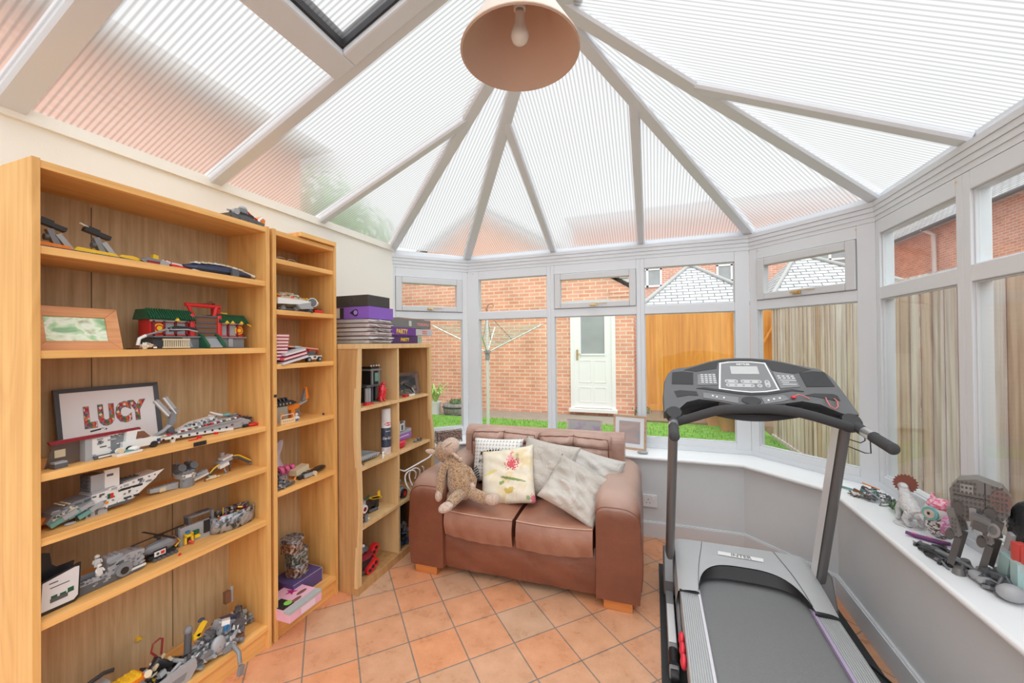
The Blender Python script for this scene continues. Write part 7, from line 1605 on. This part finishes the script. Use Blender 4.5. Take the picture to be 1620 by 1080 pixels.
t = toy('toy_vehicle', 'grey brick engine with a red-hubbed wheel in the third right compartment', 'toy', 2.30, R3, -1.70)
g = G(); heap(g, 97, 50, (.06,.04,.14), [MG,DG,LG,BLU,BK], .018); bk(g,-.02,-.04,.02,.07,.04,.05,LG); g.build('engine', PAL, t)
g = G(); g.cyl((.01,-.075,.03),(.01,-.05,.03),.030,n=20,mat=BK); g.cyl((.01,-.077,.03),(.01,-.074,.03),.016,n=16,mat=RD); g.build('wheel', PAL, t)
t = toy('toy_rover', 'round grey brick rover on red crawler tracks in the bottom left compartment', 'toy', 1.945, R4, -1.69, -.15)
g = G(); g.bb((-.06,-.05,.03),(.04,.05,.09),BK); heap(g, 98, 30, (.06,.05,.06), [DG,BK,MG], .016); g.lathe([(.03,.09),(.075,.10),(.078,.108),(.05,.12),(.02,.13)],(-.01,0,0),18,9,smooth=False); g.lathe([(.04,.135),(.055,.14),(.04,.16),(.0,.165)],(-.01,0,0),14,1,smooth=False); g.tube([(-.01,-.03,.12),(-.01,-.035,.165)],.006,6,LG); g.ell((-.01,-.035,.17),.010,WH); g.build('body', PAL, t)
def track(g, x, y, z, l, r):
    pts = [(x-l/2,z-r),(x+l/2,z-r)]
    poly = [(x-l/2+r*math.cos(a), z+r*math.sin(a)) for a in [PI/2+PI*k/8 for k in range(9)]]+[(x+l/2+r*math.cos(a), z+r*math.sin(a)) for a in [-PI/2+PI*k/8 for k in range(9)]]
    g.prism(poly, y-.014, y+.014, 'y', RD)
    for k in range(3): g.cyl((x-l/2+l/2*k,y-.017,z),(x-l/2+l/2*k,y-.013,z),r*.45,n=12,mat=BK)
for (x, y, z, a) in ((.035,-.055,.035,-.5), (.075,-.02,.095,-.9), (-.03,.06,.035,0)):
    g = G(); g.X = Matrix.Translation(Vector((x,y,z))) @ Matrix.Rotation(a, 4, 'Y') @ Matrix.Translation(Vector((-x,-y,-z))); track(g, x, y, z, .055, .024); g.build('crawler_track', PAL, t)
t = toy('toy_parts', 'dark toy parts in shadow in the bottom right compartment', 'toy', 2.30, R4, -1.68)
g = G(); heap(g, 99, 60, (.05,.05,.22), [BK,BK,NV,DG,BLU], .026); g.tube([(.01,-.05,.10),(.015,-.055,.14),(-.01,-.055,.16)],.012,8,DG); g.build('part_pile', PAL, t)
g = G(); g.bb((-.05,.0,.0),(.09,.05,.26)); g.build('dark_box', BLK, t)
# ---------------------------------------------------------------- wall socket, sill things behind the sofa
t = thing('wall_socket', 'white single switched wall socket between sofa and treadmill', 'socket', (-.035, 3.071, .262)); t.scale = (1,1,1)
g = G(); g.bb((-.048,-.012,-.045),(.048,0,.045)); g.build('face_plate', P_('socket_white', (.80,.79,.80), .3), t, bevel=.003)
g = G(); g.bb((.014,-.016,.012),(.030,-.012,.034)); g.build('rocker_switch', P_('switch_white', (.85,.85,.85), .3), t, bevel=.001)
for x, z, w_, h_ in ((-.012,.010,.004,.009), (-.023,-.014,.008,.004), (.0,-.014,.008,.004)): g = G(); g.bb((x-w_/2,-.0125,z-h_/2),(x+w_/2,-.0119,z+h_/2)); g.build('pin_hole', BLK, t)
OAKF = wood('frame_oak', (.42,.26,.15), (.60,.41,.27), 'x', .5, 1.6)
LIMEF = wood('frame_limed', (.45,.37,.30), (.62,.53,.44), 'x', .5, 1.6)
frame('picture_frame', 'oak frame with white mount standing on the sill behind the right of the sofa', (-.185,3.195,ZS+.001), -.20, .255, .262, .016, OAKF, .10, .018, .030, P_('mount_white', (.76,.76,.78), .6), photo_mat('faded_print', [(.38,(.36,.36,.38)),(.5,(.46,.36,.34)),(.62,(.52,.40,.38))], 3, 2))
frame('picture_frame', 'pale wooden landscape frame lower on the sill behind the sofa', (-.535,3.175,ZS+.001), -.05, .285, .215, .011, LIMEF, .12, .016, .004, P_('mount_grey', (.50,.50,.51), .6), photo_mat('faded_print_grey', [(.40,(.42,.43,.42)),(.52,(.44,.42,.44)),(.6,(.38,.32,.42))], 3, 5))
g = G(); g.ell((0,0,.012),(.040,.022,.011)); o = g.build('glasses_case', P_('case_grey', (.33,.36,.38), .35)); o.location = (-.082,3.10,ZS-.001); tag(o, 'small grey oval case on the sill right of the oak frame', 'case')
t = thing('potpourri_holder', 'long wire holder packed with brown dried flowers on the sill left of the sofa', 'ornament', (-1.655,2.985,ZS), .80)
PP = photo_mat('dried_flowers', [(.40,(.08,.04,.03)),(.5,(.28,.16,.12)),(.58,(.50,.40,.36))], 60, 1)
g = G(); rd = random.Random(4); g.box((0,0,.055),(.215,.055,.070))
for k in range(420):
    x, y, z = rd.uniform(-.107,.107), rd.uniform(-.03,.03), rd.uniform(.018,.094)
    if abs(y) < .022 and z < .086: y = math.copysign(.028, y)
    a = rd.uniform(0,3); g.box((x,y,z),(.010,.007,.005),rot=(a,a*2,a*3))
g.build('dried_flowers', PP, t)
g = G()
for x in (-.11,.11): g.tube([(x,-.03,.018),(x,-.03,.092),(x,-.015,.104),(x,.0,.094),(x,.015,.104),(x,.03,.092),(x,.03,.018)],.002,6,closed=True); g.cyl((x,-.028,.0),(x,-.028,.02),.004,n=8); g.cyl((x,.028,.0),(x,.028,.02),.004,n=8)
for y, z in ((-.032,.018),(-.032,.092),(.032,.092),(.032,.018)): g.tube([(-.11,y,z),(.11,y,z)],.0018,6)
g.build('wire_cage', P_('dark_bronze', (.10,.07,.05), .4, metal=.7), t)
# ---------------------------------------------------------------- toys on the right-hand sill
SZ = ZS+.0005
def stoy(name, label, x, y, rz=0, cat='toy', z=SZ): return thing(name, label, cat, (x, y, z), rz)
t = stoy('toy_blaster', 'slim dark brick gun with a teal middle lying on the sill at the corner', 1.005, 2.705, -.9)
g = G(); g.tube([(-.075,0,.006),(-.02,0,.007)],.005,6,DG); g.tube([(-.02,0,.007),(.035,0,.008)],.006,6,TG); g.tube([(.035,0,.008),(.07,0,.010)],.006,6,LG); g.build('body', PAL, t)
t = stoy('toy_machine', 'jumbled brown and grey brick machine on the sill next to the slim gun', 1.07, 2.57, -1.0)
g = G(); heap(g, 110, 110, (.085,.05,.055), [DG,MG,LG,BN,WH,DG,TG], .014); g.build('part_pile', PAL, t)
g = G(); g.tube([(-.02,-.02,.05),(.03,-.03,.035),(.06,-.03,.02)],.004,6,LG); g.tube([(-.05,.0,.07),(.02,.02,.055)],.0035,6,ORG); g.build('rod', PAL, t)
t = stoy('toy_plant', 'green toy foliage with dark berries on the sill beside the brick machine', 1.105, 2.415, 0)
g = G(); leafball(g, 130, (0,-.02,.028), (.035,.085,.028), 15, s=.016); g.tube([(0,-.09,.010),(.0,.07,.014)],.004,6); g.build('foliage', [P_('toy_leaf', (.16,.28,.14), .5, noise=.3)], t)
t = stoy('toy_wolf', 'white brick beast figure standing on the sill in front of the window', 1.075, 2.265, 0)
WB = P_('white_rough', (.70,.70,.71), .5, noise=.25, nscale=60, bump=.8, bscale=120)
g = G(); g.tube([(-.0,.045,.155),(.0,.03,.120),(.0,.0,.085),(.0,-.045,.060)],[.016,.024,.034,.026],10); g.ell((0,.050,.158),(.018,.026,.016)); g.tube([(.0,.055,.15),(.0,.075,.135)],[.012,.007],8)
for s_ in (-1, 1): g.tube([(s_*.016,.025,.10),(s_*.022,.045,.055),(s_*.020,.040,.012),(s_*.02,.055,.006)],[.013,.010,.009,.008],8); g.tube([(s_*.018,-.035,.065),(s_*.026,-.02,.035),(s_*.022,-.045,.010),(s_*.022,-.025,.005)],[.018,.013,.009,.008],8)
g.tube([(0,-.055,.06),(0,-.085,.075),(0,-.105,.06)],[.012,.010,.005],8); g.build('body', [WB], t)
g = G(); g.cyl((0,.0,0),(0,.0,.005),.055,n=20); g.build('base', [WB], t)
t = stoy('toy_saw_disc', 'reddish brown toothed disc held behind the head of the white beast', 1.085, 2.315, 0, z=SZ+.160)
g = G(); n = 20; pts = []
for k in range(n): a = 2*PI*k/n; b = a+PI/n; pts += [(.044*math.cos(a),.044*math.sin(a)),(.037*math.cos(b),.037*math.sin(b))]
g.prism(pts, -.003, .003, 'y', c=(0,0,.010), rot=(0,0,-.35)); g.build('body', P_('saw_brown', (.25,.075,.05), .5), t)
t = stoy('toy_owl', 'round speckled owl ornament with pink head and big turquoise eye', 1.10, 2.115, 0)
SPK = photo_mat('speckled', [(.44,(.06,.06,.06)),(.50,(.60,.59,.58)),(.6,(.74,.73,.72))], 55, 2)
g = G(); g.ell((0,0,.075),(.046,.052,.062)); g.build('body', SPK, t)
g = G(); g.ell((0,0,.125),(.045,.050,.045)); hd = g.build('head', P_('owl_white', (.72,.70,.70), .6), t)
g = G(); g.ell((0,-.004,.150),(.040,.045,.028)); [g.tube([(.0+s_*.0,-.004+s_*.038,.155),(.0,-.004+s_*.052,.185)],[.014,.003],8) for s_ in (-1,1)]; g.build('pink_cap', photo_mat('pink_pattern', [(.47,(.72,.15,.25)),(.53,(.78,.50,.60))], 45, 6), t)
g = G(); g.cyl((-.034,-.018,.120),(-.046,-.026,.120),.026,n=24); e = g.build('eye_disc', P_('turquoise', (.20,.52,.52), .5), t)
g = G(); g.cyl((-.044,-.026,.120),(-.049,-.029,.120),.017,n=20); g.build('iris', P_('iris_peach', (.70,.58,.50), .5), t)
g = G(); g.ell((-.050,-.028,.122),(.004,.006,.006)); g.build('pupil', BLK, t)
g = G(); g.tube([(-.042,.012,.115),(-.056,.014,.104)],[.010,.003],8); g.build('beak', P_('beak_pink', (.72,.35,.38), .5), t)
g = G(); g.ell((.0,-.058,.085),(.030,.014,.045)); g.build('wing', photo_mat('wing_pink', [(.45,(.60,.20,.40)),(.55,(.72,.55,.72))], 30, 3), t)
t = stoy('toy_skateboard', 'purple and pink striped mini skateboard leaning under the owl', 1.055, 2.105, .35)
g = G(); g.tube([(-.035,.055,.012),(-.02,.03,.009),(.02,-.03,.009),(.035,-.055,.014)],[.007,.009,.009,.007],8); g.build('deck', P_('plum', (.16,.04,.17), .4), t)
g = G(); [g.box((-.022+.024*k,.032-.036*k,.016),(.018,.008,.006),rot=(0,0,-1)) for k in range(3)]; g.build('stripe', P_('stripe_pink', (.72,.15,.38), .4), t)
# the big four-legged walker
t = stoy('toy_war_walker', 'large dark grey four-legged brick walker with a studded sloping body', 1.078, 1.862, 1.0); t.scale = (.86,.66,1.03); PAL_SAVE = PAL; PAL = list(PAL); PAL[MG] = P_('walker_grey', (.17,.165,.16)); PAL[DG] = P_('walker_dark', (.085,.082,.08)); PAL[LG] = P_('walker_pale', (.30,.295,.29)); PAL[12] = P_('walker_brown', (.20,.12,.11))
g = G()
side = [(-.105,.305),(-.075,.338),(-.01,.352),(.075,.335),(.105,.30),(.10,.255),(.06,.215),(-.045,.205),(-.10,.235)]
side = [(y, z-.02) for y, z in side]
g.prism([(-a, b) for a, b in side], -.048, .048, 'x', MG)
for i in range(13):
    for j in range(8):
        y, z = -.09+.0148*i, .20+.0165*j
        if abs(y) < .098-.5*max(0, z-.29)-.3*max(0,.215-z) and (i, j) not in () and not (3 < i < 7 and j > 5): g.cyl((-.048,y,z),(-.0525,y,z),.0048,n=7,mat=DG)
g.bb((-.0495,-.022,.19),(-.0482,-.018,.325),BK); g.bb((-.0495,-.09,.268),(-.0482,.09,.271),BK); g.bb((-.051,.02,.28),(-.0485,.065,.31),LG); g.build('hull', PAL, t)
g = G(); g.cyl((-.052,-.072,.275),(-.045,-.072,.275),.036,n=20,mat=12); [g.cyl((-.0525,-.085+.01*i,.258+.011*j),(-.054,-.085+.01*i,.258+.011*j),.003,n=6,mat=DG) for i in range(4) for j in range(3)]; g.build('round_hatch', PAL, t)
g = G(); g.box((-.052,-.035,.20),(.020,.085,.035),DG,rot=(.3,0,0)); g.cyl((-.066,-.045,.178),(-.046,-.045,.178),.024,n=16,mat=LG); g.cyl((-.068,-.045,.178),(-.064,-.045,.178),.014,n=14,mat=MG); g.bb((-.06,.01,.19),(-.045,.035,.235),LG); g.build('flank_armour', PAL, t)
for (x, y, kx, ky, fy) in ((-.045,.075,-.055,.105,.075), (-.045,-.035,-.055,-.005,-.030), (.045,.06,.05,.09,.06), (.045,-.06,.05,-.03,-.055)):
    g = G(); g.cyl((x-.016,y,.225),(x+.016,y,.225),.022,n=16,mat=DG); g.box(((x+kx)/2,(y+ky)/2,.175),(.026,.030,.095),MG,rot=(-.30,0,0)); g.cyl((kx-.016,ky,.130),(kx+.016,ky,.130),.017,n=14,mat=DG)
    g.box(((kx),(ky+fy)/2,.075),(.022,.026,.10),DG,rot=(.30,0,0)); g.cyl((kx,fy,.0),(kx,fy,.022),.028,.018,12,MG); [g.cyl((kx-.0135,(y+ky)/2-.008+.012*(k%2),.145+.014*(k//2)),(kx-.016,(y+ky)/2-.008+.012*(k%2),.145+.014*(k//2)),.0035,n=6,mat=DG) for k in range(8)]
    g.build('leg', PAL, t)
g = G(); g.box((-.078,-.005,.198),(.05,.062,.042),MG,rot=(.2,0,0)); g.box((-.106,-.005,.190),(.016,.045,.026),DG,rot=(.2,0,0)); g.tube([(-.05,0,.215),(-.06,0,.20)],.014,8,DG); [g.tube([(-.09,s_*.026-.005,.178),(-.118,s_*.026-.005,.172)],.004,6,LG) for s_ in (-1,1)]; g.build('head', PAL, t); PAL = PAL_SAVE
t = stoy('toy_parts', 'flat black brick guns strewn on the sill in front of the walker', 1.03, 1.965, 0)
g = G()
for (a, b, r, m) in (((-.03,.085,.008),(.02,-.03,.010),.009,DG), ((-.045,.05,.006),(-.02,-.045,.008),.008,BK), ((-.01,.02,.014),(.03,-.10,.012),.008,MG), ((-.05,.0,.005),(-.03,-.07,.006),.006,BK), ((.0,.06,.016),(.03,-.0,.018),.007,BK)):
    g.tube([a, tuple((a[i]+b[i])/2+(.006 if i == 2 else 0) for i in range(3)), b], [r, r*1.3, r*.8], 7, m)
heap(g, 121, 40, (.045,.09,.012), [BK,DG,MG], .014); g.build('part_pile', PAL, t)
t = stoy('toy_figure', 'tall toy figure with coral shoulders and pale turquoise legs near the frame edge', 1.125, 1.735, 0)
g = G(); g.box((-.01,.02,.13),(.035,.03,.075),0); g.box((-.01,-.015,.13),(.035,.024,.075),0); g.build('torso', P_('coral', (.80,.12,.10), .4), t)
g = G(); g.box((-.02,.055,.075),(.03,.04,.075),0,rot=(.2,0,0)); g.box((-.028,.0,.065),(.03,.028,.095),0); g.build('leg', P_('pale_turquoise', (.42,.62,.62), .45), t)
g = G(); g.box((0,.075,.15),(.02,.02,.06),0,rot=(.3,0,0)); g.box((0,-.045,.12),(.02,.02,.08),0,rot=(-.2,0,0)); g.build('arm', P_('figure_pale', (.62,.62,.63), .5), t)
t = stoy('toy_helmet', 'big black rounded helmet-shaped toy behind the coral figure', 1.158, 1.77, 0)
g = G(); g.ell((0,0,.185),(.035,.10,.115)); g.build('shell', P_('helmet_black', (.04,.042,.045), .3, noise=.6, nscale=40, bump=.5), t)
g = G(); g.bb((-.025,-.05,0),(.02,.05,.09)); g.build('stand', BLK, t)
t = stoy('toy_robot', 'silver and black brick robot lying on the sill at the bottom right corner', 1.075, 1.775, 0)
g = G(); heap(g, 130, 70, (.05,.075,.045), [MG,BK,LG,DG,DG], .02); g.ell((-.035,.035,.018),(.022,.032,.016),LG); g.tube([(-.045,.05,.012),(-.035,.0,.02),(-.02,-.05,.012)],.010,8,DG); g.ell((-.02,-.075,.028),(.035,.03,.026),LG); g.build('body', PAL, t)
SKY0, SKY1, EXPO = .97, 3.2, 0.1
# ---------------------------------------------------------------- camera and light
F_PX = 622.1424
yaw, pit, rol = math.radians(-19.7163), math.radians(.4072), math.radians(-.5807)
Fv = Vector((math.sin(yaw)*math.cos(pit), math.cos(yaw)*math.cos(pit), math.sin(pit)))
Rv = Vector((math.cos(yaw), -math.sin(yaw), 0)); Uv = Rv.cross(Fv)
R2 = Rv*math.cos(rol)+Uv*math.sin(rol); U2 = Uv*math.cos(rol)-Rv*math.sin(rol)
cam = bpy.data.cameras.new('camera'); co = bpy.data.objects.new('camera', cam); COL.objects.link(co)
cam.sensor_width = 36; cam.sensor_fit = 'HORIZONTAL'; cam.lens = F_PX/1620*36; cam.clip_start = .02; cam.clip_end = 200
co.matrix_world = Matrix(((R2.x,U2.x,-Fv.x,0),(R2.y,U2.y,-Fv.y,0),(R2.z,U2.z,-Fv.z,1.42),(0,0,0,1)))
SC.camera = co
w = bpy.data.worlds.new('overcast_sky'); SC.world = w; w.use_nodes = True; nt = w.node_tree
bg = nt.nodes['Background']
# overcast sky, brightest high up and behind the camera where the sun stands behind the cloud
tc = N(nt, 'ShaderNodeTexCoord'); dt = N(nt, 'ShaderNodeVectorMath', operation='DOT_PRODUCT')
dv = Vector((.30,-.38,.87)).normalized(); dt.inputs[1].default_value = tuple(dv); L(nt, tc.outputs['Generated'], dt.inputs[0])
mr = N(nt, 'ShaderNodeMapRange', interpolation_type='SMOOTHSTEP'); mr.inputs[1].default_value = .25; mr.inputs[2].default_value = 1; mr.inputs[3].default_value = SKY0; mr.inputs[4].default_value = SKY1
L(nt, dt.outputs['Value'], mr.inputs[0]); L(nt, mr.outputs[0], bg.inputs[1]); bg.inputs[0].default_value = (.955,.98,1,1)
SC.view_settings.view_transform = 'Standard'; SC.view_settings.look = 'None'; SC.view_settings.gamma = 1; SC.view_settings.use_curve_mapping = False
SC.view_settings.exposure = EXPO
SC.cycles.max_bounces = 10; SC.cycles.transparent_max_bounces = 16; SC.cycles.transmission_bounces = 8; SC.cycles.diffuse_bounces = 6
SC.cycles.caustics_refractive = True; SC.cycles.caustics_reflective = False
